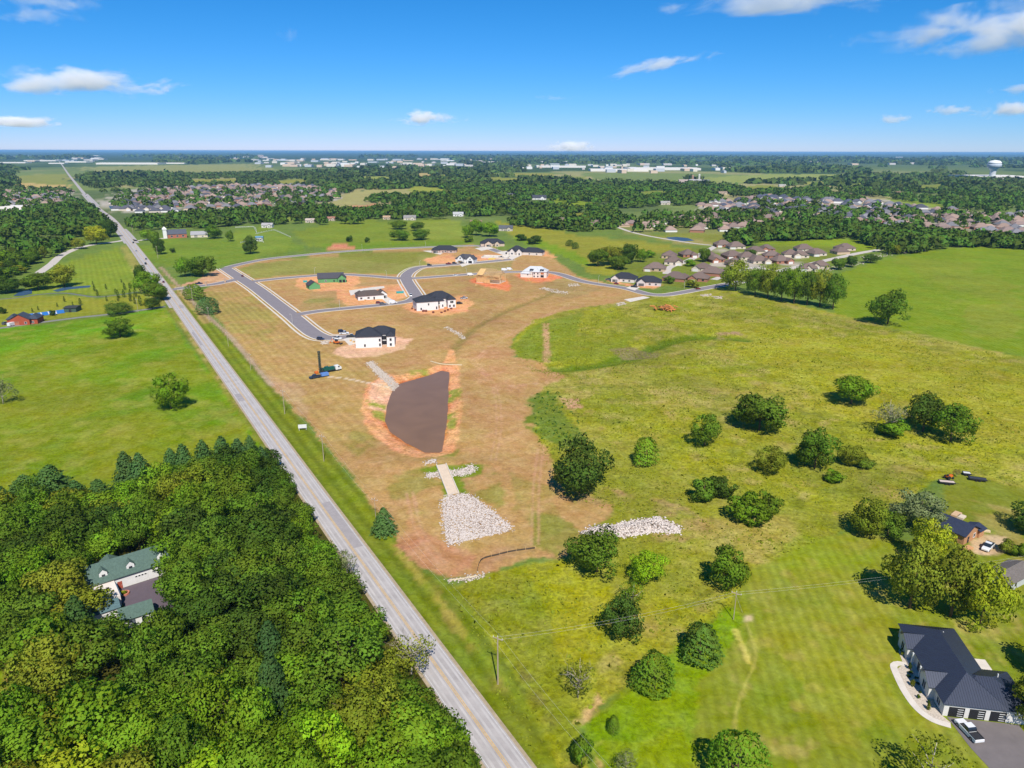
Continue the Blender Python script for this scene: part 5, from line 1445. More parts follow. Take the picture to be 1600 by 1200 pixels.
# --- concrete drives of the plots
def pad(pts, label_kind='driveway', material=None, z=.075):
    return sheet(label_kind, GP(pts), z, material or m_slab)
pad([(594, 465), (604, 463), (622, 473), (608, 476)])
pad([(536, 530), (556, 524), (560, 536), (546, 540)])
pad([(683, 391), (694, 394), (688, 398), (660, 392)])
pad([(742, 388), (762, 385), (772, 388), (752, 392)])
pad([(776, 394), (800, 391), (815, 399), (800, 406)], z=.09)
pad([(978, 450), (988, 446), (1000, 449), (992, 454)])
pad([(718, 413), (728, 411), (738, 412), (722, 417)])
pad([(545, 454), (580, 449), (600, 447), (601, 450), (560, 458), (548, 462)])
pad([(975, 468), (1005, 463), (1016, 465), (985, 472)])

# --- the black roofed house at the lower right
p0 = G(1472, 1118)
hb = empty('house', (p0[0], p0[1], 0), math.radians(-9.0), 'long white house with black standing-seam metal roof and three dark garage doors', 'house')
wings2 = [(0, 11.5, 0, 25.5, 3.1, 3.4, 'h'), (3.5, 17.2, 1.2, 12.2, 3.1, 2.9, 'h')]
NEAR_WALL = S(226, 222, 214)
w2 = [(0, 11.5, 0, 25.5, 3.1, 3.4, 'h'), (11.0, 16.6, 0.0, 11.5, 3.1, 2.4, 'h'), (-1.2, 3, 17.0, 22.2, 3.1, 1.9, 'gx'), (-1.2, 3, 4.6, 9.4, 3.1, 1.9, 'gx')]
mobj('wall', wall_mesh(w2, m_wall), hb, color=NEAR_WALL)
rf = mobj('roof', roof_mesh([(0, 11.5, 0, 25.5, 3.1, 3.5, 'h'), (2.0, 16.6, .01, 11.5, 3.105, 3.0, 'h'), (-1.2, 4.2, 17.0, 22.2, 3.12, 1.9, 'gx'), (-1.2, 4.2, 4.6, 9.4, 3.12, 1.9, 'gx')], m_metalroof, .45, .14), hb, color=S(66, 72, 88))
def seams(wings, gap, parent, z=.14, over=.45):
    for wg in wings:
        for f in hip_faces(*wg, over=over):
            P = np.array(f); e = P[1] - P[0]; L = np.linalg.norm(e); e = e / L
            nrm = np.cross(e, P[2] - P[0]); nrm /= np.linalg.norm(nrm)
            s = np.cross(nrm, e)
            q = [((v - P[0]) @ e, (v - P[0]) @ s) for v in P]
            mb = MB()
            for k in range(1, int(L / gap)):
                u = k * gap; ts = []
                for i in range(len(q)):
                    (a0, b0), (a1, b1) = q[i], q[(i + 1) % len(q)]
                    if (a0 - u) * (a1 - u) < 0: ts.append(b0 + (b1 - b0) * (u - a0) / (a1 - a0))
                if len(ts) < 2: continue
                t0, t1 = min(ts), max(ts)
                if t1 - t0 < .3: continue
                A0 = P[0] + e * u + s * t0 + np.array([0, 0, z]); B0 = P[0] + e * u + s * t1 + np.array([0, 0, z])
                hw = e * .025; up = nrm * .05
                mb.loft([[A0 - hw, A0 + hw, A0 + hw + up, A0 - hw + up], [B0 - hw, B0 + hw, B0 + hw + up, B0 - hw + up]])
            if mb.f: mobj('roof_seams', mb.mesh('roof_seams', m_metalroof), parent, color=S(58, 64, 80))['kind'] = 'stuff'
seams([(0, 11.5, 0, 25.5, 3.1, 3.5, 'h'), (2.0, 16.6, .01, 11.5, 3.105, 3.0, 'h'), (-1.2, 4.2, 17.0, 22.2, 3.12, 1.9, 'gx'), (-1.2, 4.2, 4.6, 9.4, 3.12, 1.9, 'gx')], .5, rf)
for i in range(3): opening(hb, (0, 16.6, 0, 1), 'f', .15 + i * .235, 0, 3.0, 2.4, 'garage', (.018, .018, .02))
for y, h_ in ((2.4, 1.5), (7.0, 1.9), (19.6, 1.9), (23.8, 1.6)): opening(hb, (-1.2 if 4 < y < 22.3 else 0, 3, 0, 25.5), 'l', y / 25.5, .8, 1.5, h_, 'window')
opening(hb, (0, 11.5, 0, 25.5), 'l', 13.2 / 25.5, 0, 1.2, 2.2, 'door', (.05, .05, .06))
for y in (11.0, 15.4):
    mb = MB(); mb.box(-.75, -.35, y - .2, y + .2, 0, 3.1); mobj('porch_post', mb.mesh('porch_post', m_frame), hb)
mb = MB(); mb.box(-1.3, 0, 9.5, 16.9, -.1, .25); mobj('porch', mb.mesh('porch', m_slab), hb)
for x, y in ((6.8, 20), (12.5, 7)):
    mb = MB(); mb.tube((x, y, 4.2), (x, y, 6.2), .13, .13, 8); mobj('roof_vent', mb.mesh('roof_vent', m_frame), rf)
mb = MB(); mb.box(12.0, 16.5, 13.5, 19.5, -.2, .22); mobj('patio', mb.mesh('patio', m_slab), hb)
def at2(x, y):   # place of a point in that house's own frame
    c, s = math.cos(math.radians(-9)), math.sin(math.radians(-9)); return np.array([p0[0] + x * c - y * s, p0[1] + x * s + y * c])
m_tar = mat('grey_driveway', S(124, 116, 114), .9, .1, .4)
sheet('driveway', np.array([at2(.8, -.3), at2(14.2, -.3), at2(15, -7), at2(22, -22), at2(8, -40), at2(6, -22), at2(2, -8)]), .05, m_tar)
bed = np.array([at2(-.1, .1), at2(-.1, 16), at2(-.9, 21), at2(-1.8, 20), at2(-2.4, 14.8), at2(-3.4, 14.2), at2(-4.4, 13), at2(-4.6, 6), at2(-3.8, 1), at2(-1.5, -1.6), at2(1, -1.9)])
sheet('gravel_bed', bed, .03, mat('pale_gravel', S(206, 192, 174), .95, .3, 3.0))
ln = spline(np.array([at2(-1.8, 15), at2(-3.2, 15.3), at2(-4.6, 14.4), at2(-5.0, 12), at2(-5.1, 6), at2(-4.3, 1.2), at2(-2.4, -1.6), at2(.6, -2.7)]), .8)
sheet_p = ribbon(ln, -.75, .75, .055, 'footpath', m_slab); tag(mobj('footpath', sheet_p), kind='structure')
sheet('footpath', np.array([at2(15.2, -.4), at2(18, .5), at2(19, -3), at2(17, -4.6), at2(15, -3.6)]), .04, mat('white_gravel', S(224, 218, 208), .95, .25, 3))
for i, (x, y) in enumerate(((-1.6, 13.6), (-1.9, 12.2), (-2.6, 11), (-1.5, 9), (-3, 8), (-2.0, 6.2), (-3, 4.4), (-1.4, 3.2), (-2.2, 1.2), (-1.6, 18.3), (-1.3, 19.6), (-1.2, 10.6))):
    q = at2(x, y); tree('shrub', q[0], q[1], rnd.uniform(.5, 1.6) if i % 4 else 1.9, rnd.uniform(.6, 1.0), 'shrub', rnd.choice(['dark', 'mid', 'olive']), 'small clipped shrub in the gravel bed along the black roofed house', 'shrub', 'shrubs in the gravel bed')

# --- black roofed cottage and hut at the right edge
house('cottage', 'timber cottage under works with dark roof beside a parked white pickup', 1506, 851, 33, [(-.5, 8, 0, 13, 2.8, 2.4, 'gy'), (7.5, 10.5, -.5, 3.5, 2.3, .9, 'gx')], S(54, 62, 84), S(196, 146, 104),
      [('door', 0, 'f', .3, 0, 1.0, 2.0), (W, 0, 'f', .7, .9, 1.0, 1.2), ('opening', 0, 'l', .75, .2, 2.4, 2.2), (W, 0, 'l', .3, .9, 1.2, 1.2)], cat='cottage')
house('hut', 'small grey hut cut by the right picture edge under trees', 1583, 922, 30, [(-3, 9, 0, 6, 2.6, 1.6, 'gx')], S(120, 112, 106), S(198, 200, 198), [(W, 0, 'l', .5, .9, 1.2, 1.2), (W, 0, 'f', .3, .9, 1.2, 1.2)], cat='hut')
for px, py, yaw, l_, w_, c, lb in ((1494, 805, 40, 4, 2, (216, 180, 140), 'stack of tan boards behind the timber cottage'), (1502, 809, 40, 3, 1.8, (224, 206, 180), 'stack of pale boards behind the timber cottage'), (1530, 830, -12, 6, .8, (226, 204, 160), 'long pale plank bundle right of the timber cottage'), (1512, 858, 30, 3.2, 1.6, (212, 160, 110), 'low orange timber platform in front of the cottage')):
    q = G(px, py); mb = MB()
    for k in range(5): mb.box(-l_ / 2 + k * .03, l_ / 2 - k * .02, -w_ / 2, w_ / 2, .02 + k * .12, .12 + k * .12)
    tag(mobj('board_stack', mb.mesh('board_stack', mat('boards', S(*c), .9)), None, (q[0], q[1], gz(*q)), math.radians(yaw)), lb, 'boards')

# --- the white house with green roofs in the wood
pA = G(150, 932)
hg = empty('house', (pA[0], pA[1], 0), math.radians(38), 'white house with green roof and three dormers inside the wood', 'house')
GREEN = S(92, 114, 104)
wg_ = [(-1, 19, 0, 8.2, 3.4, 3.6, 'gx'), (3, 7.5, 6, 11, 3.0, 1.9, 'gy')]
mobj('wall', wall_mesh(wg_, m_wall), hg, color=WHITEW)
rg = mobj('roof', roof_mesh(wg_, m_shingle, .5, .18), hg, color=GREEN)
for x in (2.6, 9.0, 16.5):
    mb = MB(); mb.box(-.95, .95, .8, 4.0, 3.8, 5.5); mb.face([(-.95, .8, 5.5), (.95, .8, 5.5), (0, .8, 6.5)])
    d = mobj('dormer', mb.mesh('dormer', m_wall), hg, (x, 0, 0), color=WHITEW)
    mobj('dormer_roof', roof_mesh([(-.95, .95, .9, 4.6, 5.45, 1.0, 'gy')], m_shingle, .15, .1), d, color=GREEN)
    mb = MB(); mb.box(-.4, .4, .72, .81, 4.1, 5.1); mobj('window', mb.mesh('window', m_glass), d)
for u in (11.0, 15.2): opening(hg, (0, 1, 0, 8), 'f', u, 0, 3.4, 2.4, 'garage', tuple(WHITEW))
opening(hg, (-1, 19, 0, 8), 'f', .34, 0, 1.1, 2.1, 'door', (.35, .08, .05)); opening(hg, (-1, 19, 0, 8), 'f', .26, .8, 1.0, 1.4, 'window')
opening(hg, (-1, 19, 0, 8), 'f', .97, .8, .8, 1.3, 'window')
mb = MB(); mb.box(-1.3, 4.6, -8.4, -.02, -.2, 3.0); dk = mobj('terrace', mb.mesh('terrace', m_wall), hg, color=S(240, 228, 216))
mb = MB(); mb.box(4.62, 4.9, -7.4, -.6, 0, 2.6); mobj('blue_awning', mb.mesh('awning', mat('blue_grey', S(86, 112, 138), .7)), dk)
mobj('roof_edge', roof_mesh([(-2.5, 3.5, -13, -8.6, 2.6, 1.4, 'gx')], m_shingle, .3, .12), hg, color=S(92, 118, 122))
mb = MB(); mb.box(-2.4, 3.4, -12.9, -8.7, -.2, 2.6); mobj('wing_wall', mb.mesh('wall', m_wall), hg, color=WHITEW)
for x in (1.2, 2.6): 
    mb = MB(); mb.box(x - .35, x + .35, -4.9, -4.2, 3.0, 3.45); mb.box(x - .35, x + .35, -4.3, -4.15, 3.45, 3.9); mobj('terrace_chair', mb.mesh('chair', mat('chair_dark', S(70, 60, 56), .8)), dk)
def at1(x, y):
    c, s = math.cos(math.radians(38)), math.sin(math.radians(38)); return np.array([pA[0] + x * c - y * s, pA[1] + x * s + y * c])
sheet('driveway', np.array([at1(5, -.2), at1(20.5, -.2), at1(22, -13), at1(14, -17.5), at1(4.9, -15.5)]), .05, mat('dark_driveway', S(104, 92, 100), .9, .08, .4))
qd = at1(6.4, -17.0)
gg = empty('garage', (qd[0], qd[1], 0), math.radians(34), 'small white garage with green roof in front of the dark courtyard', 'garage')
wgg = [(-3.4, 3.4, -2.6, 2.6, 2.5, 1.9, 'gx')]
mobj('wall', wall_mesh(wgg, m_wall), gg, color=WHITEW); mobj('roof', roof_mesh(wgg, m_shingle, .4, .15), gg, color=GREEN)
opening(gg, (-3.4, 3.4, -2.6, 2.6), 'f', .35, 0, 1.0, 2.0, 'door', (.1, .12, .14)); opening(gg, (-3.4, 3.4, -2.6, 2.6), 'f', .7, .8, 1.0, 1.2, 'window')
m_pot = mat('terracotta_rim', S(206, 130, 106), .8)
for (x, y, r, lb) in ((16.6, -8.2, 1.7, 'oval planting bed with terracotta rim in the dark courtyard'), (5.4, -3.4, 1.9, 'curved brick planting bed beside the terrace')):
    q = at1(x, y); mb = MB(); n_ = 20
    for k in range(n_):
        a0, a1 = 2 * math.pi * k / n_, 2 * math.pi * (k + 1) / n_
        R1, R2 = r, r - .35
        pts = [(math.cos(a0) * R1, math.sin(a0) * R1 * .7), (math.cos(a1) * R1, math.sin(a1) * R1 * .7), (math.cos(a1) * R2, math.sin(a1) * R2 * .66), (math.cos(a0) * R2, math.sin(a0) * R2 * .66)]
        mb.face([(*pts[0], 0), (*pts[1], 0), (*pts[1], .5), (*pts[0], .5)]); mb.face([(*pts[0], .5), (*pts[1], .5), (*pts[2], .5), (*pts[3], .5)])
    o = empty('planting_bed', (q[0], q[1], .05), .6, lb, 'planter')
    mobj('rim', mb.mesh('rim', m_pot), o)
    mobj('crown', rnd.choice(CROWNS['shrub']), o, sc=(r * 1.6, r * 1.1, 1.5), color=TCOL['yellow'])

# --- barn, chapel and farm buildings of the middle distance
house('barn', 'red brick barn with dark roof beside the long blue pool', 34, 508, 12, [(-7, 5, 0, 8, 3.6, 3.6, 'gy'), (3, 9, 2, 12, 3.4, 2.6, 'h'), (-10, -5, 4, 13, 3.2, 2.6, 'h')], S(70, 78, 92), S(176, 84, 58),
      [('garage', 0, 'f', .35, 0, 3, 2.6, S(190, 120, 90)), (W, 0, 'f', .8, .8, 1.2, 1.2), (W, 1, 'f', .5, .8, 1.4, 1.2)], cat='barn')
pb = GP([(41, 491), (99, 484), (101, 489), (44, 496)])
pool = empty('pool', (pb[:, 0].mean(), pb[:, 1].mean(), 0), 0, 'long narrow blue pool with white stripes beside the brick barn', 'pool')
c_ = pb.mean(0)
mb = MB(); mb.face([(q[0] - c_[0], q[1] - c_[1], .10) for q in pb]); mb.face([((q[0] - c_[0]) * 1.02, (q[1] - c_[1]) * 1.08, .06) for q in pb]); me = mb.mesh('basin', mat('pool_blue', S(62, 130, 206), .3, .05, .3)); mobj('basin', me, pool)
for t_ in (.2, .38, .58, .78):
    A0 = pb[0] * (1 - t_) + pb[1] * t_ - c_; B0 = pb[3] * (1 - t_) + pb[2] * t_ - c_; d = (pb[1] - pb[0]) / np.linalg.norm(pb[1] - pb[0]) * .35
    mb = MB(); mb.face([(*(A0 - d), .12), (*(A0 + d), .12), (*(B0 + d), .12), (*(B0 - d), .12)]); mobj('stripe', mb.mesh('stripe', m_frame), pool)
house('shed', 'dark flat garden shed at the end of the long blue pool', 110, 488, 8, [(-4, 4, 0, 9, 3.0, .6, 'gx')], S(66, 70, 72), S(74, 96, 84), [('door', 0, 'f', .5, 0, 1.6, 2.2)], cat='shed')
ch = house('chapel', 'red brick chapel with white bell tower beside the road junction', 277, 372, 30, [(-11, 12, 0, 14, 5.0, 5.5, 'gx')], S(92, 96, 106), S(186, 112, 88), [(W, 0, 'f', .2, 1.4, 2.4, 2.4), (W, 0, 'f', .5, 1.4, 2.4, 2.4), (W, 0, 'f', .8, 1.4, 2.4, 2.4)], cat='chapel')
mb = MB(); mb.box(-16, -11.6, 2, 6.6, -.2, 11); mb.box(-16.4, -11.2, 1.6, 7.0, 11, 12.6); mb.loft([[(-16.4, 1.6, 12.6), (-11.2, 1.6, 12.6), (-11.2, 7, 12.6), (-16.4, 7, 12.6)], [(-13.9, 4.2, 15.2), (-13.7, 4.2, 15.2), (-13.7, 4.4, 15.2), (-13.9, 4.4, 15.2)]]); mobj('bell_tower', mb.mesh('tower', m_wall), ch, color=WHITEW)
house('barn', 'long low cream barn with grey roof right of the chapel', 311, 371, 16, [(-10, 11, 0, 14, 3.4, 4.0, 'gx')], S(170, 168, 170), S(226, 212, 190), [('garage', 0, 'f', .3, 0, 4, 3, (.3, .28, .25)), (W, 0, 'f', .7, .9, 2, 1.2)], cat='barn')
FH = [(640, 344, 0, 'grey roofed farmhouse among trees behind the field', S(150, 146, 142), S(220, 208, 190), 20), (716, 338, 4, 'white farmhouse half hidden by trees, farther than the field', S(186, 186, 184), WHITEW, 18), (604, 343, 0, 'small tan barn behind the field hedge', S(190, 160, 130), S(214, 190, 160), 12), (517, 345, 8, 'red roofed shed behind the tree belt', S(168, 122, 104), S(210, 190, 170), 14),
      (417, 356, 0, 'pale house at the edge of the fenced lawn', S(176, 172, 170), S(220, 214, 204), 16), (484, 348, 0, 'small house behind the tree belt with pale roof', S(196, 180, 168), S(214, 200, 186), 14), (842, 312, -6, 'white mansion with dark roof on the green rise', S(74, 76, 84), WHITEW, 34), (790, 361, -4, 'low house with dark flat roof in the field behind the cluster of trees', S(96, 98, 104), S(200, 190, 176), 20), (405, 376, 4, 'small white shed with a blue roof in the fenced lawn', S(110, 150, 176), S(220, 216, 208), 9),
      (798, 307, 0, 'dark roofed house among the far trees left of the mansion', S(92, 92, 100), S(214, 200, 186), 20), (744, 352, 4, 'tan house half hidden by trees above the tree cluster', S(150, 124, 106), S(206, 176, 148), 18), (690, 330, 0, 'brick house deep among the far trees', S(140, 112, 98), S(190, 140, 116), 18), (880, 348, 0, 'brown roofed house under trees above the yellow-green field', S(140, 120, 108), S(200, 170, 146), 20), (930, 352, 0, 'second brown roofed house under trees, nearer the trail', S(136, 118, 106), S(200, 170, 146), 20), (1040, 320, 0, 'pale house in the woods beyond the trail', S(170, 166, 160), S(220, 208, 190), 20), (1404, 303, 0, 'lone tall tan house at the forest edge', S(150, 120, 100), S(190, 150, 124), 14), (1223, 292, 0, 'pale farmhouse in a clearing of the far woods', S(180, 176, 170), S(222, 210, 196), 22), (1130, 304, 0, 'tan house at the left end of the far black roofed quarter', S(160, 140, 120), S(210, 190, 164), 22)]
for px, py, yaw, lb, rc, wc, wd in FH:
    house('house' if 'barn' not in lb and 'shed' not in lb else 'barn', lb, px, py, yaw, [(-wd / 2, wd / 2, 0, wd * .55, 3.6, wd * .2, 'gx'), (wd * .1, wd * .4, -wd * .15, wd * .4, 3.4, wd * .14, 'gy')], rc, wc, [(W, 0, 'f', .25, .9, 1.8, 1.5), (W, 1, 'f', .5, .9, 1.8, 1.5), ('door', 0, 'f', .45, 0, 1.2, 2.2)])

# --- quarters of similar houses: every house its own thing
def kit(seed):
    rs = random.Random(seed)
    w = rs.uniform(15, 20); d = rs.uniform(12, 15)
    g = rs.uniform(-.5, .5)
    wings = [(-w / 2, w / 2, 0, d, 2.9, d * .34, 'h'), ((-w / 2 if g < 0 else w / 2 - 7.5), (-w / 2 + 7.5 if g < 0 else w / 2), -4, d * .55, 2.9, 2.9, 'h' if rs.random() < .6 else 'gy')]
    if rs.random() < .4: wings.append((-w * .15, w * .15, -1.6, d * .5, 3.2, 2.6, 'gy'))
    wl_ = wall_mesh(wings, m_wall); rf_ = roof_mesh(wings, m_shingle, .5)
    wg2 = wings[1]; cx = (wg2[0] + wg2[1]) / 2
    mb = MB(); mb.box(cx - 2.5, cx + 2.5, -4.1, -3.9, 0, 2.3); gd = mb.mesh('garage_door', m_garage_w)
    wn_ = MB(); wn_.box(-.9, .9, -.08, .1, .8, 2.2); wn_ = wn_.mesh('window', m_glass)
    xs = [-w * .05, w * .28] if g < 0 else [-w * .28, w * .05]
    return wl_, rf_, gd, wn_, xs, w, d
KITS = [kit(i) for i in range(6)]
def suburb_house(x, y, yaw, roof, wall, label, group, sc=1.0, windows=False):
    k = rnd.choice(KITS)
    t = empty('suburban_house', (x, y, 0), yaw, label, 'house', group); t.scale = (sc, sc, sc)
    mobj('wall', k[0], t, color=wall); mobj('roof', k[1], t, color=roof)
    mobj('garage_door', k[2], t)
    if windows:
        for xx in k[4]: mobj('window', k[3], t, (xx, 0, 0))
        mobj('window', k[3], t, (-k[5] / 2, k[6] * .5, 0), -math.pi / 2); mobj('window', k[3], t, (k[5] / 2, k[6] * .5, 0), math.pi / 2)
    return t
OLD = [(1045, 404, -16), (1052, 414, -14), (1022, 424, -20), (1058, 436, -26), (1090, 440, -26), (1078, 402, 10), (1108, 404, -10), (1095, 424, -30), (1116, 428, -30), (1122, 410, 12), (1148, 404, 8), (1131, 386, 0), (1152, 389, 0), (1176, 394, 0), (1200, 393, 0), (1170, 406, 5), (1190, 412, 8), (1208, 404, -5), (1232, 399, -6), (1252, 403, -8), (1225, 412, 16), (1258, 393, -6), (1280, 400, 14), (1306, 395, 12), (1325, 392, 10), (1263, 424, -18), (1282, 420, -18), (1150, 416, 0)]
ORD = ['first', 'second', 'third', 'fourth', 'fifth', 'sixth', 'seventh', 'eighth', 'ninth', 'tenth']
OORD = [sorted(range(len(OLD)), key=lambda k: OLD[k][0]).index(i) for i in range(len(OLD))]
for i, (px, py, yw) in enumerate(OLD):
    q = G(px, py)
    suburb_house(q[0], q[1], math.radians(yw + (180 if i % 5 == 3 else 0)), S(124, 106, 98) * rnd.uniform(.88, 1.12), rnd.choice([TANW, S(222, 208, 190), BRICK, S(214, 196, 176)]), 'brown roofed house of the near quarter, ' + ordinal(OORD[i]) + ' from the left beyond the new street', 'brown roofed houses of the near quarter', 1.0, True)
def quarter(poly, dx, dy, roofs, walls, label, group, yaw0, cap, sc=1.0):
    P = GP(poly); lo, hi = P.min(0), P.max(0); n_ = 0; row = 0
    c, s = math.cos(yaw0), math.sin(yaw0)
    pts = []
    R = np.linalg.norm(hi - lo)
    m0 = (lo + hi) / 2
    for j in range(int(-R / dy), int(R / dy)):
        for i in range(int(-R / dx), int(R / dx)):
            u = i * dx + rnd.uniform(-4, 4) + (j % 2) * dx * .4; v = j * dy + rnd.uniform(-4, 4) + (-dy * .22 if j % 2 else 0)
            pts.append((m0[0] + u * c - v * s, m0[1] + u * s + v * c, j))
    A = np.array(pts); k = sdist(A[:, 0], A[:, 1], P) < 0
    k &= ldist(A[:, 0], A[:, 1], ROAD[::3], 60) > 26
    A = A[k]
    _q = np.array([PX(x, y) for x, y, j in A]); pxlo, pxhi = _q[:, 0].min(), _q[:, 0].max(); pymid = np.median(_q[:, 1])
    if len(A) > cap: A = A[np.sort(nrs.choice(len(A), cap, replace=False))]
    for x, y, j in A:
        rc = rnd.choice(roofs); px_, py_ = PX(x, y)
        rn = 'brown' if rc[0] > rc[2] * 1.15 else 'charcoal' if max(rc) < .16 else 'grey'
        part = ('left', 'middle', 'right')[int(np.clip((px_ - pxlo) / (pxhi - pxlo) * 3, 0, 2))] + (' front' if py_ > pymid else ' back')
        suburb_house(x, y, yaw0 + (math.pi if int(j) % 2 else 0) + rnd.uniform(-.15, .15), np.array(rc) * rnd.uniform(.85, 1.15), rnd.choice(walls), rn + ' roofed house ' + label + ', ' + part + ' part', group, sc * rnd.uniform(.95, 1.15))
    return len(A)
DK = S(92, 92, 102); BR = S(146, 126, 118); BR2 = S(164, 140, 126); GRY = S(132, 130, 134)
n1 = quarter([(200, 303), (340, 290), (480, 292), (534, 302), (520, 310), (470, 318), (390, 323), (300, 326), (240, 322)], 24, 40, [BR, BR2, BR, DK, GRY], [BRICK, TANW, S(220, 196, 172)], 'in the far quarter behind the tree belt', 'houses of the far quarter behind the tree belt', .35, 112, 1.12)
n2 = quarter([(165, 318), (200, 318), (300, 328), (290, 333), (190, 332), (172, 326)], 24, 36, [DK, DK, GRY], [WHITEW, S(220, 206, 190)], 'near the small far pond', 'dark houses near the small pond', .35, 22, 1.1)
n3 = quarter([(0, 302), (108, 299), (116, 324), (0, 328)], 30, 46, [BR, BR2, GRY], [BRICK, TANW], 'among trees far left of the road', 'houses far left of the road', .35, 22, 1.1)
n4 = quarter([(1100, 318), (1200, 308), (1330, 312), (1400, 322), (1470, 326), (1480, 338), (1380, 346), (1330, 348), (1240, 336), (1120, 328)], 24, 36, [DK, DK, S(84, 88, 104), GRY], [WHITEW, S(224, 206, 186), TANW], 'in the upper far quarter at the right', 'dark roofed houses of the far right quarter', -.25, 78, 1.1)
n5 = quarter([(1370, 350), (1480, 338), (1600, 338), (1640, 350), (1640, 372), (1540, 370), (1420, 366)], 24, 38, [BR, BR2, BR, GRY], [BRICK, TANW, S(220, 196, 172)], 'in the far quarter above the right field', 'brown roofed houses of the far right quarter', -.25, 40, 1.1)
n6 = quarter([(970, 352), (1090, 340), (1200, 338), (1320, 350), (1300, 358), (1180, 362), (1040, 364)], 34, 42, [BR, BR2], [BRICK, TANW], 'among trees above the pale trail', 'houses among trees above the trail', -.2, 24, 1.05)
# past three hundred: the remaining roofs of the far quarters, as one mass
def roof_mass(polys, dx, dy, yaw0):
    ex = np.array([o.location[:2] for o in bpy.data.objects if o.name.startswith('suburban_house')])
    V, Fq, Ft, Cq = [], [], [], []
    verts = []; faces = []; cols = []
    for poly, roofs in polys:
        P = GP(poly); lo, hi = P.min(0), P.max(0); m0 = (lo + hi) / 2; R = np.linalg.norm(hi - lo); c, s = math.cos(yaw0), math.sin(yaw0); A = []
        for j in range(int(-R / dy), int(R / dy)):
            for i in range(int(-R / dx), int(R / dx)):
                u = i * dx + rnd.uniform(-4, 4); v = j * dy + rnd.uniform(-3, 3); A.append((m0[0] + u * c - v * s, m0[1] + u * s + v * c))
        A = np.array(A); A = A[sdist(A[:, 0], A[:, 1], P) < 0]; A = A[ldist(A[:, 0], A[:, 1], ROAD[::3], 60) > 28]
        for x, y in A:
            if len(ex) and ((ex - (x, y)) ** 2).sum(1).min() < 20 ** 2: continue
            if rnd.random() < .34: continue
            w, d_, h = rnd.uniform(8, 11), rnd.uniform(6, 8), 3.0; rz = yaw0 + rnd.uniform(-.2, .2); rise = d_ * .75; n0 = len(verts)
            pts = [(-w, -d_, 0), (w, -d_, 0), (w, d_, 0), (-w, d_, 0), (-w, -d_, h), (w, -d_, h), (w, d_, h), (-w, d_, h), (-w - .6, -d_ - .6, h), (w + .6, -d_ - .6, h), (w + .6, d_ + .6, h), (-w - .6, d_ + .6, h), (-w + d_, 0, h + rise), (w - d_, 0, h + rise)]
            ca, sa = math.cos(rz), math.sin(rz); verts += [(x + a0 * ca - b0 * sa, y + a0 * sa + b0 * ca, z0) for a0, b0, z0 in pts]
            for q in ((0, 1, 5, 4), (1, 2, 6, 5), (2, 3, 7, 6), (3, 0, 4, 7), (8, 9, 13, 12), (10, 11, 12, 13), (9, 10, 13, 13), (11, 8, 12, 12)): faces.append([n0 + k for k in (q if q[2] != q[3] else q[:3])])
            rc = np.array(rnd.choice(roofs)) * rnd.uniform(.85, 1.15); wc = rnd.choice([TANW, BRICK, WHITEW, S(220, 196, 172)])
            cols += [(*wc, 1)] * 8 + [(*rc, 1)] * 6
    me = bpy.data.meshes.new('distant_houses'); me.from_pydata(verts, [], faces)
    at = me.attributes.new('cover', 'FLOAT_COLOR', 'POINT'); at.data.foreach_set('color', np.array(cols, np.float32).ravel())
    m, nt, n, l, b_ = _nt('distant_house_paint'); k = n.new('ShaderNodeAttribute'); k.attribute_name = 'cover'; l.new(k.outputs['Color'], b_.inputs['Base Color']); b_.inputs['Roughness'].default_value = .9; b_.inputs['Specular IOR Level'].default_value = .1
    me.materials.append(m); print('roof mass', len(verts) // 14)
    return tag(mobj('distant_houses', me), 'remaining small roofs packed through the far quarters', 'houses', kind='stuff')
roof_mass([([(200, 301), (340, 288), (480, 290), (536, 300), (520, 312), (470, 319), (390, 324), (300, 328), (200, 330)], [BR, BR2, DK, GRY]), ([(1095, 322), (1200, 306), (1330, 310), (1400, 320), (1480, 328), (1600, 336), (1600, 368), (1400, 362), (1240, 346), (1110, 336)], [DK, BR, BR2, GRY]),
           ([(0, 300), (110, 298), (116, 326), (0, 330)], [BR, BR2, GRY]), ([(960, 352), (1090, 338), (1200, 336), (1330, 350), (1300, 360), (1180, 364), (1030, 366)], [BR, BR2])], 27, 38, .1)
print('houses', n1, n2, n3, n4, n5, n6)

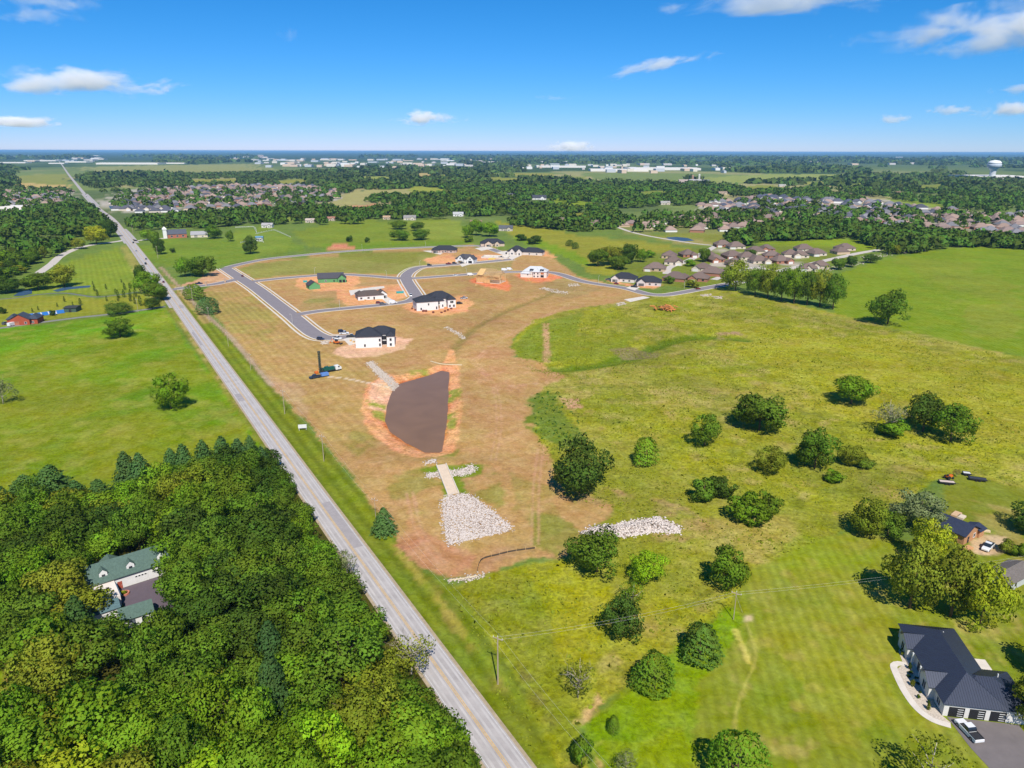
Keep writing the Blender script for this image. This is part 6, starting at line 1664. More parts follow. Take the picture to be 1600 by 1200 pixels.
# --- far works, halls and town blocks
m_hall = mat_oc('pale_hall', .7, .06, .05)
hall_me = MB(); hall_me.box(-.5, .5, 0, 1, 0, .92); hall_me.loft([[(-.5, 0, .92), (.5, 0, .92), (.5, 1, .92), (-.5, 1, .92)], [(-.5, .5, 1.05), (.5, .5, 1.05), (.5, .501, 1.05), (-.5, .501, 1.05)]]); hall_me = hall_me.mesh('hall', m_hall)
def hall(px, py, wpx, h, depth, rgb, label, group, name='warehouse', cat='warehouse'):
    q = G(px, py); w = wpx * mpp(*q)
    o = mobj(name, hall_me, None, (q[0], q[1], 0), rnd.uniform(-.12, .12), (w, depth, h), color=rgb)
    tag(o, label, cat, group)
for px, py, wpx, h, d, lb in ((198, 257, 96, 13, 160, 'longest white warehouse beside the far end of the road'), (118, 254, 36, 11, 90, 'white hall straddling the left of the far road end'), (62, 252, 50, 11, 110, 'long white hall far left on the horizon'), (20, 255, 40, 9, 90, 'pale hall at the left picture edge near the horizon'), (28, 328, 66, 7, 40, 'long cream hall half hidden by trees at the left edge'), (88, 256, 24, 8, 60, 'small pale hall left of the far road'), (268, 256, 40, 9, 60, 'low pale hall right of the longest white warehouse'),
                              (1565, 281, 80, 16, 200, 'long white hall beside the water tower'), (968, 268, 90, 12, 220, 'wide white works hall in the middle of the far industrial strip'), (1040, 266, 110, 13, 260, 'widest white works hall at the right of the industrial strip'), (880, 262, 70, 12, 160, 'white works hall at the left of the industrial strip'), (498, 269, 34, 10, 60, 'low red building in the far fields'), (430, 271, 30, 6, 50, 'small white building in the far fields beside a lane')):
    hall(px, py, wpx, h, d, S(200, 104, 84) if 'red' in lb else S(244, 236, 226), lb, None)
q = G(407, 247); tb = empty('tower_block', (q[0], q[1], 0), 0, 'pale hospital-like tower block standing on the horizon', 'building')
mb = MB(); mb.box(-40, 40, 0, 40, 0, 46); mb.box(-85, -40, 5, 40, 0, 28); mb.box(40, 110, 0, 40, 0, 20); mobj('wall', mb.mesh('wall', m_hall), tb, color=S(232, 214, 204))
for k in range(6):
    mb = MB(); mb.box(-38, 38, -.4, 0, 5 + k * 6.6, 7.5 + k * 6.6); mobj('window_band', mb.mesh('window_band', m_glass), tb)
for x0_, x1_, y0_, y1_, cnt, grp in ((0, 160, 243, 253, 26, 'left'), (240, 420, 245, 253, 22, 'left'), (400, 560, 248, 262, 62, 'middle'), (560, 790, 249, 264, 72, 'middle'), (800, 1010, 251, 266, 46, 'right'), (940, 1140, 258, 272, 34, 'right'), (1200, 1510, 245, 258, 22, 'outer right')):
    for i in range(cnt):
        px = rnd.uniform(x0_, x1_); py = y0_ + (y1_ - y0_) * rnd.random() ** 1.0
        hall(px, py, rnd.uniform(3, 15), rnd.uniform(8, 17), rnd.uniform(30, 110), rnd.choice([S(246, 242, 236), S(236, 226, 210), S(214, 206, 200), S(226, 200, 176), S(200, 204, 210)]), 'small pale block of the distant town strip, ' + grp + ' part', 'pale blocks of the distant town, ' + grp + ' part', 'distant_building', 'building')
# dairy farm with silos
q = G(1080, 285); fm = empty('farmstead', (q[0], q[1], 0), 0, 'farmstead with low sheds on the far green rise', 'farm')
for (x0_, x1_, y0_, y1_, h_, c) in ((-45, -10, 0, 20, 6, (200, 180, 170)), (-5, 40, 5, 25, 7, (190, 186, 184)), (45, 70, 0, 18, 6, (120, 120, 126))):
    mobj('shed_wall', wall_mesh([(x0_, x1_, y0_, y1_, h_, 4, 'gx')], m_wall), fm, color=S(*c)); mobj('roof', roof_mesh([(x0_, x1_, y0_, y1_, h_, 4, 'gx')], m_shingle, .6), fm, color=S(*c) * .9)
for px, hh, lb, c in ((1082, 20, 'brown silo on the far farm, left of the pair', (178, 140, 120)), (1092, 24, 'pale silo on the far farm, right of the pair', (214, 210, 196))):
    q = G(px, 283); mb = MB(); rg_ = [[(4.2 * f * math.cos(2 * math.pi * k / 14), 4.2 * f * math.sin(2 * math.pi * k / 14), z) for k in range(14)] for f, z in ((1, 0), (1, hh), (.8, hh + 1.8), (.3, hh + 3))]
    mb.loft(rg_); tag(mobj('silo', mb.mesh('silo', m_hall), None, (q[0], q[1], 0), color=S(*c)), lb, 'silo')
# water tower
q = G(1549, 281); D = mpp(*q)
wt = empty('water_tower', (q[0], q[1], 0), 0, 'white water tower with flared stem on the right horizon', 'water tower')
def ring(r, z, n=24): return [(r * math.cos(2 * math.pi * k / n), r * math.sin(2 * math.pi * k / n), z) for k in range(n)]
s_ = D * 1.18
mb = MB(); mb.loft([ring(r * s_, z * s_) for r, z in ((5.0, 0), (4.2, 1.5), (3.6, 6), (3.6, 11), (4.6, 13.5), (7.0, 15.5))]); mobj('stem', mb.mesh('stem', m_hall, smooth_=True), wt, color=S(232, 232, 232))
mb = MB(); mb.loft([ring(r * s_, z * s_) for r, z in ((6.6, 15.2), (8.2, 16.6), (8.5, 18.4), (8.2, 20.6))]); mobj('tank', mb.mesh('tank', m_hall, smooth_=True), wt, color=S(196, 204, 214))
mb = MB(); mb.loft([ring(r * s_, z * s_) for r, z in ((8.35, 20.5), (7.6, 22.4), (5.2, 24.2), (.4, 25))]); mobj('roof', mb.mesh('roof', m_hall, smooth_=True), wt, color=S(246, 246, 246))
# ================================================================ VEHICLES
m_paint = mat_oc('car_paint', .3, .03, .5, .6)
m_tyre = mat('tyre_rubber', S(40, 40, 42), .9)
m_rim = mat('wheel_rim', S(160, 160, 165), .4, metal=.6)
m_lamp = mat('head_lamp', S(240, 240, 235), .2)
m_tail = mat('tail_lamp', S(170, 30, 26), .4)
m_bed = mat('load_bed', S(52, 52, 56), .8)
def car_parts(kind):
    """meshes of one vehicle kind: list of (part name, mesh, uses body colour, sub-parts)"""
    L, Wd, H = {'sedan': (4.7, 1.8, 1.45), 'suv': (4.8, 1.95, 1.8), 'pickup': (5.9, 2.05, 1.95), 'van': (5.6, 2.1, 2.4)}[kind]
    hw = Wd / 2
    def prof(xs, inset=0.0):      # xs: (x, z_low, z_high, half width)
        return [[(x, -w, z0), (x, w, z0), (x, w * .99, z1 - .10), (x, w * .88, z1), (x, -w * .88, z1), (x, -w * .99, z1 - .10)] for x, z0, z1, w in xs]
    b = MB(); out = []
    belt = {'sedan': .88, 'suv': 1.05, 'pickup': 1.12, 'van': 1.15}[kind]
    if kind == 'pickup':
        b.loft(prof([(-L / 2, .5, .95, hw * .94), (-L / 2 + .1, .38, belt, hw), (-.75, .32, belt, hw), (.9, .32, belt, hw), (1.25, .32, belt, hw), (L / 2 - .25, .36, 1.05, hw * .97), (L / 2, .45, .85, hw * .86)]))
        cab = [(-.85, belt - .02, H - .25, hw * .93), (-.6, belt - .02, H, hw * .9), (.75, belt - .02, H, hw * .9), (1.45, belt - .02, belt + .06, hw * .93)]
        bed = MB(); bed.box(-L / 2 + .12, -.95, -hw * .82, hw * .82, belt + .005, belt + .02)
        for s in (-1, 1): bed.box(-L / 2 + .1, -.92, s * hw * .9 - .06, s * hw * .9 + .06, belt + .003, belt + .12)
        out.append(('load_bed', bed.mesh('load_bed', m_bed), False))
    elif kind == 'van':
        b.loft(prof([(-L / 2, .45, H - .1, hw * .96), (-L / 2 + .15, .35, H, hw), (1.2, .35, H, hw), (1.9, .35, 1.35, hw * .98), (L / 2 - .1, .4, 1.0, hw * .94), (L / 2, .45, .85, hw * .85)]))
        cab = [(1.12, 1.28, H - .12, hw * .985), (1.25, 1.28, H - .14, hw * .985), (1.82, 1.28, 1.42, hw * .985)]
    else:
        b.loft(prof([(-L / 2, .5, belt - .12, hw * .88), (-L / 2 + .18, .36, belt, hw * .97), (-.4, .3, belt + .02, hw), (.9, .3, belt, hw), (L / 2 - .3, .34, belt - .12, hw * .95), (L / 2, .45, belt - .3, hw * .8)]))
        cab = [(-L / 2 + (.15 if kind == 'suv' else .55), belt - .02, belt + .05, hw * .9), (-L / 2 + (.4 if kind == 'suv' else 1.15), belt - .02, H, hw * .8), (.35, belt - .02, H, hw * .8), (1.15, belt - .02, belt + .04, hw * .9)]
    out.insert(0, ('body', b.mesh('body', m_paint), True))
    g = MB(); g.loft(prof(cab)); out.append(('windows', g.mesh('windows', m_glass), False))
    if kind != 'van':
        r = MB(); x0, x1 = cab[1][0] + .05, cab[2][0] - .05; r.box(x0, x1, -cab[1][3] * .86, cab[1][3] * .86, H - .03, H + .03); out.append(('roof', r.mesh('roof', m_paint), True))
    wr = .36 if kind in ('sedan', 'suv') else .41
    wm_ = MB(); wm_.loft([[(wr * math.cos(2 * math.pi * k / 14), y, wr * math.sin(2 * math.pi * k / 14)) for k in range(14)] for y in (-.12, .12)]); wm_ = wm_.mesh('wheel', m_tyre)
    rmm = MB(); rmm.loft([[(wr * .6 * math.cos(2 * math.pi * k / 10), y, wr * .6 * math.sin(2 * math.pi * k / 10)) for k in range(10)] for y in (-.13, .13)]); rmm = rmm.mesh('rim', m_rim)
    lm = MB(); lm.box(-.06, .03, -.2, .2, -.08, .08); lamp = lm.mesh('headlight', m_lamp); tl = MB(); tl.box(-.03, .06, -.16, .16, -.12, .12); tail = tl.mesh('tail_light', m_tail)
    return out, (L, hw, wr, belt), wm_, rmm, lamp, tail
CARK = {k: car_parts(k) for k in ('sedan', 'suv', 'pickup', 'van')}
def car(kind, px, py, yaw, rgb, label, group=None, name=None, z=.06):
    parts, (L, hw, wr, belt), wm_, rmm, lamp, tail = CARK[kind]
    q = G(px, py)
    nm = name or {'sedan': 'parked_car', 'suv': 'parked_car', 'pickup': 'pickup_truck', 'van': 'delivery_van'}[kind]
    t = empty(nm, (q[0], q[1], z + gz(*q)), math.radians(yaw), label, {'pickup': 'pickup', 'van': 'van'}.get(kind, 'car'), group)
    c = S(*rgb)
    for n_, me, uses in parts: mobj(n_, me, t, color=c if uses else None)
    for x in (-L * .30, L * .31):
        for s in (-1, 1):
            w_ = mobj('wheel', wm_, t, (x, s * (hw - .10), wr)); mobj('rim', rmm, w_)
    for s in (-1, 1):
        mobj('headlight', lamp, t, (L / 2 - .06, s * hw * .62, belt - .32)); mobj('tail_light', tail, t, (-L / 2 + .04, s * hw * .72, belt - .25))
    return t
RD = 120.7     # heading of the road
WHT, BLK, NAV, GRA, RED, SIL = (240, 240, 240), (40, 42, 46), (36, 50, 84), (110, 112, 118), (140, 44, 40), (196, 198, 202)
q = at2(3.2, -4.2); _p = PX(q[0], q[1])
car('pickup', _p[0], _p[1], 98, WHT, 'white pickup parked on the driveway before the three garage doors')
car('pickup', 1543, 857, 222, WHT, 'white pickup on pale gravel beside the timber cottage')
for i, (px, py, c, k, lb) in enumerate(((256, 443, RED, 'sedan', 'dark red car on the road near the subdivision entrance'), (233, 414, BLK, 'suv', 'black car driving behind another dark car on the road'), (225, 405, GRA, 'sedan', 'dark grey car ahead of the black car on the road'), (217, 392, SIL, 'sedan', 'silver car in the middle of the line of cars on the road'), (210, 380, BLK, 'suv', 'black car at the road junction by the chapel'), (185, 352, BLK, 'sedan', 'dark car far along the road beyond the junction'), (124, 304, GRA, 'suv', 'grey car on the far road near the far quarter'), (133, 308, BLK, 'sedan', 'dark car on the far road above the wooded estate'))):
    q = G(px, py); d = ROAD - q; j = int(np.argmin((d ** 2).sum(1))); tg = ROAD[min(j + 2, len(ROAD) - 1)] - ROAD[max(j - 2, 0)]; a0 = math.atan2(tg[1], tg[0]); off = np.array([math.sin(a0), -math.cos(a0)]) * (1.8 if i % 2 == 0 else -1.8)
    q = ROAD[j] + off; _p = PX(q[0], q[1]); car(k, _p[0], _p[1], math.degrees(a0) + (0 if i % 2 == 0 else 180), c, lb, name='car')
for k, px, py, yaw, c, lb in (('suv', 501, 531, -15, NAV, 'dark blue car alone at the dead end of the new street'), ('pickup', 538, 522, 5, WHT, 'white pickup at the kerb above the dead end'), ('suv', 534, 519, 20, NAV, 'navy car behind the white pickup at the dead end'), ('pickup', 549, 527, 5, BLK, 'dark pickup beside the two-storey white house'), ('pickup', 527, 530, -20, WHT, 'white utility truck near the earth digger'),
                              ('sedan', 594, 464, 115, WHT, 'white car left in front of the brown roofed house garage'), ('sedan', 602, 464, 115, SIL, 'silver car right in front of the brown roofed house garage'), ('suv', 592, 474.5, 10, RED, 'red car parked on the cross street'), ('suv', 598, 476, 12, GRA, 'grey car parked beside the red car on the cross street'), ('van', 614, 474, 12, WHT, 'white van parked on the cross street at the driveway'), ('pickup', 642, 463, 100, WHT, 'white pickup on the street bend'), ('pickup', 652, 471, 30, WHT, 'white pickup left of the largest white house'),
                              ('suv', 671, 415, 12, (40, 60, 56), 'dark green car at the top of the street bend'), ('pickup', 701, 413, 8, RED, 'dark red pickup on the street before the gabled house'), ('suv', 710, 412, 8, BLK, 'black car on the street before the gabled house'), ('sedan', 722, 411.5, 8, BLK, 'dark car parked right of the black car before the gabled house'), ('pickup', 730, 408, -60, NAV, 'navy pickup in the drive of the gabled house'), ('sedan', 712, 431, 5, WHT, 'white car on the lower street left of the timber frame'), ('van', 735, 430.5, 5, WHT, 'white van at the corner of the timber frame'),
                              ('van', 788, 423, 5, WHT, 'white van right of the timber frame, first of two'), ('van', 796, 422, 5, WHT, 'white van right of the timber frame, second of two'), ('suv', 793, 397, -30, BLK, 'black car between the foundation and the long house'), ('pickup', 783, 403, 0, BLK, 'black pickup beside the foundation'), ('pickup', 725, 467, 25, SIL, 'silver pickup on the clay right of the largest white house'), ('suv', 718, 475, 30, BLK, 'black loader near the corner of the largest white house'),
                              ('pickup', 951, 438, -25, GRA, 'grey pickup left of the paired black roofed houses'), ('pickup', 991, 449, -30, BLK, 'black pickup before the paired black roofed houses'), ('sedan', 963, 444, -28, RED, 'maroon car on the street by the left black roofed house'), ('sedan', 1091, 452, 25, RED, 'maroon car on the street near the big olive tree'), ('suv', 9, 507, 80, GRA, 'grey car at the left edge beside the barn'), ('van', 19, 509, 80, WHT, 'white van beside the brick barn'), ('pickup', 311, 444, 20, NAV, 'blue pickup at the subdivision entrance'), ('sedan', 379, 432, -60, RED, 'red car at the street corner by the entrance'),
                              ('sedan', 1565, 355, 60, GRA, 'grey car on the far pale avenue')):
    car(k, px, py, yaw, c, lb)

# --- drill rig with its mast up, and the blue support truck
q = G(515, 581); a_ = math.radians(38)
rig = empty('drill_rig_truck', (q[0], q[1], 0), a_, 'green and white drill rig truck with tall dark mast raised on the bare ground', 'drill truck')
m_rig = mat('rig_green', S(28, 92, 80), .5); m_mast = mat('mast_steel', S(44, 66, 62), .6); m_or = mat('orange_steel', S(232, 120, 40), .6)
mb = MB(); mb.box(-5, 3, -1.2, 1.2, .9, 1.3); mobj('chassis', mb.mesh('chassis', m_bed), rig)
mb = MB(); mb.box(-3.4, 2.6, -1.15, 1.15, 1.32, 2.6); mb.box(-2.4, -.4, -1.0, 1.0, 2.6, 3.1); mobj('machine_house', mb.mesh('machine_house', m_rig), rig)
mb = MB(); mb.box(3.02, 5.2, -1.2, 1.2, .8, 2.9); mb.box(5.2, 6.4, -1.0, 1.0, .8, 1.9); cab_ = mobj('cab', mb.mesh('cab', m_frame), rig)
mb = MB(); mb.box(4.4, 5.24, -1.22, 1.22, 1.9, 2.7); mobj('windows', mb.mesh('windows', m_glass), cab_)
mb = MB()
for sx in (-.45, .45):
    for sy in (-.45, .45): mb.box(-5 + sx - .08, -5 + sx + .08, sy - .08, sy + .08, .3, 11.5)
for k in range(11):
    z0 = .8 + k * 1.0
    for s in (-.45, .45):
        mb.tube((-5.45, s, z0), (-4.55, s, z0 + .95), .05, .05, 4); mb.tube((-5 + s, -.45, z0), (-5 + s, .45, z0 + .95), .05, .05, 4)
mb.box(-5.6, -4.4, -.6, .6, 11.5, 11.9); mb.box(-5.3, -4.7, -.35, .35, 4.2, 5.2); mb.box(-5.2, -4.8, -.15, .15, .2, 11)
mobj('mast', mb.mesh('mast', m_mast), rig)
for x in (-4, -2.9, 4.6):
    for s in (-1, 1):
        w_ = mobj('wheel', CARK['pickup'][2], rig, (x, s * 1.1, .5), 0, (1.25, 1.6, 1.25)); mobj('rim', CARK['pickup'][3], w_)
mb = MB(); mb.box(-7.4, -5.8, .6, 2.4, .2, 1.1); mb.tube((-6.4, 1.4, 1.0), (-5.2, .6, 3.0), .12, .12, 6); mobj('orange_pump', mb.mesh('pump', m_or), rig)
q = G(497, 590)
su = empty('support_truck', (q[0], q[1], 0), math.radians(215), 'dark pickup towing a blue tank beside the drill rig', 'truck')
for n_, me, uses in CARK['pickup'][0]: mobj(n_, me, su, (1.6, 0, .05), color=S(44, 60, 78) if uses else None)
for x in (-.2, 3.4):
    for s in (-1, 1): mobj('wheel', CARK['pickup'][2], su, (x, s * .95, .45))
mb = MB(); mb.box(-5.4, -1.6, -1.1, 1.1, .6, 2.0); mobj('blue_tank', mb.mesh('tank', mat('blue_steel', S(104, 146, 210), .5)), su)
mb = MB(); mb.box(-5.6, -1.4, -.9, .9, .4, .6); mobj('trailer_frame', mb.mesh('frame', m_bed), su)
# --- small digger at the dead end
q = G(526, 537)
dg = empty('backhoe', (q[0], q[1], 0), math.radians(-25), 'orange and dark digger with lowered arm below the dead end', 'digger')
mb = MB(); mb.box(-1.8, 1.8, -.9, .9, .7, 1.5); mobj('body', mb.mesh('body', m_or), dg); mb = MB(); mb.box(-.6, .7, -.7, .7, 1.5, 2.7); mobj('cab', mb.mesh('cab', m_glass), dg)
mb = MB(); mb.tube((-1.8, 0, 1.2), (-3.2, 0, 2.8), .16, .14); mb.tube((-3.2, 0, 2.8), (-4.6, 0, .6), .14, .1); mb.box(-5.0, -4.3, -.4, .4, .1, .7); mobj('arm', mb.mesh('arm', m_or), dg)
mb = MB(); mb.tube((1.8, .5, 1.0), (3.2, .5, .5), .1, .1); mb.tube((1.8, -.5, 1.0), (3.2, -.5, .5), .1, .1); mb.box(3.0, 3.7, -1.1, 1.1, .05, .8); mobj('bucket', mb.mesh('bucket', m_bed), dg)
for x in (-1.2, 1.2):
    for s in (-1, 1): mobj('wheel', CARK['pickup'][2], dg, (x, s * .9, .5), 0, (1.2, 1.4, 1.2))
# --- trailers, tractor and junk at the field corner, right
for px, py, yaw, l_, c, lb in ((1479, 756, -14, 5.0, (216, 196, 180), 'low flatbed trailer with pale boards at the meadow corner'), (1527, 751, -20, 5.6, (60, 66, 76), 'dark trailer at the meadow corner, right of the tractor'), (1510, 742, -18, 2.6, (222, 222, 216), 'short white trailer at the meadow corner')):
    q = G(px, py); t = empty('trailer', (q[0], q[1], gz(*q)), math.radians(yaw), lb, 'trailer')
    mb = MB(); mb.box(-l_ / 2, l_ / 2, -1, 1, .55, .75); mb.box(-l_ / 2, l_ / 2, -1.05, -.97, .75, 1.05); mb.box(-l_ / 2, l_ / 2, .97, 1.05, .75, 1.05); mb.tube((l_ / 2, 0, .6), (l_ / 2 + 1.3, 0, .5), .06, .06); mobj('bed', mb.mesh('bed', m_bed), t)
    mb = MB(); mb.box(-l_ / 2 + .2, l_ / 2 - .2, -.85, .85, .76, .95); mobj('boards', mb.mesh('boards', mat('trailer_load', S(*c), .8)), t)
    for x in (-.5, .5):
        for s in (-1, 1): mobj('wheel', CARK['sedan'][2], t, (x, s * 1.1, .36))
q = G(1482, 748); t = empty('tractor', (q[0], q[1], gz(*q)), math.radians(20), 'small orange tractor at the meadow corner beside the trailers', 'tractor')
mb = MB(); mb.box(-.4, 1.5, -.4, .4, .7, 1.4); mb.box(-1.0, -.4, -.5, .5, .7, 1.2); mobj('body', mb.mesh('body', m_or), t)
mb = MB(); mb.box(-.9, -.4, -.3, .3, 1.2, 1.7); mobj('seat', mb.mesh('seat', m_bed), t)
for x, k in ((-.8, 1.7), (1.1, 1.0)):
    for s in (-1, 1): mobj('wheel', CARK['pickup'][2], t, (x, s * .8, .41 * k), 0, (k, 1.5, k))
q = G(1494, 745); t = tree('shrub', q[0], q[1], 3.2, 3, 'airy', 'brown', 'brown dry bush between the tractor and the trailers', 'shrub')

# ================================================================ STONES, FENCES, POLES
def rocks_mesh(name, poly, n, s0, s1, material, seed, heap=0.0, flatz=None):
    rs = np.random.RandomState(seed)
    lo, hi = poly.min(0) - 1.5, poly.max(0) + 1.5
    c = rs.uniform(lo, hi, (n * 5, 2)); d = sdist(c[:, 0], c[:, 1], poly)
    k = d < .25 + 1.8 * rs.uniform(0, 1, len(d)) ** 7; c = c[k][:n]; d = d[k][:n]
    base = np.array([(1, 0, 0), (0, 1, 0), (-1, 0, 0), (0, -1, 0), (.1, .1, .8), (0, 0, -.6), (.72, .72, .35), (-.7, .7, .3), (-.7, -.72, .35), (.72, -.7, .3)])
    tri = np.array([(4, 6, 7), (4, 7, 8), (4, 8, 9), (4, 9, 6), (6, 0, 1), (6, 1, 7), (7, 1, 2), (7, 2, 8), (8, 2, 3), (8, 3, 9), (9, 3, 0), (9, 0, 6)])
    V = []; F = []; C = []
    m = len(c)
    s = rs.uniform(s0, s1, m); ang_ = rs.uniform(0, 6.28, m)
    V = base[None] * rs.uniform(.7, 1.25, (m, 10, 1)) * np.stack([s * rs.uniform(.7, 1.3, m), s * rs.uniform(.7, 1.2, m), s * rs.uniform(.6, 1.0, m)], 1)[:, None]
    ca, sa = np.cos(ang_)[:, None], np.sin(ang_)[:, None]
    x = V[..., 0] * ca - V[..., 1] * sa + c[:, 0][:, None]; y = V[..., 0] * sa + V[..., 1] * ca + c[:, 1][:, None]
    zg = hgt(c[:, 0], c[:, 1]) + heap * np.clip(-d, 0, 3) * rs.uniform(.3, 1, m) + .05
    z = V[..., 2] + zg[:, None]
    Vv = np.stack([x, y, z], -1).reshape(-1, 3)
    Fv = (tri[None] + (np.arange(m) * 10)[:, None, None]).reshape(-1, 3)
    me = mesh_np(name, Vv, Fv, [material])
    at = me.attributes.new('leaf', 'FLOAT_COLOR', 'POINT')
    u = np.repeat(rs.uniform(0, 1, m), 10); at.data.foreach_set('color', np.stack([u, u, u, np.ones_like(u)], 1).astype(np.float32).ravel())
    return me
def rock_material(name, c0, c1):
    m, nt, n, l, b = _nt(name)
    at = n.new('ShaderNodeAttribute'); at.attribute_name = 'leaf'
    cr = n.new('ShaderNodeValToRGB'); cr.color_ramp.elements[0].color = (*c0, 1); cr.color_ramp.elements[1].color = (*c1, 1); cr.color_ramp.elements[0].position = .0; cr.color_ramp.elements[1].position = .35
    l.new(at.outputs['Fac'], cr.inputs[0]); l.new(cr.outputs[0], b.inputs['Base Color']); b.inputs['Roughness'].default_value = .9; b.inputs['Specular IOR Level'].default_value = .2
    return m
m_rock = rock_material('white_limestone', S(146, 124, 108), S(224, 211, 200))
m_rock2 = rock_material('pale_limestone', S(158, 140, 122), S(212, 198, 182))
def rocks(pts, n, s0, s1, label, seed, heap=0.0, material=None, cat='stones'):
    o = mobj('stones', rocks_mesh('stones', GP(pts), n, s0, s1, material or m_rock, seed, heap)); return tag(o, label, cat, kind='stuff')
rocks([(692, 782), (700, 775), (722, 772), (738, 776), (798, 823), (797, 827), (740, 842), (702, 850), (697, 832)], 8200, .10, .32, 'fan-shaped apron of white stones below the concrete flume', 1)
rocks([(573, 567), (580, 565), (604, 586), (627, 602), (618, 608), (600, 594)], 2600, .18, .38, 'white stone chute running down into the brown pond', 2, material=m_rock2)
rocks([(910, 832), (930, 824), (960, 822), (985, 815), (1030, 811), (1062, 828), (1060, 834), (1020, 832), (975, 838), (930, 836)], 2800, .15, .48, 'long heap of white rocks behind the rounded tree', 3, heap=.35)
rocks([(667, 741), (686, 738), (722, 735), (738, 729), (741, 737), (722, 742), (690, 745), (668, 746)], 1300, .14, .3, 'cross bar of white stones under the concrete flume', 4)
rocks([(666, 724), (680, 722), (681, 726), (668, 727)], 90, .2, .4, 'small oval of white stones above the flume', 5)
rocks([(1342, 402), (1380, 396), (1447, 388), (1448, 391), (1400, 398), (1350, 407)], 240, .5, 1.0, 'row of pale boulders along the hedge of the right field', 6, material=m_rock2)
rocks([(1282, 421), (1330, 410), (1355, 408), (1350, 412), (1290, 426)], 150, .5, .9, 'loose pale boulders along the hedge beside the street end', 7, material=m_rock2)
rocks([(700, 906), (735, 901), (757, 897), (758, 900), (737, 906), (704, 909)], 160, .15, .35, 'thin line of pale stones at the end of the silt fence', 8, material=m_rock2)
for i, (q_, lb) in enumerate((([(963, 475), (975, 472), (977, 476), (966, 478)], 'pale heap of gravel left of the street bend'), ([(1095, 461), (1110, 460), (1108, 464), (1098, 464)], 'pale stones in the meadow below the street, left patch'), ([(1115, 465), (1128, 464), (1127, 468), (1117, 468)], 'pale stones in the meadow below the street, right patch'), ([(888, 444), (902, 443), (905, 447), (890, 448)], 'pale gravel ring above the white strip'), ([(505, 535), (511, 534), (512, 537), (505, 538)], 'white rubble at the dead end kerb'))):
    rocks(q_, 110, .3, .6, lb, 20 + i, material=m_rock2)
rocks([(842, 451), (850, 449), (886, 456), (884, 460)], 260, .3, .6, 'straight strip of pale stones across the bare slope', 30, material=m_rock2)
rocks([(696, 512), (700, 511), (727, 526), (724, 528)], 200, .25, .5, 'stone check bar across the swale above the pond', 31, material=m_rock2)
# concrete flume with raised sides
fA, fB, fC, fD = GP([(682, 730), (697, 728), (717, 771), (700, 774)])
fl_ = empty('flume', (0, 0, 0), 0, 'pale concrete flume leading down to the white stone apron', 'flume')
zt, zb = gz(*((fA + fB) / 2)) + .12, gz(*((fC + fD) / 2)) + .12
mb = MB(); mb.face([(*fD, zb), (*fC, zb), (*fB, zt), (*fA, zt)]); mobj('channel', mb.mesh('channel', mat('flume_concrete', S(226, 204, 178), .9, .08, .6)), fl_)
for a0, b0 in ((fA, fD), (fB, fC)):
    d = (b0 - a0) / np.linalg.norm(b0 - a0); n_ = np.array([d[1], -d[0]]) * .15
    mb = MB(); mb.loft([[(*(a0 - n_), zt - .6), (*(a0 + n_), zt - .6), (*(a0 + n_), zt + .35), (*(a0 - n_), zt + .35)], [(*(b0 - n_), zb - .6), (*(b0 + n_), zb - .6), (*(b0 + n_), zb + .35), (*(b0 - n_), zb + .35)]]); mobj('side_wall', mb.mesh('side_wall', m_conc), fl_)
# straw check roll above the pond inlet, headwall in the meadow gully
def tube_line(name, pts, r, material, label, cat, zoff=.0):
    ln = spline(GP(pts), 1.5); zz = hgt(ln[:, 0], ln[:, 1]) + zoff; mb = MB()
    rings = []
    t = np.gradient(ln, axis=0); t /= np.linalg.norm(t, axis=1)[:, None]
    for i in range(len(ln)):
        rings.append([(ln[i, 0] + t[i, 1] * r * math.cos(a), ln[i, 1] - t[i, 0] * r * math.cos(a), zz[i] + r * math.sin(a)) for a in np.linspace(0, 2 * math.pi, 7)[:-1]])
    mb.loft(rings); return tag(mobj(name, mb.mesh(name, material)), label, cat)
m_straw = mat('straw_roll', S(214, 196, 160), .95, .15, 2)
tube_line('straw_roll', [(673, 565), (690, 569), (722, 571)], .35, m_straw, 'pale check roll across the inlet of the brown pond', 'check roll', .2)
tube_line('straw_roll', [(702, 907), (725, 904), (745, 900)], .22, m_straw, 'thin straw roll at the lowest tip of the bare ground', 'check roll', .1)
# silt fence: black cloth on stakes
fl2 = spline(GP([(745, 897), (749, 880), (756, 873), (775, 868), (800, 862), (836, 857)]), 1.2)
sf = empty('silt_fence', (0, 0, 0), 0, 'low black silt fence curving round the lower end of the bare ground', 'fence')
zz = hgt(fl2[:, 0], fl2[:, 1])
mb = MB(); m_silt = mat('black_cloth', S(84, 74, 62), .9)
mb2 = MB()
for i in range(len(fl2) - 1):
    a0, b0 = fl2[i], fl2[i + 1]; d = b0 - a0; d = np.array([d[1], -d[0]]) / np.linalg.norm(d) * .03
    mb.loft([[(*(a0 - d), zz[i] - .1), (*(a0 + d), zz[i] - .1), (*(a0 + d), zz[i] + .5), (*(a0 - d), zz[i] + .5)], [(*(b0 - d), zz[i + 1] - .1), (*(b0 + d), zz[i + 1] - .1), (*(b0 + d), zz[i + 1] + .5), (*(b0 - d), zz[i + 1] + .5)]])
mobj('cloth', mb.mesh('cloth', m_silt), sf)
stk = MB(); stk.box(-.04, .04, -.04, .04, -.1, 1.0); stk = stk.mesh('stake', m_wood)
for i in range(0, len(fl2), 2): mobj('stake', stk, sf, (fl2[i, 0], fl2[i, 1], zz[i]))
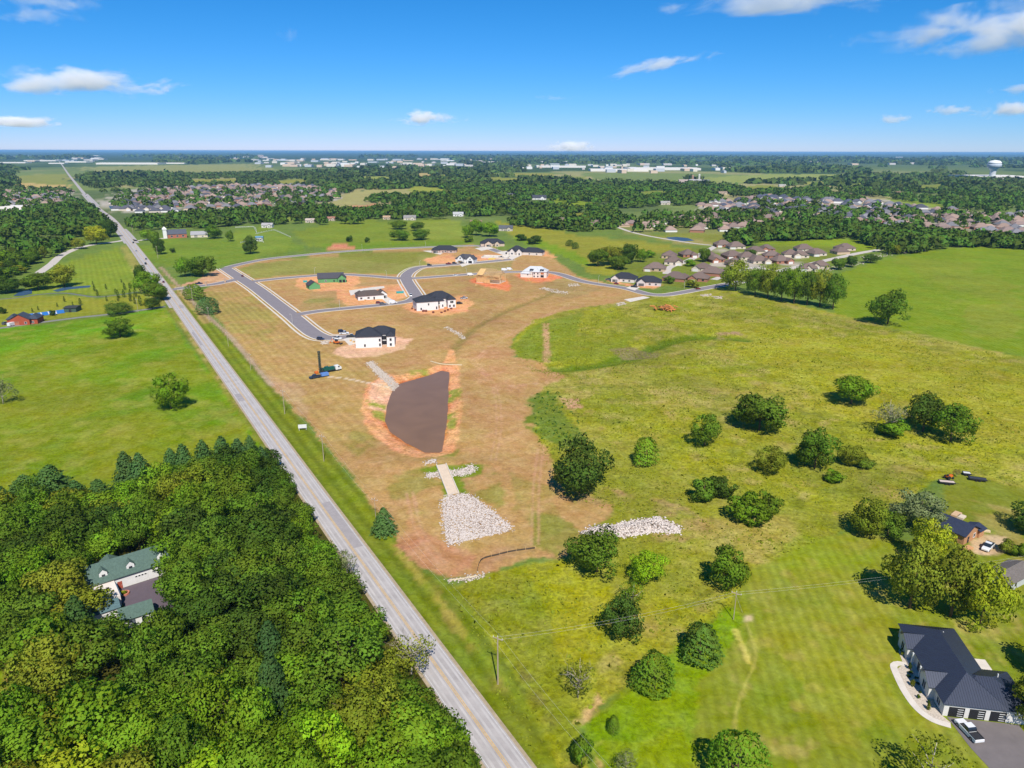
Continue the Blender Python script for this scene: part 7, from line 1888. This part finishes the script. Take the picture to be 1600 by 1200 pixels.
# log pile
q = G(1040, 484); lp = empty('log_pile', (q[0], q[1], gz(*q)), 0, 'heap of cut orange-brown logs lying in the meadow', 'log pile')
lg = MB(); lg.tube((-1.6, 0, 0), (1.6, 0, 0), .38, .34, 9); lg1 = lg.mesh('log', mat('cut_logs', S(206, 134, 72), .9, .3, 1.5)); lg2 = lg.mesh('log', mat('log_bark', S(120, 84, 58), .9, .3, 1.5))
for i in range(60):
    o = mobj('log', rnd.choice([lg1, lg1, lg2]), lp, (rnd.gauss(0, 3.6), rnd.gauss(0, 2.4), rnd.uniform(.3, 3.0)), rnd.uniform(0, 3.14), (rnd.uniform(.8, 1.4),) * 3); o.rotation_euler[1] = rnd.uniform(-.35, .35)
# white site sign by the road
q = G(473, 672); sg = empty('site_sign', (q[0], q[1], gz(*q)), math.radians(10), 'blank white sign board on posts at the roadside verge', 'sign')
mb = MB(); mb.box(-1.7, 1.7, -.08, .08, .9, 2.5); mobj('board', mb.mesh('board', m_frame), sg)
for s in (-1.4, 1.4): mb = MB(); mb.box(s - .08, s + .08, .09, .25, -.2, 2.4); mobj('post', mb.mesh('post', m_frame), sg)
# teal sheeting and skips on the plots
m_teal = mat('teal_plastic', S(60, 178, 178), .5)
for px, py, l_, w_, lb in ((625, 458, 6, 2.2, 'teal skip on the clay beside the street bend'), (477, 441, 3.4, 2.6, 'teal tarpaulin heap beside the green garage')):
    q = G(px, py); mb = MB(); mb.loft([[(-l_ / 2 * k, -w_ / 2 * k, z), (l_ / 2 * k, -w_ / 2 * k, z), (l_ / 2 * k, w_ / 2 * k, z), (-l_ / 2 * k, w_ / 2 * k, z)] for k, z in ((.85, 0), (1, 1.3))]); mb.box(-l_ / 2 * 1.03, l_ / 2 * 1.03, -w_ / 2 * 1.03, w_ / 2 * 1.03, 1.3, 1.4)
    tag(mobj('skip', mb.mesh('skip', m_teal), None, (q[0], q[1], 0), .2), lb, 'skip')

# pallets of brick and site clutter round the new houses
m_pal = mat('brick_pallet', S(128, 74, 62), .9, .2, 2)
for i, (px, py, c, lb) in enumerate(((644, 483, 0, 'left of all before the largest white house'), (649, 485, 0, 'second from the left before the largest white house'), (652, 485, 0, 'third from the left before the largest white house'), (662, 487, 0, 'below the left window of the largest white house'), (666, 487, 0, 'fifth before the largest white house'), (677, 489, 0, 'before the porch of the largest white house'), (690, 489, 0, 'right of the porch of the largest white house'), (695, 487, 0, 'eighth before the largest white house'), (700, 485, 0, 'ninth before the largest white house'), (705, 483, 0, 'rightmost before the largest white house'), (548, 533, 1, 'beside the two-storey white house drive'), (553, 535, 1, 'at the wall of the two-storey white house'), (571, 470, 1, 'behind the kerb below the brown roofed house'), (744, 446, 1, 'on the clay below the timber frame'), (826, 437, 1, 'below the unfinished white house'), (700, 398, 1, 'on the clay beside the low black roofed house'), (785, 406, 1, 'beside the concrete foundation'), (545, 443, 1, 'beside the green sheathed house'), (507, 447, 1, 'between the green house and its garage'))):
    q = G(px, py); mb = MB(); s_ = rnd.uniform(.8, 1.2)
    mb.box(-.9 * s_, .9 * s_, -.6, .6, 0, .14); mb.box(-.8 * s_, .8 * s_, -.5, .5, .14, .95 * s_); mb.box(-.8 * s_, .1, -.5, .5, .95 * s_, 1.2 * s_)
    tag(mobj('pallet', mb.mesh('pallet', m_pal if c == 0 else m_osb), None, (q[0], q[1], 0), rnd.uniform(0, 3)), ('brick pallet ' if c == 0 else 'stack of building material ') + lb, 'pallet', 'pallets on the building plots')

# --- utility poles and wires
m_pole = mat('pole_wood', S(184, 166, 146), .9, .15, 2)
m_dpole = mat('pole_base', S(120, 92, 68), .9, .15, 2)
m_wire = mat('wire', S(206, 206, 200), .6, 0)
pole_me = MB(); pole_me.tube((0, 0, -.3), (0, 0, 1), .016, .011, 8); pole_me = pole_me.mesh('shaft', m_pole)
arm_me = MB(); arm_me.box(-1.2, 1.2, -.07, .07, -.07, .07); arm_me = arm_me.mesh('cross_arm', m_pole)
ins = MB(); ins.tube((0, 0, 0), (0, 0, .3), .07, .05, 6); ins = ins.mesh('insulator', m_frame)
POLES = []
def pole(px, py_top, py, label, group=None):
    q = G(px, py); z = gz(*q); h = max(6.5, min(13, z_at(q[0], q[1], py_top) - z))
    t = empty('utility_pole', (q[0], q[1], z), math.radians(-30), label, 'utility pole', group)
    mobj('shaft', pole_me, t, sc=(h * .9, h * .9, h)); mobj('cross_arm', arm_me, t, (0, 0, h - .45))
    for x in (-1.1, 0, 1.1): mobj('insulator', ins, t, (x, 0, h - .38 if x else h))
    POLES.append((q[0], q[1], z + h)); return len(POLES) - 1
P1 = pole(778, 995, 1066, 'tall utility pole on the road verge nearest the camera')
P2 = pole(587, 782, 808, 'utility pole beside the small conifer on the road verge')
P3 = pole(506, 680, 720, 'utility pole on the verge below the brown pond')
P4 = pole(445, 610, 646, 'utility pole on the verge above the white sign board')
P5 = pole(392, 553, 578, 'utility pole on the verge left of the drill rig')
P6 = pole(357, 519, 541, 'utility pole beside the earth trail, fifth from the camera end')
P7 = pole(327, 480, 503, 'utility pole in front of the second bushy tree by the trail')
P8 = pole(302, 450, 477, 'utility pole in front of the first bushy tree by the trail')
P9 = pole(1146, 925, 968, 'pale utility pole at the corner of the mown lawn')
P10 = pole(216, 467, 488, 'utility pole beside the narrow drive to the barn')
P11 = pole(247, 382, 404, 'utility pole on the far verge near the chapel')
P12 = pole(208, 348, 365, 'utility pole beyond the junction on the far verge')
def wire(a, b, label, sag=1.0, r=.013, offs=(0.0,)):
    A, Bq = np.array(a), np.array(b); d = Bq - A; n_ = np.array([d[1], -d[0], 0]); n_ /= np.linalg.norm(n_); w = empty('power_line', (0, 0, 0), 0, label, 'power line')
    for of in offs:
        mb = MB(); pr = None
        for k in range(13):
            t = k / 12; p_ = A + d * t + n_ * of; p_[2] -= sag * 4 * t * (1 - t) + (.4 if of else 0)
            if pr is not None: mb.tube(pr, p_, r, r, 4)
            pr = p_
        mobj('conductor', mb.mesh('conductor', m_wire), w)
    return w
for a, b, lb in ((P1, P2, 'wires along the road from the nearest pole to the conifer pole'), (P2, P3, 'wires along the road between the conifer pole and the pond pole'), (P3, P4, 'wires along the road past the white sign board'), (P4, P5, 'wires along the road left of the pond'), (P5, P6, 'wires above the earth trail left of the drill rig'), (P6, P7, 'wires above the earth trail below the bushy trees'), (P7, P8, 'wires above the earth trail at the bushy trees')):
    wire(POLES[a], POLES[b], lb, offs=(-.9, .9))
e = G(955, 1290); wire(POLES[P1], (e[0], e[1], 11), 'wires from the nearest pole to the bottom edge beside the road', offs=(-.9, .9))
wire(POLES[P1], POLES[P9], 'pair of wires crossing the meadow between the two near poles', 1.2, offs=(-.5, .5))
e = G(1640, 905); wire(POLES[P9], (e[0], e[1], 9), 'pair of wires over the lawn toward the right edge', 1.2, offs=(-.5, .5))
mb = MB(); mb.tube((*G(1160, 957), 0), (POLES[P9][0], POLES[P9][1], POLES[P9][2] - 1), .03, .03, 4); tag(mobj('guy_wire', mb.mesh('guy_wire', m_wire)), 'guy wire holding the pale pole at the lawn corner', 'wire')
# --- street lamps of the new streets
m_lampp = mat('lamp_post_grey', S(206, 204, 198), .6)
lp_me = MB(); lp_me.tube((0, 0, 0), (0, 0, 6.4), .11, .07, 8); lp_me.tube((0, 0, 6.35), (.9, 0, 6.6), .06, .05, 6); lp_me = lp_me.mesh('post', m_lampp)
lh = MB(); lh.box(.7, 1.5, -.18, .18, 6.5, 6.68); lh = lh.mesh('lamp_head', m_lampp)
for px, py, lb in ((492, 429, 'behind the green sheathed house'), (604, 434, 'on the lower street left of the bend'), (424, 461, 'on the west street, upper one'), (457, 506, 'at the corner of the west and cross streets'), (531, 483, 'on the cross street'), (656, 418, 'at the top of the street bend'), (729, 430, 'left of the timber frame'), (566, 391, 'on the back street, middle'), (665, 386, 'on the back street near the low black roofed house'), (935, 443, 'left of the paired black roofed houses'), (1069, 451, 'at the street bend by the brown roofed houses'), (777, 391, 'before the long black roofed house')):
    q = G(px, py); t = empty('street_lamp', (q[0], q[1], 0), rnd.uniform(0, 6), 'slim grey street lamp ' + lb, 'street lamp', 'street lamps of the new streets')
    mobj('post', lp_me, t); mobj('lamp_head', lh, t)
# --- entrance walls
q = G(343, 443)
for dx, px, py, lb in ((0, 352, 441, 'right stone pillar of the subdivision entrance'), (1, 322, 446, 'left stone pillar of the subdivision entrance')):
    q = G(px, py); mb = MB(); mb.box(-.7, .7, -.7, .7, 0, 3); mb.box(-.85, .85, -.85, .85, 3, 3.3); tag(mobj('entrance_pillar', mb.mesh('pillar', mat('entrance_stone', S(196, 166, 140), .9, .2, 2)), None, (q[0], q[1], 0), .3), lb, 'pillar')
# --- white fence of the lawn
def fence(pts, label, gap=6.0):
    P = GP(pts); f = empty('fence', (0, 0, 0), 0, label, 'fence'); ln = spline(P, gap)
    for i in range(len(P) - 1):
        a0, b0 = P[i], P[i + 1]; d = (b0 - a0) / np.linalg.norm(b0 - a0); n_ = np.array([d[1], -d[0]]) * .05
        for z in (.5, .95, 1.4):
            mb = MB(); mb.loft([[(*(a0 - n_), z), (*(a0 + n_), z), (*(a0 + n_), z + .16), (*(a0 - n_), z + .16)], [(*(b0 - n_), z), (*(b0 + n_), z), (*(b0 + n_), z + .16), (*(b0 - n_), z + .16)]]); mobj('rail', mb.mesh('rail', m_frame), f)
    pm = MB(); pm.box(-.09, .09, -.09, .09, 0, 1.7); pm = pm.mesh('post', m_frame)
    for p_ in ln: mobj('post', pm, f, (p_[0], p_[1], 0))
fence([(400, 366), (428, 360), (454, 371)], 'white rail fence round the far lawn, upper stretch', 7)
fence([(368, 356), (396, 355), (402, 366)], 'white rail fence round the far lawn, left stretch', 7)
fence([(376, 380), (392, 376), (412, 379)], 'white rail fence round the far lawn, lower stretch', 7)

# ================================================================ RANK GROWTH of the meadow: tufts no one could count
rs_ = np.random.RandomState(9)
TF = GP([(795, 545), (850, 505), (975, 480), (1110, 460), (1300, 495), (1640, 570), (1640, 770), (1470, 750), (1330, 824), (1170, 892), (1150, 948), (1012, 1048), (910, 1125), (930, 1230), (850, 1230), (700, 925), (760, 905), (850, 890), (930, 870), (960, 800), (870, 770), (840, 690), (850, 600)])
c = rs_.uniform(TF.min(0), TF.max(0), (150000, 2)); c = c[sdist(c[:, 0], c[:, 1], TF) < 0]
dn = fbm(c[:, 0], c[:, 1], 11, 3, 44); c = c[dn + rs_.uniform(-.22, .22, len(c)) > .50][:30000]
zt_ = hgt(c[:, 0], c[:, 1]); n_ = len(c); s_ = rs_.uniform(.14, .34, n_) * (1 + .8 * (rs_.uniform(0, 1, n_) > .93))
Cc = np.stack([c[:, 0], c[:, 1], zt_ + s_ * .5], 1)
me = leaves_mesh('weeds', np.repeat(Cc, 2, 0) + rs_.normal(0, .12, (2 * n_, 3)) * np.array([1, 1, .5]), np.tile([0, -.15, 1.0], (2 * n_, 1)) + rs_.normal(0, .4, (2 * n_, 3)), np.repeat(s_, 2), np.repeat(rs_.uniform(.45, 1, n_), 2), rs_, .92)
tag(mobj('weeds', me, color=S(150, 158, 44)), 'tufts of rank weeds covering the yellow-green meadow', 'weeds', kind='stuff')
# bright clumps in the new grass near the bare ground
c = GP([(828, 615), (870, 610), (910, 660), (930, 700), (890, 705), (850, 692), (826, 672)]); q = rs_.uniform(c.min(0), c.max(0), (1500, 2)); q = q[sdist(q[:, 0], q[:, 1], c) < 0][:80]
n_ = len(q); Cc = np.stack([q[:, 0], q[:, 1], hgt(q[:, 0], q[:, 1]) + .3], 1); me = leaves_mesh('weeds', np.repeat(Cc, 6, 0) + rs_.normal(0, .3, (6 * n_, 3)) * [1, 1, .5], np.tile([0, 0, 1.0], (6 * n_, 1)) + rs_.normal(0, .4, (6 * n_, 3)), rs_.uniform(.2, .45, 6 * n_), rs_.uniform(0, 1, 6 * n_), rs_, .8)
tag(mobj('weeds', me, color=S(92, 132, 48)), 'green weed clumps on the bare ground edge above the big oak', 'weeds', kind='stuff')

# ================================================================ CLOUDS and HAZE
def cloud_material():
    m = bpy.data.materials.new('cloud'); m.use_nodes = True; nt = m.node_tree; n = nt.nodes; l = nt.links; n.clear()
    out = n.new('ShaderNodeOutputMaterial'); pv = n.new('ShaderNodeVolumePrincipled')
    tc = n.new('ShaderNodeTexCoord'); oi = n.new('ShaderNodeObjectInfo')
    ln_ = n.new('ShaderNodeVectorMath'); ln_.operation = 'LENGTH'; l.new(tc.outputs['Object'], ln_.inputs[0])
    ad = n.new('ShaderNodeVectorMath'); ad.operation = 'MULTIPLY_ADD'; ad.inputs[1].default_value = (2.2, 1.2, .8)
    cx = n.new('ShaderNodeCombineXYZ'); mu = n.new('ShaderNodeMath'); mu.operation = 'MULTIPLY'; mu.inputs[1].default_value = 57.0; l.new(oi.outputs['Random'], mu.inputs[0])
    l.new(mu.outputs[0], cx.inputs[0]); l.new(mu.outputs[0], cx.inputs[1]); l.new(tc.outputs['Object'], ad.inputs[0]); l.new(cx.outputs[0], ad.inputs[2])
    no = n.new('ShaderNodeTexNoise'); no.inputs['Scale'].default_value = 1.1; no.inputs['Detail'].default_value = 7; no.inputs['Roughness'].default_value = .62; no.inputs['Distortion'].default_value = .35; l.new(ad.outputs[0], no.inputs['Vector'])
    def mth(op, a, b_):
        k = n.new('ShaderNodeMath'); k.operation = op
        for i, v in enumerate((a, b_)):
            if isinstance(v, (int, float)): k.inputs[i].default_value = v
            else: l.new(v, k.inputs[i])
        return k.outputs[0]
    # dense heart, torn edge
    d = mth('ADD', mth('MULTIPLY', mth('SUBTRACT', no.outputs[0], .5), 3.0), mth('SUBTRACT', .62, mth('MULTIPLY', ln_.outputs['Value'], 1.05)))
    k = n.new('ShaderNodeMapRange'); k.interpolation_type = 'SMOOTHSTEP'; l.new(d, k.inputs[0]); k.inputs[1].default_value = 0.0; k.inputs[2].default_value = .55; k.inputs[3].default_value = 0; k.inputs[4].default_value = 1
    al = n.new('ShaderNodeMath'); al.operation = 'MULTIPLY'; l.new(k.outputs[0], al.inputs[0]); l.new(oi.outputs['Alpha'], al.inputs[1])
    dn = mth('MULTIPLY', al.outputs[0], .0034)
    l.new(dn, pv.inputs['Density']); pv.inputs['Color'].default_value = (1, 1, 1, 1); pv.inputs['Anisotropy'].default_value = -.25
    l.new(pv.outputs[0], out.inputs['Volume'])
    return m
m_cloud = cloud_material()
bx = MB()
for_ = [ring(math.sqrt(max(0, 1 - z * z)) * 1.0 + .001, z, 20) for z in np.linspace(-1, 1, 11)]
bx.loft(for_); cloud_me = bx.mesh('cloud', m_cloud)
CL = [(4, 108, 236, 146, 1.0, 'long low white cloud at the upper left'), (-60, 180, 92, 199, .9, 'flat cloud cut by the left edge above the horizon'), (0, -14, 156, 16, .5, 'wispy cloud in the top left corner'), (-10, 14, 120, 38, .35, 'thin veil of cloud below the top left corner'), (612, 174, 716, 194, .9, 'small white cloud above the middle of the horizon'),
      (848, 219, 934, 238, .9, 'small cloud touching the horizon right of the middle'), (950, 92, 1104, 112, .7, 'slanting streak of cloud right of the middle'), (1085, -22, 1410, 22, .8, 'wide white cloud cut by the top edge'), (1385, 18, 1700, 76, 1.0, 'largest white cloud at the upper right'), (1530, -8, 1640, 20, .5, 'wisp above the largest cloud in the top right corner'),
      (1560, 130, 1660, 146, .9, 'small cloud at the right edge, upper of two'), (1532, 156, 1680, 184, 1.0, 'white cloud at the right edge, lower of two'), (1456, 166, 1520, 180, .6, 'little flat cloud left of the right edge clouds'), (1370, 179, 1424, 192, .6, 'little flat cloud low on the right sky'), (835, 148, 895, 157, .22, 'faint thin streak high above the middle'), (430, 44, 470, 68, .12, 'very faint wisp in the blue left of the middle')]
for x0_, y0_, x1_, y1_, a_, lb in CL:
    cx_, cy_ = (x0_ + x1_) / 2, (y0_ + y1_) / 2
    d = _F + _R * ((cx_ - 800) / FPX) - _U * ((cy_ - 600) / FPX)
    t_ = min(30000.0, 1500.0 / max(d[2], .04)) if d[2] > 0 else 30000.0
    pos = np.array([0, 0, CAM_H]) + d * t_
    rx = (x1_ - x0_) / 2 * t_ / FPX * 1.5; rz_ = (y1_ - y0_) / 2 * t_ / FPX * 1.45
    o = mobj('cloud', cloud_me, None, tuple(pos), 0, (rx, max(rx * .5, rz_ * 1.5), rz_)); o.color = (1, 1, 1, a_ * min(1.0, 500.0 / rz_)); o.rotation_euler = (0, math.radians(-11) if 'slanting' in lb else 0, math.atan2(-d[0], d[1]))
    tag(o, lb, 'cloud', 'clouds in the blue sky')
# the air: one even box of haze
hz = MB(); hz.box(-62000, 62000, -3000, 90000, -4.0, 116.0)
mh = bpy.data.materials.new('haze'); mh.use_nodes = True; n = mh.node_tree.nodes; n.clear()
ho = n.new('ShaderNodeOutputMaterial'); hv = n.new('ShaderNodeVolumePrincipled')
hv.inputs['Color'].default_value = (.30, .60, .98, 1); hv.inputs['Density'].default_value = 3.6e-5; hv.inputs['Anisotropy'].default_value = 0.0
mh.node_tree.links.new(hv.outputs[0], ho.inputs['Volume'])
o = mobj('haze', hz.mesh('haze', mh)); tag(o, kind='stuff')
